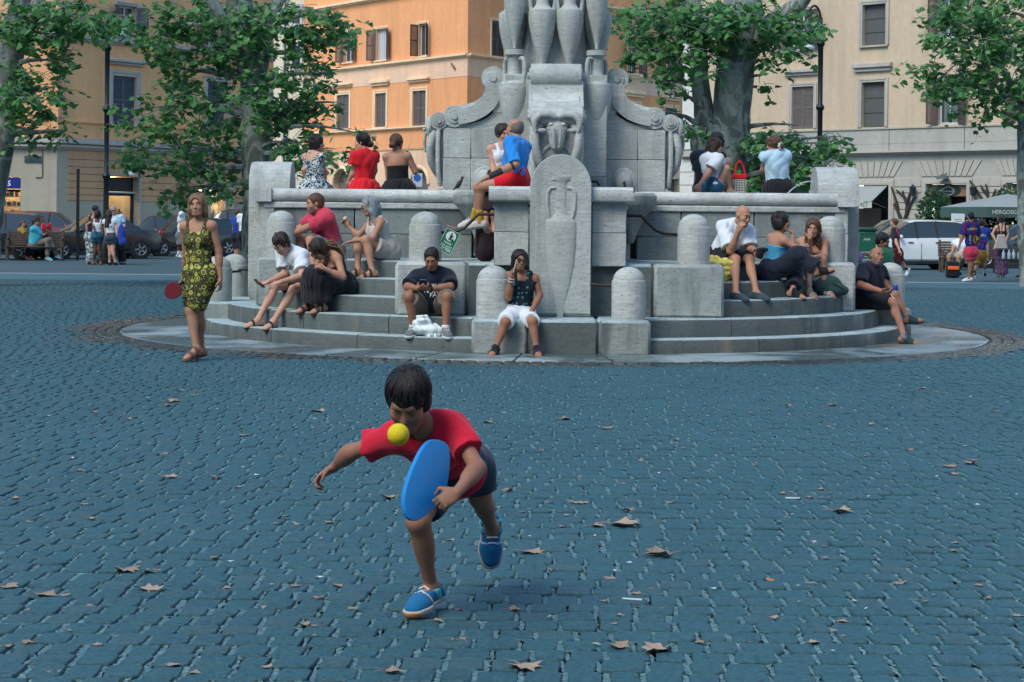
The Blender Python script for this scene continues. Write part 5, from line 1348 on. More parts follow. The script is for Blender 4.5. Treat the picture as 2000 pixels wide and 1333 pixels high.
# ------------------------------------------------------------------ figures: smooth-blended volumes meshed as one continuous surface
def nrm(v): v = np.asarray(v, float); return v / (np.linalg.norm(v) + 1e-12)
class Sdf:
    def __init__(s, vox): s.ops = []; s.vox = vox
    def rc(s, a, b, ra, rb, k=.02, op='u', clip=(), fl=None):
        """tapered capsule; clip: (point, normal) half spaces kept on the -normal side; fl: (axis, factor) squashes it along an axis"""
        a, b = np.asarray(a, float), np.asarray(b, float); m = max(ra, rb)
        s.ops.append((op, k, np.minimum(a, b) - m, np.maximum(a, b) + m, 'rc', (a, b, ra, rb, clip, fl))); return s
    def el(s, c, r, Rm=None, k=.02, op='u', clip=()):
        c = np.asarray(c, float); r = np.asarray(r, float); Rm = np.eye(3) if Rm is None else Rm
        e = np.sqrt(((Rm * r) ** 2).sum(1)); s.ops.append((op, k, c - e, c + e, 'el', (c, r, Rm, clip))); return s
    def cut(s, p, n): s.ops.append(('cut', 0, None, None, 'pl', (np.asarray(p, float), nrm(n)))); return s
    def mesh(s, name, mat, wob=0, wsc=9.0, seed=0):
        u = [o for o in s.ops if o[0] == 'u']; v = s.vox
        lo = np.min([o[2] for o in u], 0) - 4 * v - .01; hi = np.max([o[3] for o in u], 0) + 4 * v + .01
        n = np.ceil((hi - lo) / v).astype(int) + 1
        ax = [(lo[i] + v * np.arange(n[i])).astype(np.float32) for i in range(3)]
        D = np.full(n, 9.0, np.float32)
        for op, k, l0, h0, ty, pr in s.ops:
            if op == 'cut':
                p, nn = pr
                d = (ax[0][:, None, None] - p[0]) * nn[0] + (ax[1][None, :, None] - p[1]) * nn[1] + (ax[2][None, None, :] - p[2]) * nn[2]
                np.maximum(D, d.astype(np.float32), out=D); continue
            mg = k + 3 * v
            i0 = np.clip(np.floor((l0 - mg - lo) / v).astype(int), 0, n - 1); i1 = np.clip(np.ceil((h0 + mg - lo) / v).astype(int) + 1, 1, n)
            if (i1 <= i0).any(): continue
            X = ax[0][i0[0]:i1[0], None, None]; Yy = ax[1][None, i0[1]:i1[1], None]; Z = ax[2][None, None, i0[2]:i1[2]]
            if ty == 'rc':
                a, b, ra, rb, clip, fl = pr; ab = b - a; L2 = max(float(ab @ ab), 1e-9)
                px, py, pz = X - a[0], Yy - a[1], Z - a[2]
                t = np.clip((px * ab[0] + py * ab[1] + pz * ab[2]) / L2, 0, 1)
                qx, qy, qz = px - t * ab[0], py - t * ab[1], pz - t * ab[2]
                if fl is not None:
                    f_ax, ff = fl; dd = qx * f_ax[0] + qy * f_ax[1] + qz * f_ax[2]; q2 = qx * qx + qy * qy + qz * qz - dd * dd + (dd / ff) ** 2
                    d = (np.sqrt(q2) - (ra + (rb - ra) * t)) * min(1, ff + .2)
                else: d = np.sqrt(qx * qx + qy * qy + qz * qz) - (ra + (rb - ra) * t)
            else:
                c, r, Rm, clip = pr; px, py, pz = X - c[0], Yy - c[1], Z - c[2]
                q = [(px * Rm[0, i] + py * Rm[1, i] + pz * Rm[2, i]) / r[i] for i in range(3)]
                k0 = np.sqrt(q[0] ** 2 + q[1] ** 2 + q[2] ** 2); k1 = np.sqrt((q[0] / r[0]) ** 2 + (q[1] / r[1]) ** 2 + (q[2] / r[2]) ** 2) + 1e-6
                d = k0 * (k0 - 1) / k1
            for p, nn in clip:
                d = np.maximum(d, (X - p[0]) * nn[0] + (Yy - p[1]) * nn[1] + (Z - p[2]) * nn[2])
            sl = tuple(slice(i0[i], i1[i]) for i in range(3)); A = D[sl]
            if op == 's': d = -d; h = np.clip(.5 - .5 * (d - A) / max(k, 1e-4), 0, 1); D[sl] = d * (1 - h) + A * h + k * h * (1 - h)
            else: h = np.clip(.5 + .5 * (d - A) / max(k, 1e-4), 0, 1); D[sl] = d * (1 - h) + A * h - k * h * (1 - h)
        if wob:
            r = random.Random(seed); N = np.zeros_like(D)
            for q in range(5):
                w = np.array([r.gauss(0, 1), r.gauss(0, 1), r.gauss(0, .55)]) * wsc * r.uniform(.6, 1.8); ph = r.uniform(0, 6)
                N += 1.15 - 2.3 * np.abs(np.sin(.5 * (ax[0][:, None, None] * w[0] + ax[1][None, :, None] * w[1] + ax[2][None, None, :] * w[2] + ph + 1.1 * np.sin(ax[2][None, None, :] * wsc * .7 + q)))) if q % 2 else np.sin(ax[0][:, None, None] * w[0] + ax[1][None, :, None] * w[1] + ax[2][None, None, :] * w[2] + ph + 1.3 * np.sin(ax[2][None, None, :] * wsc * .7 + ax[0][:, None, None] * wsc * .5 + q))
            D += (wob / 2.6) * N.astype(np.float32) - np.float32(wob * .55)
        return nets(D, lo, v, name, mat)
def nets(D, lo, v, name, mat):
    Sg = D < 0; n = np.array(D.shape)
    c8 = [(i, j, k) for i in (0, 1) for j in (0, 1) for k in (0, 1)]
    sub = lambda A, o: A[o[0]:n[0] - 1 + o[0], o[1]:n[1] - 1 + o[1], o[2]:n[2] - 1 + o[2]]
    cnt = sum(sub(Sg, o).astype(np.int8) for o in c8); msk = (cnt > 0) & (cnt < 8)
    cells = np.argwhere(msk); m = len(cells)
    idx = np.full(msk.shape, -1, np.int64); idx[msk] = np.arange(m)
    val = np.stack([sub(D, o)[msk] for o in c8], 1); C8 = np.array(c8, float)
    acc = np.zeros((m, 3)); num = np.zeros(m)
    for a in range(8):
        for b in range(a + 1, 8):
            if abs(C8[a] - C8[b]).sum() != 1: continue
            va, vb = val[:, a], val[:, b]; x = (va < 0) != (vb < 0); t = np.where(x, va / np.where(va == vb, 1, va - vb), 0)
            acc += np.where(x[:, None], C8[a] + t[:, None] * (C8[b] - C8[a]), 0); num += x
    P = lo + v * (cells + acc / num[:, None]); Q = []
    for axs in range(3):
        o1, o2 = [(1, 2), (2, 0), (0, 1)][axs]
        s0 = [slice(None)] * 3; s1 = [slice(None)] * 3; s0[axs] = slice(0, -1); s1[axs] = slice(1, None)
        for q in (s0, s1): q[o1] = slice(1, -1); q[o2] = slice(1, -1)
        A, B = Sg[tuple(s0)], Sg[tuple(s1)]
        for flip, mk in ((False, A & ~B), (True, ~A & B)):
            e = np.argwhere(mk)
            if not len(e): continue
            e[:, o1] += 1; e[:, o2] += 1
            def cell(d1, d2):
                f = e.copy(); f[:, o1] += d1; f[:, o2] += d2; return idx[f[:, 0], f[:, 1], f[:, 2]]
            q = np.stack([cell(-1, -1), cell(0, -1), cell(0, 0), cell(-1, 0)], 1)
            Q.append(q[:, ::-1] if flip else q)
    Q = np.concatenate(Q)
    me = bpy.data.meshes.new(name); me.vertices.add(len(P)); me.vertices.foreach_set('co', P.astype(np.float32).ravel())
    me.loops.add(Q.size); me.loops.foreach_set('vertex_index', Q.astype(np.int32).ravel())
    me.polygons.add(len(Q)); me.polygons.foreach_set('loop_start', np.arange(0, Q.size, 4, dtype=np.int32))
    me.update(calc_edges=True); me.validate(); me.shade_smooth(); me.materials.append(mat)
    return me
# ---- materials of people
def skin(name, c):
    def fn(n, l, b):
        g = n.new('ShaderNodeNewGeometry'); pos = g.outputs['Position']
        a = mix(n, l, noise(n, l, pos, 14, 4), [x * .88 for x in c], [c[0] * 1.12, c[1] * 1.05, c[2] * 1.02])
        l.new(a, b.inputs['Base Color']); b.inputs['Roughness'].default_value = .6; b.inputs['Specular IOR Level'].default_value = .25
        a = mix(n, l, ramp(n, l, noise(n, l, pos, 5, 5, .65), [(.4, 0.0), (.7, .55)]), a, [c[0] * .74, c[1] * .64, c[2] * .60]); l.new(a, b.inputs['Base Color'])
        bump(n, l, b, noise(n, l, pos, 160, 3), .12, .004)
    return custom('skin_' + name, fn)
SKIN = {'l': skin('light', (.50, .30, .215)), 'm': skin('medium', (.40, .225, .15)), 't': skin('tanned', (.30, .155, .10)), 'd': skin('dark', (.085, .05, .035)), 'b': skin('boy', (.29, .155, .105))}
def hairm(name, c):
    def fn(n, l, b):
        g = n.new('ShaderNodeNewGeometry'); mp = n.new('ShaderNodeMapping'); mp.inputs['Scale'].default_value = (110, 110, 16); l.new(g.outputs['Position'], mp.inputs[0])
        t = noise(n, l, mp.outputs[0], 1, 3, .7)
        l.new(mix(n, l, t, [x * .45 for x in c], [x * 1.7 for x in c]), b.inputs['Base Color']); b.inputs['Roughness'].default_value = .5; b.inputs['Specular IOR Level'].default_value = .3
        bump(n, l, b, t, .8, .01)
    return custom('hair_' + name, fn)
HAIR = {'black': hairm('black', (.012, .011, .012)), 'dbrown': hairm('dark_brown', (.03, .02, .016)), 'brown': hairm('brown', (.085, .045, .028)), 'blond': hairm('dark_blond', (.17, .105, .05)), 'grey': hairm('blue_grey', (.20, .24, .25)), 'stub': hairm('grey_stubble', (.14, .12, .11))}
def cloth(name, c, rough=.85):
    def fn(n, l, b):
        g = n.new('ShaderNodeNewGeometry'); pos = g.outputs['Position']
        l.new(mix(n, l, noise(n, l, pos, 7, 4), [x * .86 for x in c], [min(1, x * 1.1) for x in c]), b.inputs['Base Color'])
        b.inputs['Roughness'].default_value = rough; b.inputs['Specular IOR Level'].default_value = .2; b.inputs['Sheen Weight'].default_value = .12
        h = mix(n, l, .75, noise(n, l, pos, 420, 2), noise(n, l, pos, 22, 3, .5, .8)); bump(n, l, b, h, .35, .012)
    return custom('cloth_' + name, fn)
def pattern(name, fnc):
    def fn(n, l, b):
        g = n.new('ShaderNodeNewGeometry'); l.new(fnc(n, l, g.outputs['Position']), b.inputs['Base Color']); b.inputs['Roughness'].default_value = .8; b.inputs['Specular IOR Level'].default_value = .2
        bump(n, l, b, noise(n, l, g.outputs['Position'], 22, 3, .5, .8), .3, .012)
    return custom('print_' + name, fn)
def vor(n, l, v, sc, out='Distance', f='F1', rnd_=1.0):
    t = n.new('ShaderNodeTexVoronoi'); t.inputs['Scale'].default_value = sc; t.feature = f; t.inputs['Randomness'].default_value = rnd_; l.new(v, t.inputs['Vector']); return t.outputs[out]
def p_paisley(n, l, pos):
    mp = n.new('ShaderNodeMapping'); mp.inputs['Scale'].default_value = (1, .01, 1); l.new(pos, mp.inputs[0])
    d = vor(n, l, mp.outputs[0], 15, rnd_=.45)
    Ye, K = (.50, .50, .05), (.035, .036, .02)
    c = ramp(n, l, d, [(.0, K), (.06, K), (.09, Ye), (.26, Ye), (.30, K), (.35, K), (.38, (.40, .40, .10)), (.47, (.40, .40, .10)), (.51, K), (1, (.16, .16, .05))])
    sp = ramp(n, l, vor(n, l, mp.outputs[0], 44), [(.20, 1.0), (.28, 0.0)])
    return mix(n, l, mix(n, l, ramp(n, l, d, [(.46, 0.0), (.52, 1.0)]), (0, 0, 0), sp), c, (.44, .44, .12))
def p_floral(n, l, pos):
    t = noise(n, l, pos, 26, 3, .55, 1.2); c = ramp(n, l, t, [(.46, (.012, .03, .06)), (.5, (.03, .12, .18)), (.54, (.55, .60, .58)), (.7, (.6, .64, .6))]); return c
def p_dots(n, l, pos): return ramp(n, l, vor(n, l, pos, 19, rnd_=.6), [(.20, (.05, .22, .27)), (.27, (.012, .018, .026))])
def p_barca(n, l, pos):
    sx = n.new('ShaderNodeSeparateXYZ'); l.new(pos, sx.inputs[0]); m = n.new('ShaderNodeMath'); m.operation = 'MULTIPLY'; m.inputs[1].default_value = 26; l.new(sx.outputs[0], m.inputs[0])
    s = n.new('ShaderNodeMath'); s.operation = 'SINE'; l.new(m.outputs[0], s.inputs[0])
    return ramp(n, l, s.outputs[0], [(.0, (.012, .03, .19)), (.55, (.02, .03, .20)), (.75, (.20, .01, .06))])
def p_camo(n, l, pos): return ramp(n, l, noise(n, l, pos, 9, 3), [(.42, (.05, .055, .035)), (.5, (.12, .11, .07)), (.6, (.03, .035, .025))])
def p_rug(n, l, pos): return ramp(n, l, vor(n, l, pos, 30, rnd_=.1), [(.3, (.03, .05, .05)), (.38, (.42, .40, .34))])
PAT = {'paisley': p_paisley, 'floral': p_floral, 'dots': p_dots, 'barca': p_barca, 'camo': p_camo, 'rug': p_rug, 'purple': lambda n, l, pos: ramp(n, l, noise(n, l, pos, 16, 4), [(.4, (.05, .035, .08)), (.6, (.13, .06, .14))])}
COL = {'white': (.62, .68, .72), 'offwhite': (.52, .50, .46), 'black': (.010, .012, .016), 'navy': (.010, .016, .030), 'red': (.60, .012, .022), 'pinkred': (.50, .045, .085), 'boyred': (.55, .012, .04), 'blue': (.015, .22, .62), 'lblue': (.38, .58, .70), 'cyan': (.05, .36, .46), 'skyblue': (.06, .33, .52), 'denim': (.02, .10, .17), 'jean': (.035, .06, .085), 'khaki': (.17, .145, .115), 'beige': (.36, .33, .30), 'maroon': (.05, .006, .014), 'green': (.02, .16, .09), 'grey': (.13, .15, .16), 'mustard': (.36, .20, .03), 'yellow': (.45, .30, .02), 'rblue': (.015, .05, .30), 'dkplum': (.022, .013, .02), 'lilac': (.45, .28, .55), 'shoeblue': (.008, .13, .30), 'tan': (.14, .085, .065), 'brownstrap': (.05, .03, .025), 'dgreen': (.02, .05, .05), 'palegrey': (.40, .42, .42), 'boynavy': (.012, .034, .062)}
def fab(k): return pattern(k, PAT[k]) if k in PAT else cloth(k, COL[k])
EYE_W = M('eye_white', (.55, .54, .52), .25, 0); EYE_D = M('eye_iris', (.018, .012, .01), .15, 0); BROW = M('brow_hair', (.03, .022, .018), .8, 0); LIP = M('lips', (.30, .12, .10), .45, 0); GLS = M('spectacle_frame', (.02, .015, .015), .3, 0); LENS = M('spectacle_lens', (.04, .05, .05), .05, 0, spec=.6)

def TY(px, r):
    dx = ray(px, 560)[0]; a = dx * dx + 1; b = -2 * (dx * FX + FY); c = FX * FX + FY * FY - r * r
    return (-b - math.sqrt(max(0, b * b - 4 * a * c))) / (2 * a)
def on(px, r, z, h):
    Y = TY(px, r); return np.array([ray(px, 560)[0] * Y, Y, z + h])
def bone(parent, tgt, L):
    """world point that shows at pixel tgt=(px,py,s): s 'n'/'f' puts it nearer/farther by what the bone length asks; a number is a depth step"""
    if isinstance(tgt, np.ndarray): return tgt
    px, py, s = tgt; Y = parent[1]
    if not isinstance(s, str): return W(px, py, Y + s)
    sg = -1 if s == 'n' else 1
    for _ in range(6):
        q = W(px, py, Y); dx, dz = q[0] - parent[0], q[2] - parent[2]; l2 = dx * dx + dz * dz
        dy = math.sqrt(max(0, L * L - l2)); Y = .5 * Y + .5 * (parent[1] + sg * dy)
    return W(px, py, Y)
def frame(front, up):
    u = nrm(up); f = np.asarray(front, float); f = nrm(f - u * (f @ u)); l = np.cross(u, f) * -1
    l = np.cross(f, u) * -1
    return np.stack([l, f, u], 1)          # columns: left, front, up
def fdir(yaw, pitch=0): y, p = R(yaw), R(pitch); return np.array([math.sin(y) * math.cos(p), -math.cos(y) * math.cos(p), -math.sin(p)])

def hand(S_, w, d, pn, s, curl=.6, side=1, spread=.12):
    """palm and five fingers at wrist w; d along the hand, pn palm normal, side +1 left hand"""
    d = nrm(d); pn = nrm(pn - d * (np.asarray(pn) @ d)); x = np.cross(pn, d) * side       # x: towards the thumb
    Rm = np.stack([x, pn, d], 1)
    S_.el(w + d * .045 * s, (.040 * s, .018 * s, .052 * s), Rm, k=.012)
    for q, (off, ln) in enumerate(((.028, .92), (.010, 1.0), (-.010, .95), (-.028, .78))):
        p = w + d * .085 * s + x * off * s; a = curl * (.55 + .1 * q); dr = nrm(d + x * spread * (off / .03)); rad = .0088 * s
        for sl in (.038, .027, .020):
            ca, sa = math.cos(a), math.sin(a); q2 = p + (dr * ca + pn * sa) * sl * ln * s
            S_.rc(p, q2, rad, rad * .9, k=.004); p = q2; rad *= .92; a += curl * .9
    p = w + d * .028 * s + x * .034 * s; q2 = p + nrm(d * .7 + x * .75 + pn * .35) * .040 * s; q3 = q2 + nrm(d * .9 + x * (.35 - .4 * curl) + pn * (.3 + .4 * curl)) * .034 * s
    S_.rc(w + d * .02 * s + x * .02 * s, p, .016 * s, .0125 * s, k=.008); S_.rc(p, q2, .0125 * s, .0105 * s, k=.005); S_.rc(q2, q3, .0105 * s, .0085 * s, k=.004)

class Person:
    """pose in the photograph's pixels: every joint is (px, py, depth rule)"""
    def __init__(s, label, Y, H, pel, neck, head, yaw, hyaw, face, LA, RA, LL, RL, sex='m', skin='m', vox=.011, fat=1.0, lf=None, rf=None, lp=8, rp=8, hl=None, hr=None, child=False, hs=1.0, z0=0.0, group=None, nofeet=False):
        s.sc = c = H / 1.70; s.vox = vox; s.sex = sex; s.fat = fat; s.skin = SKIN[skin]; s.child = child
        s.pel = pel if isinstance(pel, np.ndarray) else W(pel[0], pel[1], Y); s.root = thing('person', label, 'person', (s.pel[0], s.pel[1], z0), group=group)
        s.neck = bone(s.pel, neck if len(neck) > 2 else (*neck, 0.0), .50 * c); up = nrm(s.neck - s.pel)
        s.T = frame(fdir(yaw), up); s.Hp = frame(fdir(hyaw), up * .6 + np.array([0, 0, .4])); s.up = up
        shw = (.172 if sex == 'm' else .152) * c; hpw = .092 * c
        if child: shw = .148 * c
        s.head = bone(s.neck, head if len(head) > 2 else (*head, 0.0), .2 * c)
        fy, fp, fr = face; f = fdir(fy, fp); u0 = np.array([0, 0, 1.0]); u0 = nrm(u0 - f * (u0 @ f)); l0 = np.cross(u0, f)
        u = u0 * math.cos(R(fr)) + l0 * math.sin(R(fr)); s.Hd = frame(f, u)
        s.hsc = hs * (.98 if sex == 'm' else .93) * c * (1.22 if child else 1.0)
        s.sh = {}; s.el = {}; s.wr = {}; s.hip = {}; s.kn = {}; s.an = {}; s.foot = {}
        for k, sg, A, Lg, fy_, fp_ in (('L', 1, LA, LL, lf, lp), ('R', -1, RA, RL, rf, rp)):
            s.sh[k] = s.neck - up * .045 * c + s.T[:, 0] * sg * shw
            s.el[k] = bone(s.sh[k], A[0], .285 * c); s.wr[k] = bone(s.el[k], A[1], .245 * c)
            s.hip[k] = s.pel - up * .03 * c + s.Hp[:, 0] * sg * hpw
            s.kn[k] = bone(s.hip[k], Lg[0], .42 * c); s.an[k] = bone(s.kn[k], Lg[1], .41 * c)
            s.foot[k] = fdir(hyaw if fy_ is None else fy_, fp_)
        s.hands = {'L': hl or {}, 'R': hr or {}}
        s.kids = []
    # -- shapes shared by body and clothes
    def torso(s, S_, g=0.0, k=.05, lo=True, hi=True, clip=()):
        c, ft = s.sc, s.fat; T, Hp = s.T, s.Hp; mid = lambda t: s.pel * (1 - t) + s.neck * t; f = s.sex == 'f'
        if lo: S_.el(s.pel + s.up * .02 * c, np.array((.168 if f else .160, .118, .125)) * c * (ft * .5 + .5) + g, Hp, k=k, clip=clip)
        S_.el(mid(.36) + T[:, 1] * .012 * c * ft, np.array((.128 if f else .142, .098 * ft, .15)) * c * (ft * .6 + .4) + g, T, k=k, clip=clip)
        if hi:
            S_.el(mid(.70) , np.array((.140 if f else .160, .106, .165)) * c * (ft * .4 + .6) + g, T, k=k, clip=clip)
            S_.rc(s.sh['L'] - T[:, 0] * .02 * c, s.sh['R'] + T[:, 0] * .02 * c, .056 * c + g, .056 * c + g, k=k, clip=clip)
            if f:
                for sg in (1, -1): S_.el(mid(.66) + T[:, 0] * sg * .068 * c + T[:, 1] * .075 * c, np.array((.062, .055, .06)) * c + g, T, k=.03, clip=clip)
    def hips(s, S_, g=0.0, k=.05, clip=()):
        c = s.sc
        S_.el(s.pel + s.up * .02 * c, np.array((.165, .118, .125)) * c * (s.fat * .5 + .5) + g, s.Hp, k=k, clip=clip)
        for sg in (1, -1): S_.el(s.pel - s.Hp[:, 1] * .05 * c + s.Hp[:, 0] * .07 * sg * c - s.up * .03 * c, np.array((.09, .09, .10)) * c + g, s.Hp, k=k, clip=clip)
    def leg(s, S_, k_, g=0.0, upto=2.0, gk=None, k=.03, flare=0.0):
        """thigh and calf; upto: 0..1 along the thigh, 1..2 along the calf"""
        c = s.sc; h, kn, an = s.hip[k_], s.kn[k_], s.an[k_]; f = s.sex == 'f'; r0, r1 = (.082 if f else .08) * c * (s.fat * .6 + .4), .054 * c
        if s.child: r0, r1 = .072 * c, .050 * c
        t = min(1, upto); e = h * (1 - t) + kn * t; cl = [(e, nrm(kn - h))] if upto < 1 else []
        over = kn - h; e2 = e + nrm(over) * (.03 if upto < 1 else 0); t2 = t + .03 / .4 if upto < 1 else t
        S_.rc(h, e2, r0 + g, r0 + (r1 - r0) * t2 + g + flare * t, k=k, clip=cl)
        if upto > 1:
            t = upto - 1; q = kn * (1 - t) + an * t; cl = [(q, nrm(an - kn))] if upto < 2 else []
            S_.rc(kn, q + nrm(an - kn) * (.03 if upto < 2 else 0), .050 * c + g, (.050 - .018 * t) * c + g + flare, k=k, clip=cl)
            if g < .02:
                ax_ = nrm(an - kn); back = -s.foot[k_]; back = nrm(back - ax_ * (back @ ax_)) if abs(back @ ax_) < .98 else s.Hp[:, 1] * -1
                S_.el(kn * .68 + an * .32 + back * .018 * c, np.array((.045, .045, .11)) * c + g, frame(back, ax_), k=.03, clip=cl)
    def footp(s, S_, k_, g=0.0, clip=(), k=.02):
        c = s.sc; d = s.foot[k_]; an = s.an[k_]; dn = np.array([0, 0, -1.0]); dn = nrm(dn - d * (dn @ d)); hl = an - d * .035 * c + dn * .035 * c; bl = an + d * .105 * c + dn * .048 * c; to = an + d * .165 * c + dn * .056 * c
        S_.rc(an, hl, .034 * c + g, .033 * c + g, k=k, clip=clip); S_.rc(hl, bl, .032 * c + g, .030 * c + g, k=k, clip=clip); S_.rc(an, bl, .036 * c + g, .026 * c + g, k=k, clip=clip)
        S_.rc(bl, to, .034 * c + g, .022 * c + g, k=k, clip=clip); S_.rc(bl + np.cross(d, dn) * .02 * c, to + np.cross(d, dn) * .018 * c - d * .01 * c, .024 * c + g, .018 * c + g, k=k, clip=clip); S_.rc(bl - np.cross(d, dn) * .02 * c, to - np.cross(d, dn) * .018 * c - d * .01 * c, .024 * c + g, .018 * c + g, k=k, clip=clip)
        return an + dn * .074 * c, d, dn          # a point of the sole
    def arm(s, S_, k_, g=0.0, upto=2.0, k=.025, flare=0.0):
        c = s.sc; a, e, w = s.sh[k_], s.el[k_], s.wr[k_]; f = s.sex == 'f' or s.child; r0, r1, r2 = (.046, .037, .0255) if f else (.053, .043, .029)
        r0, r1, r2 = r0 * c * (s.fat * .5 + .5), r1 * c, r2 * c; t = min(1, upto); q = a * (1 - t) + e * t; cl = [(q, nrm(e - a))] if upto < 1 else []
        S_.rc(a, q + nrm(e - a) * (.03 if upto < 1 else 0), r0 + g, r0 + (r1 - r0) * t + g + flare, k=k, clip=cl)
        if upto > 1: S_.rc(e, w, r1 * .98 + g, r2 + g, k=k); S_.rc(e * .75 + w * .25, e * .6 + w * .4, r1 * 1.04 + g, r1 * .95 + g, k=k)
    def h(s, x, y, z): return s.head + s.Hd @ (np.array((x, y, z)) * s.hsc)
    def headp(s, S_):
        q = s.hsc; Hd = s.Hd
        def e(c, r, k=.02, op='u'): S_.el(s.h(*c), np.array(r) * q, Hd, k=k, op=op)
        def rc(a, b, ra, rb, k=.012, op='u'): S_.rc(s.h(*a), s.h(*b), ra * q, rb * q, k=k, op=op)
        e((0, -.015, .038), (.074, .094, .085)); e((0, .018, -.03), (.060, .074, .082), .03); e((0, .045, -.088), (.034, .034, .026), .03)
        for sg in (1, -1):
            e((sg * .037, .058, -.022), (.026, .026, .028), .02); rc((sg * .050, .0, -.055), (sg * .02, .062, -.095), .018, .015, .02)
        if s.child: rc((-.03, .074, .032), (.03, .074, .032), .011, .011, .02)
        else: rc((-.034, .080, .030), (.034, .080, .030), .010, .010, .014)
        for sg in (1, -1): e((sg * .031, .098, .008), (.016, .012, .010), .010, 's')
        if s.child: rc((0, .082, .006), (0, .098, -.026), .008, .011, .012); e((0, .094, -.030), (.014, .011, .009), .008)
        else: rc((0, .086, .012), (0, .106, -.028), .008, .012, .010); e((0, .098, -.032), (.017, .013, .010), .008)
        rc((-.016, .088, -.058), (.016, .088, -.058), .008, .008, .01); rc((-.013, .086, -.070), (.013, .086, -.070), .008, .008, .008)
        for sg in (1, -1): e((sg * .077, -.006, -.002), (.009, .019, .031), .006)
        S_.rc(s.h(0, -.028, -.055), s.neck - s.up * .02 * s.sc, (.053 if s.sex == 'm' and not s.child else .045) * q * .98, (.060 if s.sex == 'm' and not s.child else .050) * q, k=.03)
    def build_body(s, feet=True, fine=True):
        S_ = Sdf(s.vox); s.torso(S_, 0, .04); s.hips(S_, 0)
        c = s.sc
        for k_, sg in (('L', 1), ('R', -1)):
            S_.rc(s.neck + s.up * .02 * c, s.sh[k_], .040 * c, .046 * c, k=.03)
            s.arm(S_, k_); s.leg(S_, k_)
            if feet: s.footp(S_, k_)
            hd = s.hands[k_]; d = hd.get('d'); fa = nrm(s.wr[k_] - s.el[k_]); d = nrm(np.array(d, float)) if d is not None else fa
            pn = np.array(hd.get('n', None) if hd.get('n') is not None else (s.T[:, 0] * -sg * .6 + np.array([0, 0, -.6])), float)
            hand(S_, s.wr[k_], d, pn, c * (1.0 if s.sex == 'm' else .93), hd.get('curl', .55), sg)
            s.hands[k_]['dir'] = d
        s.headp(S_)
        s.body = s.part('body', S_.mesh('body', s.skin))
        return s
    def part(s, name, me, parent=None, mat=None):
        if isinstance(me, MB): o = wpart(name, me, mat, parent or s.root)
        else:
            o = link(name, me, parent or s.root, tuple(-s.root.location) if parent is None else (0, 0, 0))
        return o
    def face(s, glasses=False, brow=True, lips=True, dark=False, beard=None, closed=False):
        b = s.body
        for sg in (1, -1):
            if not closed and not s.child:
                ey = MB(); ey.sphere(s.h(sg * .031, .0805, .008), .0125 * s.hsc, 12, 8); e = s.part('eye', ey, b, EYE_W)
                ir = MB(); ir.sphere(s.h(sg * .031, .0875, .007), .0060 * s.hsc, 10, 6); s.part('iris', ir, b, EYE_D)
            if s.vox < .0115 and not s.child:
                S_ = Sdf(.0035); cc = s.h(sg * .031, .0800, .008); S_.el(cc, np.array((.0140, .0142, .0138)) * s.hsc, s.Hd); lo = getattr(s, 'lid', .0035); S_.cut(s.h(sg * .031, .0935, .008 + lo), -s.Hd[:, 2] + s.Hd[:, 1] * .25); s.part('eyelid', S_.mesh('eyelid', s.skin), b)
            lid = MB(); lid.tube([s.h(sg * .017, .089, .012), s.h(sg * .031, .0950, .009 + getattr(s, 'lid', .0035)), s.h(sg * .046, .085, .012)], [.0018 * s.hsc, .0026 * s.hsc, .0016 * s.hsc], 6); s.part('eyelash', lid, b, BROW)
            if brow:
                bw = MB(); bw.tube([s.h(sg * .014, .0935, .028), s.h(sg * .031, .0945, .034), s.h(sg * .050, .083, .029)], [.0030 * s.hsc, .0036 * s.hsc, .0018 * s.hsc], 6); s.part('eyebrow', bw, b, BROW)
            if glasses:
                g = MB(); pts = [s.h(sg * .032 + .024 * math.cos(a), .104, .006 + .018 * math.sin(a)) for a in [2 * PI * k / 16 for k in range(17)]]; g.tube(pts, .0035 * s.hsc, 6)
                g.tube([s.h(sg * .054, .102, .012), s.h(sg * .074, .05, .012), s.h(sg * .078, -.01, .012)], .003 * s.hsc, 5); g.tube([s.h(0, .106, .012), s.h(sg * .010, .105, .010)], .003 * s.hsc, 5)
                s.part('glasses', g, b, GLS)
                ln = MB(); ln.prism([(.022 * math.cos(a), .016 * math.sin(a)) for a in [2 * PI * k / 14 for k in range(14)]], s.h(sg * .032, .103, .006), s.Hd[:, 0] * s.hsc, s.Hd[:, 2] * s.hsc, s.Hd[:, 1], 0, .002); s.part('lens', ln, b, LENS)
        if lips:
            S_ = Sdf(min(s.vox, .005)); q = s.hsc; S_.rc(s.h(-.017, .0905, -.060), s.h(.017, .0905, -.060), .0055 * q, .0055 * q, .004); S_.rc(s.h(-.013, .0905, -.068), s.h(.013, .0905, -.068), .006 * q, .006 * q, .004); s.part('lips', S_.mesh('lips', LIP), b)
        if beard:
            S_ = Sdf(s.vox * .8); q = s.hsc; Hd = s.Hd
            S_.el(s.h(0, .016, -.042), np.array((.064, .078, .078)) * q, Hd, k=.01); S_.el(s.h(0, .047, -.092), np.array((.040, .040, .030)) * q, Hd, k=.02)
            S_.el(s.h(0, .09, -.012), np.array((.058, .06, .042)) * q, Hd, k=.01, op='s'); S_.el(s.h(0, .11, -.064), np.array((.020, .03, .010)) * q, Hd, k=.006, op='s')
            S_.cut(s.h(0, -.005, 0), -s.Hd[:, 1] * 1.0); S_.cut(s.h(0, 0, -.02), s.Hd[:, 2]); s.part('beard', S_.mesh('beard', HAIR[beard]), b)
        return s
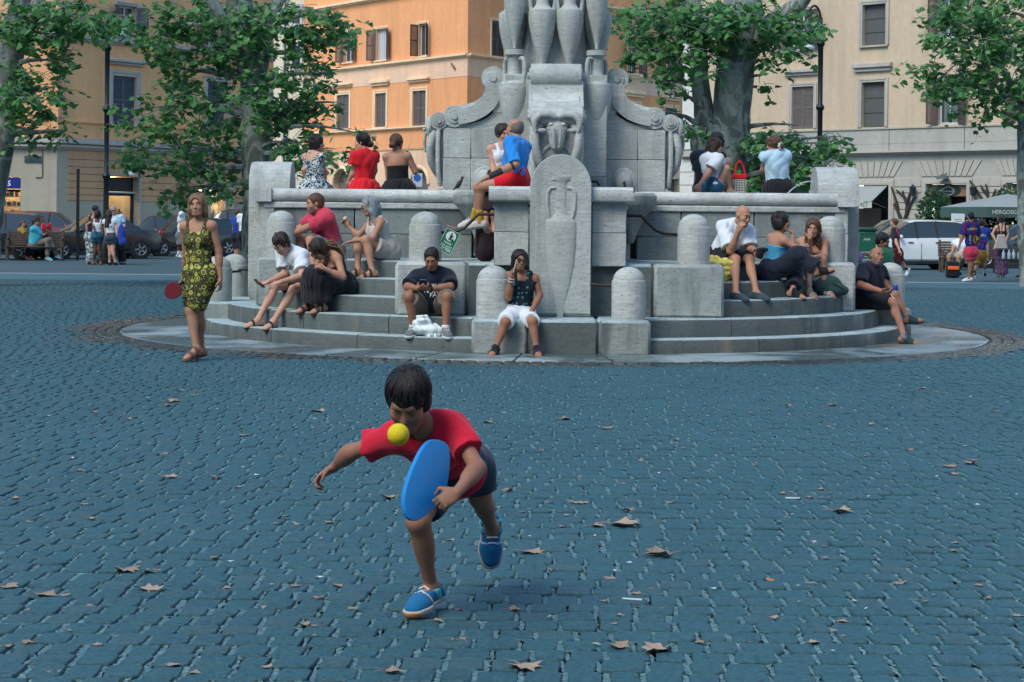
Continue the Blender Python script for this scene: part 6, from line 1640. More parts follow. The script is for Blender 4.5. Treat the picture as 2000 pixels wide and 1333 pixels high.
    def hair(s, style, col, length=.25, wob=.006):
        S_ = Sdf(max(s.vox * .75, .005)); q = s.hsc; Hd = s.Hd
        def e(c, r, k=.02, op='u'): S_.el(s.h(*c), np.array(r) * q, Hd, k=k, op=op)
        def rc(a, b, ra, rb, k=.02, op='u'): S_.rc(s.h(*a), s.h(*b), ra * q, rb * q, k=k, op=op)
        thick = {'short': .010, 'crop': .006, 'ring': .005, 'fringe': .008}.get(style, .016)
        e((0, -.018, .042), (.076 + thick, .096 + thick, .086 + thick))
        if style in ('short', 'crop'):
            e((0, -.045, -.005), (.074 + thick * .6, .062 + thick * .6, .07), .02)
        if style == 'ring': e((0, -.045, .0), (.078, .062, .06), .02)
        dn = np.array([0, 0, -1.0])
        if style in ('bob', 'long', 'fringe'):
            fq = .88 if style == 'fringe' else 1
            e((0, -.035, -.015), (.092 * fq, .085 * fq, .095 * fq), .03)
            if style != 'fringe':
                for sg in (1, -1): rc((sg * .076, -.012, .03), (sg * .078, -.010, -.06), .022, .017, .02)
        if style == 'long':
            bk = s.h(0, -.075, -.03); base = bk; back = -s.T[:, 1]
            tgt = base + (dn * .8 + back * .12) * length
            S_.rc(base, tgt, .062 * q, .045 * q, k=.04)
            for sg in (1, -1):
                a = s.h(sg * .062, -.03, -.05); S_.rc(a, a + (dn + back * .2 + s.T[:, 0] * sg * .08) * length * .8, .04 * q, .026 * q, k=.03)
        # face opening
        if style not in ('ring',):
            zt = {'fringe': .016, 'short': .060, 'crop': .074, 'long': .076, 'bob': .070}.get(style, .066)
            e((0, .105, zt - .095), (.068 if style == 'fringe' else .074, .085 if style == 'fringe' else .098, .098 if style == 'fringe' else .104), .008, 's')
            if style == 'crop' or style == 'short': e((0, .06, -.06), (.11, .07, .075), .02, 's'); e((0, .115, .01), (.105, .080, .072), .012, 's')
        else: S_.ops.append(('cut', 0, None, None, 'pl', (s.h(0, -.0, .028), nrm(s.Hd[:, 2] * 1 + s.Hd[:, 1] * .75)))); 
        if style in ('short', 'crop', 'ring', 'bun', 'lowbun', 'pony'): S_.cut(s.h(0, -.03, -.062), -s.Hd[:, 2] + .35 * s.Hd[:, 1])
        if style == 'bun':
            S_.ops.append(('u', .015 * q, *(lambda c: (c - .05, c + .05))(s.h(0, -.10, .055)), 'el', (s.h(0, -.10, .06), np.array((.045, .04, .045)) * q, Hd, ())))
        if style == 'lowbun': S_.ops.append(('u', .015 * q, *(lambda c: (c - .06, c + .06))(s.h(0, -.125, -.03)), 'el', (s.h(0, -.125, -.03), np.array((.045, .045, .042)) * q, Hd, ())))
        if style == 'pony':
            a = s.h(0, -.105, .03); b_ = a + (dn * .75 - s.T[:, 1] * .35) * length; S_.rc(a, b_, .035 * q, .018 * q, k=.03)
        o = s.part('hair', S_.mesh('hair', HAIR[col], wob, 42, 3))
        if s.vox < .0115 and style in ('fringe', 'bob', 'long', 'short', 'lowbun', 'bun', 'pony'): s.locks(style, col, o)
        return s
    def locks(s, style, col, o):
        r = random.Random(int(abs(s.head[0]) * 100)); mb = MB(); n = 190 if style == 'fringe' else 70
        for k in range(n):
            a = 2 * PI * (k + r.random()) / n; fr = math.cos(a)              # fr > 0: towards the face
            if style == 'fringe': t1 = 1.30 if fr > .45 else 1.95
            elif style in ('bob', 'long'): t1 = .62 if fr > .75 else .95 if fr > .5 else 1.95
            elif style == 'short': t1 = .80 if fr > .5 else 1.55
            else: t1 = .7 if fr > .5 else 1.6
            t1 *= r.uniform(.82, 1.10); path = []; rad = []; th = {'fringe': .013, 'short': .013}.get(style, .018) * r.uniform(.8, 1.15); a1 = a + r.uniform(-.25, .25)
            for i in range(8):
                t = .12 + (t1 - .12) * i / 7; aa = a + (a1 - a) * i / 7
                path.append(s.h((.076 + th) * math.sin(t) * math.sin(aa), -.018 + (.096 + th) * math.sin(t) * math.cos(aa), .042 + (.086 + th) * math.cos(t) - (.012 if t > 1.6 else 0)))
                rad.append(((.0065 if style == 'fringe' else .0095) * math.sin(PI * (.15 + .85 * i / 7)) + .0015) * s.hsc)
            mb.tube(path, rad, 5)
        s.part('hair_locks', mb, o, HAIR[col])
    # -- clothes
    def shirt(s, c, sleeve=.55, g=.014, hem=.0, name='shirt', wob=.006, flare=.018, collar=.062, skirt=False, lo=True):
        S_ = Sdf(s.vox); s.torso(S_, g, .05, lo=lo)
        for k_ in 'LR':
            S_.rc(s.neck + s.up * .005, s.sh[k_], .030 * s.sc + g, .044 * s.sc + g, k=.04)
            if sleeve: s.arm(S_, k_, g * .95, sleeve, flare=flare)
        if not lo: pass
        S_.cut(s.pel - s.up * (.045 + hem) * s.sc, -s.up)
        S_.rc(s.neck + s.up * .02 * s.sc + s.T[:, 1] * .02, s.head, collar * s.sc, .07 * s.sc, k=.006, op='s')
        me = S_.mesh(name, fab(c), wob, 26, len(name) + int(s.pel[0] * 10) % 5); s.top = s.part(name, me); return s
    def tank(s, c, g=.010, top=.80, straps=True, name='top', wob=.004, hem=0, sw=.016, sx=.085):
        S_ = Sdf(s.vox); s.torso(S_, g, .05)
        pt = s.pel * (1 - top) + s.neck * top
        S_.cut(pt, s.up); S_.cut(s.pel - s.up * (.04 + hem) * s.sc, -s.up)
        o = s.part(name, S_.mesh(name, fab(c), wob, 26, 2)); s.top = o
        if straps:
            for sg in (1, -1):
                a = pt + s.T[:, 0] * sg * sx * s.sc; f_ = s.T[:, 1]; cth = s.neck - s.up * .035 * s.sc + s.T[:, 0] * sg * (sx + .01) * s.sc
                me = Sdf(min(s.vox, .009)); r_ = sw * s.sc
                me.rc(a + f_ * .10 * s.sc - s.up * .03, cth + s.up * .045 * s.sc + f_ * .03, r_, r_, .02); me.rc(cth + s.up * .045 * s.sc + f_ * .03, cth + s.up * .04 * s.sc - f_ * .04, r_, r_, .02); me.rc(cth + s.up * .04 * s.sc - f_ * .04, a - f_ * .095 * s.sc - s.up * .02, r_, r_, .02)
                s.part('strap', me.mesh('strap', fab(c)), o)
        return s
    def shorts(s, c, upto=.75, g=.018, flare=.02, name='shorts', wob=.005, k=.035):
        cl = [(s.pel + s.up * .12 * s.sc, s.up)]; S_ = Sdf(s.vox); s.hips(S_, g, clip=cl); S_.el(s.pel + s.up * .07 * s.sc, np.array((.148, .115, .08)) * s.sc * (s.fat * .5 + .5) + g * .8, s.Hp, k=.04, clip=cl)
        for k_ in 'LR': s.leg(S_, k_, g, upto, flare=flare, k=k)
        s.part(name, S_.mesh(name, fab(c), wob, 26, 4)); return s
    def skirt(s, c, upto=1.6, g=.03, flare=.03, name='skirt', wob=.010, k=.12):
        S_ = Sdf(s.vox); s.hips(S_, g * .7, clip=[(s.pel + s.up * .13 * s.sc, s.up)])
        for k_ in 'LR': s.leg(S_, k_, g, upto, flare=flare, k=k)
        mk = (s.kn['L'] + s.kn['R']) / 2; t = min(1, upto); S_.rc(s.pel, s.pel * (1 - t) + mk * t, .10 * s.sc + g, .075 * s.sc + g + flare, k=k)
        if upto > 1:
            t = upto - 1; ma = (s.an['L'] + s.an['R']) / 2; q = mk * (1 - t) + ma * t; S_.rc(mk, q, .075 * s.sc + g, .07 * s.sc + g + flare, k=k, clip=[(q, nrm(ma - mk))])
        s.part(name, S_.mesh(name, fab(c), wob, 24, 5)); return s
    def shoes(s, c, style='sneaker', sole='white', sock=None, which='LR', strap='brownstrap'):
        for k_ in which:
            S_ = Sdf(max(.006, s.vox * .75)); p, d, dn = s.footp(S_, k_, .009); S_.cut(s.an[k_] - dn * .004 * s.sc, -dn); cq = s.sc
            if style == 'sneaker': 
                S_.rc(s.an[k_] + dn * .01, s.an[k_] - dn * .015, .046 * cq, .045 * cq, k=.01, op='s')
                o = s.part('shoe', S_.mesh('shoe', fab(c)))
                Q = Sdf(max(.006, s.vox * .75)); s.footp(Q, k_, .015); Q.cut(p - dn * .022 * cq, -dn); Q.cut(p + dn * .010 * cq, dn); s.part('sole', Q.mesh('sole', cloth('sole_' + sole, COL[sole])), o)
                lc = MB()
                for t in range(3):
                    ctr = s.an[k_] + d * (.055 + .028 * t) * cq - dn * (.010 - .013 * t) * cq + dn * 0; x = np.cross(d, dn); lc.tube([ctr + x * .028 * cq, ctr - dn * .016 * cq, ctr - x * .028 * cq], .0045 * cq, 5)
                s.part('lace', lc, o, cloth('white', COL['white']))
            elif style == 'flat': s.part('shoe', S_.mesh('shoe', fab(c)))
            else:
                Q = Sdf(max(.006, s.vox * .75)); s.footp(Q, k_, .010); Q.cut(p - dn * .006 * cq, -dn); Q.cut(p + dn * .016 * cq, dn); o = s.part('sandal', Q.mesh('sandal', fab(c)))
                for (t, w_) in ((.105, .02), (.03, .014)) if style == 'sandal' else ((.06, .055),) if style == 'slide' else ((.075, .012),):
                    Q = Sdf(max(.006, s.vox * .7)); s.footp(Q, k_, .008); ctr = s.an[k_] + d * t * cq; Q.cut(ctr + d * w_ * cq, d); Q.cut(ctr - d * w_ * cq, -d); s.part('strap', Q.mesh('strap', fab(strap)), o)
            if sock:
                S_ = Sdf(s.vox); a, k2 = s.an[k_], s.kn[k_]; u = nrm(k2 - a); S_.rc(a - u * .02, a + u * sock[1], .040 * cq, .044 * cq, clip=[(a + u * sock[1], u)]); s.part('sock', S_.mesh('sock', fab(sock[0])))
        return s
    def print_on(s, txt, size, col, t=.68, dx=0.0, back=False, bold=True, sx=1.0):
        """lettering pressed onto the cloth"""
        me = text_mesh(txt, size, bold); sg = -1 if back else 1
        bm = bmesh.new(); bm.from_mesh(me); bmesh.ops.triangulate(bm, faces=bm.faces); bmesh.ops.subdivide_edges(bm, edges=[e for e in bm.edges if e.calc_length() > size * .25], cuts=1); bmesh.ops.triangulate(bm, faces=bm.faces); bm.to_mesh(me); bm.free()
        tm = s.top.data; co = np.empty(len(tm.vertices) * 3); tm.vertices.foreach_get('co', co); co = co.reshape(-1, 3)
        tree = BVHTree.FromPolygons([tuple(v) for v in co], [tuple(p.vertices) for p in tm.polygons])
        f = s.T[:, 1] * sg; ux = s.T[:, 0] * sg; o = s.pel * (1 - t) + s.neck * t + ux * dx
        for v in me.vertices:
            p = o + ux * v.co.x * sx + s.up * v.co.y; hit = tree.ray_cast(Vector(p + f * .6), Vector(-f))
            v.co = Vector(hit[0] + Vector(f * .004)) if hit[0] is not None else Vector(p + f * .12)
        me.materials.clear(); me.materials.append(cloth('ink_' + col, COL[col])); s.part('print', me, s.top); return s
    def fingers_at(s, k_, along=.1): return s.wr[k_] + s.hands[k_]['dir'] * along * s.sc
# ------------------------------------------------------------------ people
# ---- the boy lunging with the bat
boy = Person('boy in red t-shirt lunging forward with a blue bat towards a ball', 7.05, 1.27, (893, 925), (826, 835, -.30), (797, 784, -.14), -14, 8, (-10, 36, 4),
    ((932, 915, 'n'), (893, 962, 'n')), ((684, 884, .12), (652, 914, .10)), ((938, 972, .02), (960, 1030, .24)), ((816, 1018, 'n'), (842, 1148, 'f')), skin='b', vox=.0055, child=True, lf=10, lp=74, rf=-32, rp=10, fat=.85, hs=.97,
    hl=dict(d=(-.62, -.35, -.35), n=(-.35, .5, -.5), curl=1.7), hr=dict(d=(-.75, -.15, -.45), n=(.15, -.3, -1), curl=.95))
boy.lid = -.003; boy.build_body().face(); boy.hair('fringe', 'black', wob=.005)
boy.shirt('boyred', .60, .010, .05, flare=.016, wob=.008, name='t_shirt').shorts('boynavy', .66, .012, .012, wob=.007)
boy.shoes('shoeblue', 'sneaker', 'palegrey')
S_ = Sdf(.0045); c0 = boy.neck + boy.up * .012
for k in range(14):
    a = 2 * PI * k / 14; b_ = 2 * PI * (k + 1) / 14; pt = lambda q: c0 + boy.T[:, 0] * .060 * math.cos(q) + boy.T[:, 1] * (.058 * math.sin(q) + .012) - boy.up * (.030 * max(0, math.sin(q)))
    S_.rc(pt(a), pt(b_), .0085, .0085, k=.006)
boy.part('collar', S_.mesh('collar', fab('boyred')), boy.top)
for k_ in 'LR':
    S_ = Sdf(.0045); a_, e_ = boy.sh[k_], boy.el[k_]; t_ = .60; q_ = a_ * (1 - t_) + e_ * t_; ax_ = nrm(e_ - a_); S_.rc(q_ - ax_ * .03, q_ + ax_ * .02, .0455, .0475, clip=[(q_ - ax_ * .001, ax_), (q_ - ax_ * .016, -ax_)]); boy.part('sleeve_hem', S_.mesh('sleeve_hem', fab('boyred')), boy.top)
mbh = MB(); rh_ = random.Random(8)
for k in range(9):                                   # loose strands at the crown
    a = rh_.uniform(0, 6.28); p0 = boy.h(.03 * math.cos(a), -.03 + .03 * math.sin(a), .132); p1 = p0 + boy.Hd @ np.array((rh_.uniform(-.02, .02), rh_.uniform(-.03, .01), rh_.uniform(.004, .02))); mbh.tube([p0, (p0 + p1) / 2 + boy.Hd[:, 0] * .004, p1], [.002, .0014, .0005], 5)
boy.part('loose_strands', mbh, None, HAIR['black'])
for k_ in 'LR':                                     # trainer details: velcro strap, side stripe, orange toe of the sole, heel loop
    d = boy.foot[k_]; an = boy.an[k_]; dn = nrm(np.array([0, 0, -1.0]) - d * -d[2]); cq = boy.sc; p = an + dn * .074 * cq; x_ = np.cross(d, dn)
    for t_, w_, c_, g_ in ((.018, .016, 'cyan', .0135), (.085, .006, 'palegrey', .0115), (-.030, .010, 'cyan', .0125)):
        Q = Sdf(.0045); boy.footp(Q, k_, g_); ctr = an + d * t_ * cq; ax_ = nrm(d + dn * .35); Q.cut(ctr + ax_ * w_ * cq, ax_); Q.cut(ctr - ax_ * w_ * cq, -ax_); Q.cut(p - dn * .014 * cq, dn); Q.cut(an - dn * .004 * cq, -dn); boy.part('shoe_strap', Q.mesh('shoe_strap', fab(c_)))
    Q = Sdf(.0045); boy.footp(Q, k_, .0165); Q.cut(p - dn * .016 * cq, -dn); Q.cut(p + dn * .011 * cq, dn); ctr = an + d * .165 * cq; Q.cut(ctr, -d); boy.part('toe_rubber', Q.mesh('toe_rubber', cloth('toe_orange', (.42, .17, .03))))
    S_ = Sdf(.0055); a, k2 = an, boy.kn[k_]; u_ = nrm(k2 - a); S_.rc(a - u_ * .02, a + u_ * .035, .038 * cq, .038 * cq, clip=[(a + u_ * .03, u_)]); boy.part('shoe_collar', S_.mesh('shoe_collar', fab('cyan')))
# ---- the woman in the printed dress
pw = Person('woman in yellow and black paisley dress standing with a dark red bat', 18.96, 1.68, (391, 537), (387, 434, -.02), (385.5, 404, -.03), -14, -12, (-6, -8, -6),
    ((427, 491, .03), (430, 546, -.02)), ((364, 500, .10), (360, 546, .12)), ((388, 607, .0), (393, 683, .16)), ((371, 606, -.08), (384, 682, -.05)), 'f', 'm', .009, .97, lf=-40, lp=10, rf=-38, rp=12, hl=dict(curl=.75), hr=dict(curl=1.2, d=(-.5, -.3, -.5)))
pw.build_body().face(); pw.hair('long', 'blond', .20)
pw.tank('paisley', .008, .82, name='dress_top', sw=.020, sx=.085).skirt('paisley', .88, .012, -.016, 'dress_skirt', .004, .08).shoes('tan', 'sandal', strap='tan')
# ---- the couple on the front rim
m4 = Person('man in blue t-shirt and red shorts sitting on the fountain rim facing away', 21.75, 1.76, (1007, 350), (1010, 278, .04), (1005, 254, .06), -116, -98, (-132, 0, -4),
    ((1006, 322, -.20), (954, 346, -.06)), ((990, 322, .22), (952, 348, .06)), ((934, 367, -.02), (938, 432, .05)), ((941, 364, .12), (925, 428, .10)), 'm', 'm', .0095, 1.08, lf=-100, rf=-100, lp=6, rp=10, z0=1.8, hl=dict(n=(0, 0, -1), curl=.3), hr=dict(n=(0, 0, -1), curl=.3))
m4.build_body().face(); m4.hair('ring', 'stub', wob=.001); m4.shirt('blue', .95, .016, .06, flare=.010, wob=.010).shorts('red', .55, .016, .018).shoes('offwhite', 'sneaker', 'palegrey', ('yellow', .13))
S_ = Sdf(.010); S_.rc(m4.el['L'] * .95 + m4.wr['L'] * .05, m4.wr['L'] * .95 + m4.el['L'] * .05, .0475, .0335); m4.part('arm_tattoo', S_.mesh('arm_tattoo', cloth('ink_sleeve', (.035, .038, .04))), m4.body)
w5 = Person('woman in white tank top beside the man in blue on the rim', 22.35, 1.64, (978, 352), (981, 287, .03), (983, 263, 0), 24, 10, (26, 2, -8),
    ((1006, 330, -.02), (996, 352, -.12)), ((963, 326, -.05), (970, 350, -.12)), ((960, 372, -.30), (965, 440, -.28)), ((948, 372, -.26), (950, 440, -.2)), 'f', 'l', .010, z0=1.8)
w5.build_body().face(); w5.hair('bun', 'dbrown'); w5.tank('white', .009, .86, sw=.024, sx=.075).shorts('dkplum', 1.6, .012, .01, 'trousers')
# ---- three women on the far rim, left
Yb = 25.72
w1_ = Person('woman in navy and white floral dress sitting on the far rim', Yb, 1.64, (613, 372), (612, 301, .0), (619, 281, .02), 150, 150, (105, 4, 0),
    ((634, 334, .05), (632, 358, .05)), ((594, 332, .02), (600, 358, .12)), ((640, 380, .35), (640, 440, .4)), ((622, 380, .38), (622, 440, .4)), 'f', 'l', .0105, 1.08, z0=1.8)
w1_.build_body(feet=False).face(lips=False); w1_.hair('bob', 'black'); w1_.tank('floral', .012, .80, name='dress_top', sw=.012).skirt('floral', .9, .035, .02, 'dress_skirt')
S_ = Sdf(.009); S_.rc(w1_.neck + w1_.T[:, 0] * .05 + w1_.up * .02, w1_.neck + w1_.T[:, 0] * .03 - w1_.T[:, 1] * .05 + w1_.up * .03, .022, .02); w1_.part('neck_scarf', S_.mesh('neck_scarf', fab('white')))
for k_ in 'LR':
    S_ = Sdf(.0105); w1_.arm(S_, k_, .012, .45, flare=.012); w1_.part('sleeve', S_.mesh('sleeve', fab('floral')))
w2_ = Person('woman in bright red dress with dark bun sitting on the far rim', Yb, 1.66, (712, 372), (713, 299, .0), (707, 279, .02), -146, -146, (-102, 2, 0),
    ((690, 338, .05), (682, 352, .05)), ((732, 334, .03), (720, 358, .12)), ((690, 382, .36), (690, 440, .4)), ((706, 382, .4), (706, 440, .4)), 'f', 'l', .0105, z0=1.8)
w2_.build_body(feet=False).face(lips=False); w2_.hair('lowbun', 'black'); w2_.shirt('red', .42, .016, .05, flare=.035, name='dress_top', wob=.010).skirt('red', .9, .04, .02, 'dress_skirt')
w3_ = Person('woman in black strappy top with red earrings on the far rim', Yb, 1.66, (778, 372), (775, 300, .0), (775, 281, .02), 184, 180, (150, 2, 0),
    ((758, 336, .03), (760, 362, .08)), ((811, 336, .03), (803, 309, .05)), ((768, 384, .4), (768, 440, .4)), ((790, 384, .4), (790, 440, .4)), 'f', 'm', .0105, 1.08, z0=1.8, hr=dict(curl=.9))
w3_.build_body(feet=False).face(lips=False); w3_.hair('lowbun', 'brown'); w3_.tank('black', .013, .66, sw=.006, sx=.075).skirt('black', .9, .04, .02)
e_ = MB(); e_.sphere(w3_.h(-.085, -.005, -.055), (.012, .012, .03), 8, 6); w3_.part('earring', e_, w3_.body, cloth('red', COL['red']))
c_ = MB(); q_ = w3_.fingers_at('R', .12); c_.tube([q_, q_ + np.array([-.01, 0, .07])], .005, 6); cg = tag(obj('cigarette', c_, M('cigarette_paper', (.6, .58, .55), .8, 0)), 'thin cigarette held up by the woman in the black top', 'cigarette')
# ---- three on the far rim, right
d13 = Person('person in dark navy clothes half hidden behind the woman in white shirt', Yb + .1, 1.72, (1378, 372), (1384, 300, .05), (1401, 280, .05), 165, 170, (120, 5, 0),
    ((1364, 335, 0), (1358, 362, 0)), ((1398, 335, .1), (1400, 358, .1)), ((1380, 384, .4), (1380, 440, .4)), ((1396, 384, .4), (1396, 440, .4)), 'm', 'm', .012, z0=1.8)
d13.build_body(feet=False); d13.hair('bob', 'black', wob=.012); d13.shirt('navy', .9, .016, .05)
w14 = Person('woman with long brown hair, white shirt and denim shorts, one knee drawn up', Yb - .15, 1.66, (1393, 364), (1390, 305, -.02), (1397, 288, .02), 118, 105, (92, 4, 0),
    ((1420, 325, .12), (1424, 345, .15)), ((1385, 336, -.08), (1366, 362, -.06)), ((1420, 316, .12), (1423, 366, .12)), ((1418, 330, -.02), (1426, 372, .1)), 'f', 'l', .010, z0=1.8)
w14.build_body().face(lips=False); w14.hair('long', 'dbrown', .36); w14.shirt('white', .75, .020, -.09, flare=.03, wob=.010).shorts('denim', .30, .016, .01)
w15 = Person('woman in sleeveless pale blue knotted shirt with scrunchie on the far rim', Yb, 1.66, (1522, 370), (1514, 300, .0), (1510, 284, .02), -166, -170, (-128, 4, 0),
    ((1490, 332, .08), (1494, 350, .12)), ((1536, 335, .08), (1530, 352, .12)), ((1505, 384, .4), (1505, 440, .4)), ((1530, 384, .4), (1530, 440, .4)), 'f', 'm', .0105, 1.05, z0=1.8)
w15.build_body(feet=False).face(glasses=True, lips=False); w15.hair('lowbun', 'brown'); w15.shirt('lblue', .12, .024, -.02, wob=.010, flare=.01).skirt('black', .9, .035, .02)
S_ = Sdf(.009); c0 = w15.h(0, -.13, -.03)
for k in range(8): a = k * PI / 4; S_.el(c0 + w15.Hd @ np.array((.045 * math.cos(a), 0, .045 * math.sin(a))), (.02, .02, .02), k=.01)
w15.part('scrunchie', S_.mesh('scrunchie', fab('offwhite')))
# ---- left steps
p16 = Person('bearded man in pink t-shirt leaning forward on the upper left step', 22.75, 1.80, on(645, 3.06, .945, .115), (628, 416, -.10), (615, 399, -.06), -62, -70, (-72, 6, 0),
    ((596, 447, -.05), (564, 459, -.05)), ((590, 445, .12), (560, 456, .05)), ((606, 470, 'n'), on(612, 3.50, .75, .078)), ((584, 468, 'n'), on(588, 3.50, .75, .078)), 'm', 'm', .0105, 1.12, z0=.945, lf=-75, rf=-75)
p16.build_body().face(beard='stub'); p16.hair('crop', 'brown', wob=.002); p16.shirt('pinkred', .78, .020, .03, wob=.010).shorts('grey', .8, .018, .02).shoes('grey', 'sneaker')
p17 = Person('woman with long blue grey hair eating ice cream on the upper left step', 22.7, 1.66, on(752, 3.08, .945, .112), (733, 427, -.08), (722, 405, -.05), -66, -66, (-80, 8, 0),
    ((729, 464, -.10), (688, 472, -.04)), ((700, 462, .06), (684, 445, .02)), ((714, 470, 'n'), on(727, 3.50, .75, .074)), ((697, 472, 'n'), on(699, 3.50, .75, .074)), 'f', 'm', .010, 1.05, z0=.945, lf=-72, rf=-78, hl=dict(curl=.35, n=(0, 0, -1)), hr=dict(curl=.8))
p17.build_body().face(glasses=True); p17.hair('long', 'grey', .40); p17.tank('offwhite', .012, .84, sw=.022).shorts('beige', .62, .030, .03, 'skirt').shoes('brownstrap', 'sandal')
p18 = Person('teenager in white printed t-shirt looking down at a phone on the left steps', 22.62, 1.74, on(592, 3.72, .555, .12), (568, 491, -.20), (550, 478, -.12), -44, -50, (-42, 42, 0),
    ((590, 540, -.22), (549, 551, -.12)), ((556, 537, -.10), (524, 551, -.14)), ((573, 566, 'n'), on(535, 4.38, .16, .078)), ((537, 560, 'n'), on(505, 4.36, .16, .078)), 'm', 'l', .0095, .98, lf=-30, rf=-58, z0=.555, lp=8, rp=8, hl=dict(curl=.5, n=(-.3, .2, -1)), hr=dict(curl=.7, n=(.2, .1, 1)))
p18.build_body().face(); p18.hair('short', 'dbrown', wob=.012); p18.shirt('white', .72, .018, .02, flare=.024, wob=.011).shorts('black', .62, .020, .018).shoes('black', 'flip', strap='black')
p18.print_on('ROCKY', .085, 'jean', .66)
p19 = Person('woman in long black skirt bending forward with blond streaked hair on left steps', 21.95, 1.68, on(668, 3.74, .555, .115), (646, 493, -.20), (622, 489, -.10), -56, -58, (-60, 48, 0),
    ((670, 541, -.14), (634, 525, -.06)), ((612, 528, -.02), (602, 578, -.04)), ((624, 546, 'n'), on(630, 4.10, .36, .074)), ((612, 544, 'n'), on(603, 4.12, .36, .074)), 'f', 'm', .0095, 1.0, lf=-45, rf=-50, z0=.555, hl=dict(curl=.9), hr=dict(curl=.7))
p19.build_body().face(glasses=True); p19.hair('bob', 'dbrown')
mbh = MB(); rh_ = random.Random(4)
for k in range(26):
    a0 = p19.h(rh_.uniform(-.06, .06), -.09, rh_.uniform(-.04, .05)); b0 = p19.neck + p19.T[:, 0] * rh_.uniform(-.08, .16) - p19.T[:, 1] * .10 - p19.up * rh_.uniform(.0, .14); mbh.tube([a0, (a0 + b0) / 2 - p19.T[:, 1] * .05 + np.array([0, 0, .03]), b0], [.012, .013, .003], 5)
p19.part('hair_lengths', mbh, None, HAIR['blond']); p19; p19.tank('dkplum', .010, .72, sw=.007, sx=.08).skirt('black', 1.78, .024, .05, wob=.012, k=.08).shoes('brownstrap', 'sandal')
# ---- front
p6 = Person('man in dark t-shirt with white lettering crouched over his phone on low step', 21.12, 1.74, on(845, 4.02, .36, .125), (845, 533, -.10), (843, 507, -.12), 2, 0, (-8, 24, 0),
    ((879, 561, -.16), (838, 565, -.14)), ((796, 561, -.16), (815, 564, -.16)), ((873, 580, 'n'), on(871, 4.36, .16, .085)), ((799, 580, 'n'), on(808, 4.36, .16, .085)), 'm', 't', .0085, 1.16, lf=14, rf=-16, z0=.36, lp=8, rp=8, hl=dict(curl=.8, n=(0, .3, 1), d=(-1, -.1, .1)), hr=dict(curl=.8, n=(0, .3, 1), d=(1, -.1, .05)))
p6.build_body().face(); p6.hair('crop', 'black', wob=.002); p6.shirt('navy', .85, .020, .0, flare=.022, wob=.007).shorts('khaki', .93, .022, .022).shoes('grey', 'sneaker', 'white', ('white', .04))
p6.print_on('THE', .070, 'white', .70, .05).print_on('NORTH', .070, 'white', .575, .03).print_on('FACE', .070, 'white', .45, .05)
p7 = Person('woman in dark dotted sleeveless top and white shorts talking on a phone', 20.58, 1.64, (1012, 613), (1019, 535, -.02), (1015, 511, -.04), 4, 4, (14, -4, 6),
    ((1054, 577, -.02), (1037, 611, -.22)), ((993, 582, -.12), (1000, 540, -.10)), ((1040, 628, 'n'), np.array([.272, 20.14, .08])), ((987, 630, 'n'), np.array([-.158, 20.14, .08])), 'f', 't', .0085, 1.10, lf=12, rf=-22, lp=10, rp=10, z0=.37, hl=dict(curl=.35, n=(0, .3, -1)), hr=dict(curl=.9, n=(.6, -.1, 0), d=(.12, .05, 1)))
p7.build_body().face(glasses=True); p7.hair('bob', 'black'); p7.tank('dots', .013, .84, sw=.034, sx=.075, hem=.05).shorts('white', .92, .018, .014).shoes('black', 'slide', strap='black')
# ---- right steps
p8 = Person('bald man in white t-shirt and black shorts resting chin on his fist', 22.78, 1.76, on(1416, 3.14, .945, .12), (1440, 441, -.14), (1451, 423, -.14), 26, 22, (34, 14, 6),
    ((1466, 487, -.12), (1478, 492, -.30)), ((1427, 491, -.20), (1443, 452, -.14)), ((1464, 507, 'n'), on(1477, 3.80, .555, .078)), ((1437, 507, 'n'), on(1437, 3.80, .555, .078)), 'm', 'm', .0095, 1.10, lf=48, rf=44, lp=8, rp=8, z0=.945, hl=dict(curl=.9), hr=dict(curl=1.3, n=(.5, .3, .2)))
p8.build_body().face(beard='stub'); p8.shirt('white', .82, .020, .03, flare=.025, wob=.008).shorts('black', .85, .022, .02).shoes('jean', 'flat')
p9 = Person('dark haired woman in sky blue camisole and navy trousers with crossed legs', 22.65, 1.68, on(1507, 3.48, .75, .115), (1521, 461, -.02), (1527, 435, -.02), 112, 92, (82, 2, 6),
    ((1550, 492, .18), (1548, 456, .05)), ((1560, 487, -.04), (1572, 482, .12)), ((1560, 508, .12), on(1548, 3.80, .555, .078)), ((1560, 498, -.16), (1597, 527, -.10)), 'f', 'm', .0095, 1.0, lf=58, rf=82, lp=8, rp=-18, z0=.75, hl=dict(curl=.8, n=(-.6, 0, 0), d=(-.5, -.1, .4)), hr=dict(curl=.5))
p9.build_body().face(lips=False); p9.hair('bob', 'black'); p9.tank('skyblue', .011, .70, sw=.006, sx=.08, wob=.006).shorts('navy', 1.86, .020, .035, 'trousers', .009, .05).shoes('black', 'slide', strap='black')
p10 = Person('woman with long brown hair covering her mouth with her hand', 23.0, 1.64, on(1584, 3.52, .75, .115), (1588, 467, -.12), (1588, 447, -.12), -10, 0, (-14, 8, 2),
    ((1611, 500, -.12), (1588, 503, -.30)), ((1581, 502, -.22), (1582, 466, -.20)), ((1606, 508, 'n'), on(1612, 3.80, .555, .074)), ((1578, 510, 'n'), on(1580, 3.80, .555, .074)), 'f', 'm', .0095, .98, lf=30, rf=24, z0=.75, lp=8, rp=8, hr=dict(curl=.7, n=(.3, .6, 0), d=(0, .1, 1)))
p10.build_body().face(lips=False); p10.hair('long', 'brown', .34); p10.tank('dkplum', .010, .64, False).shorts('black', .4, .014, .012).shoes('beige', 'sandal', strap='beige')
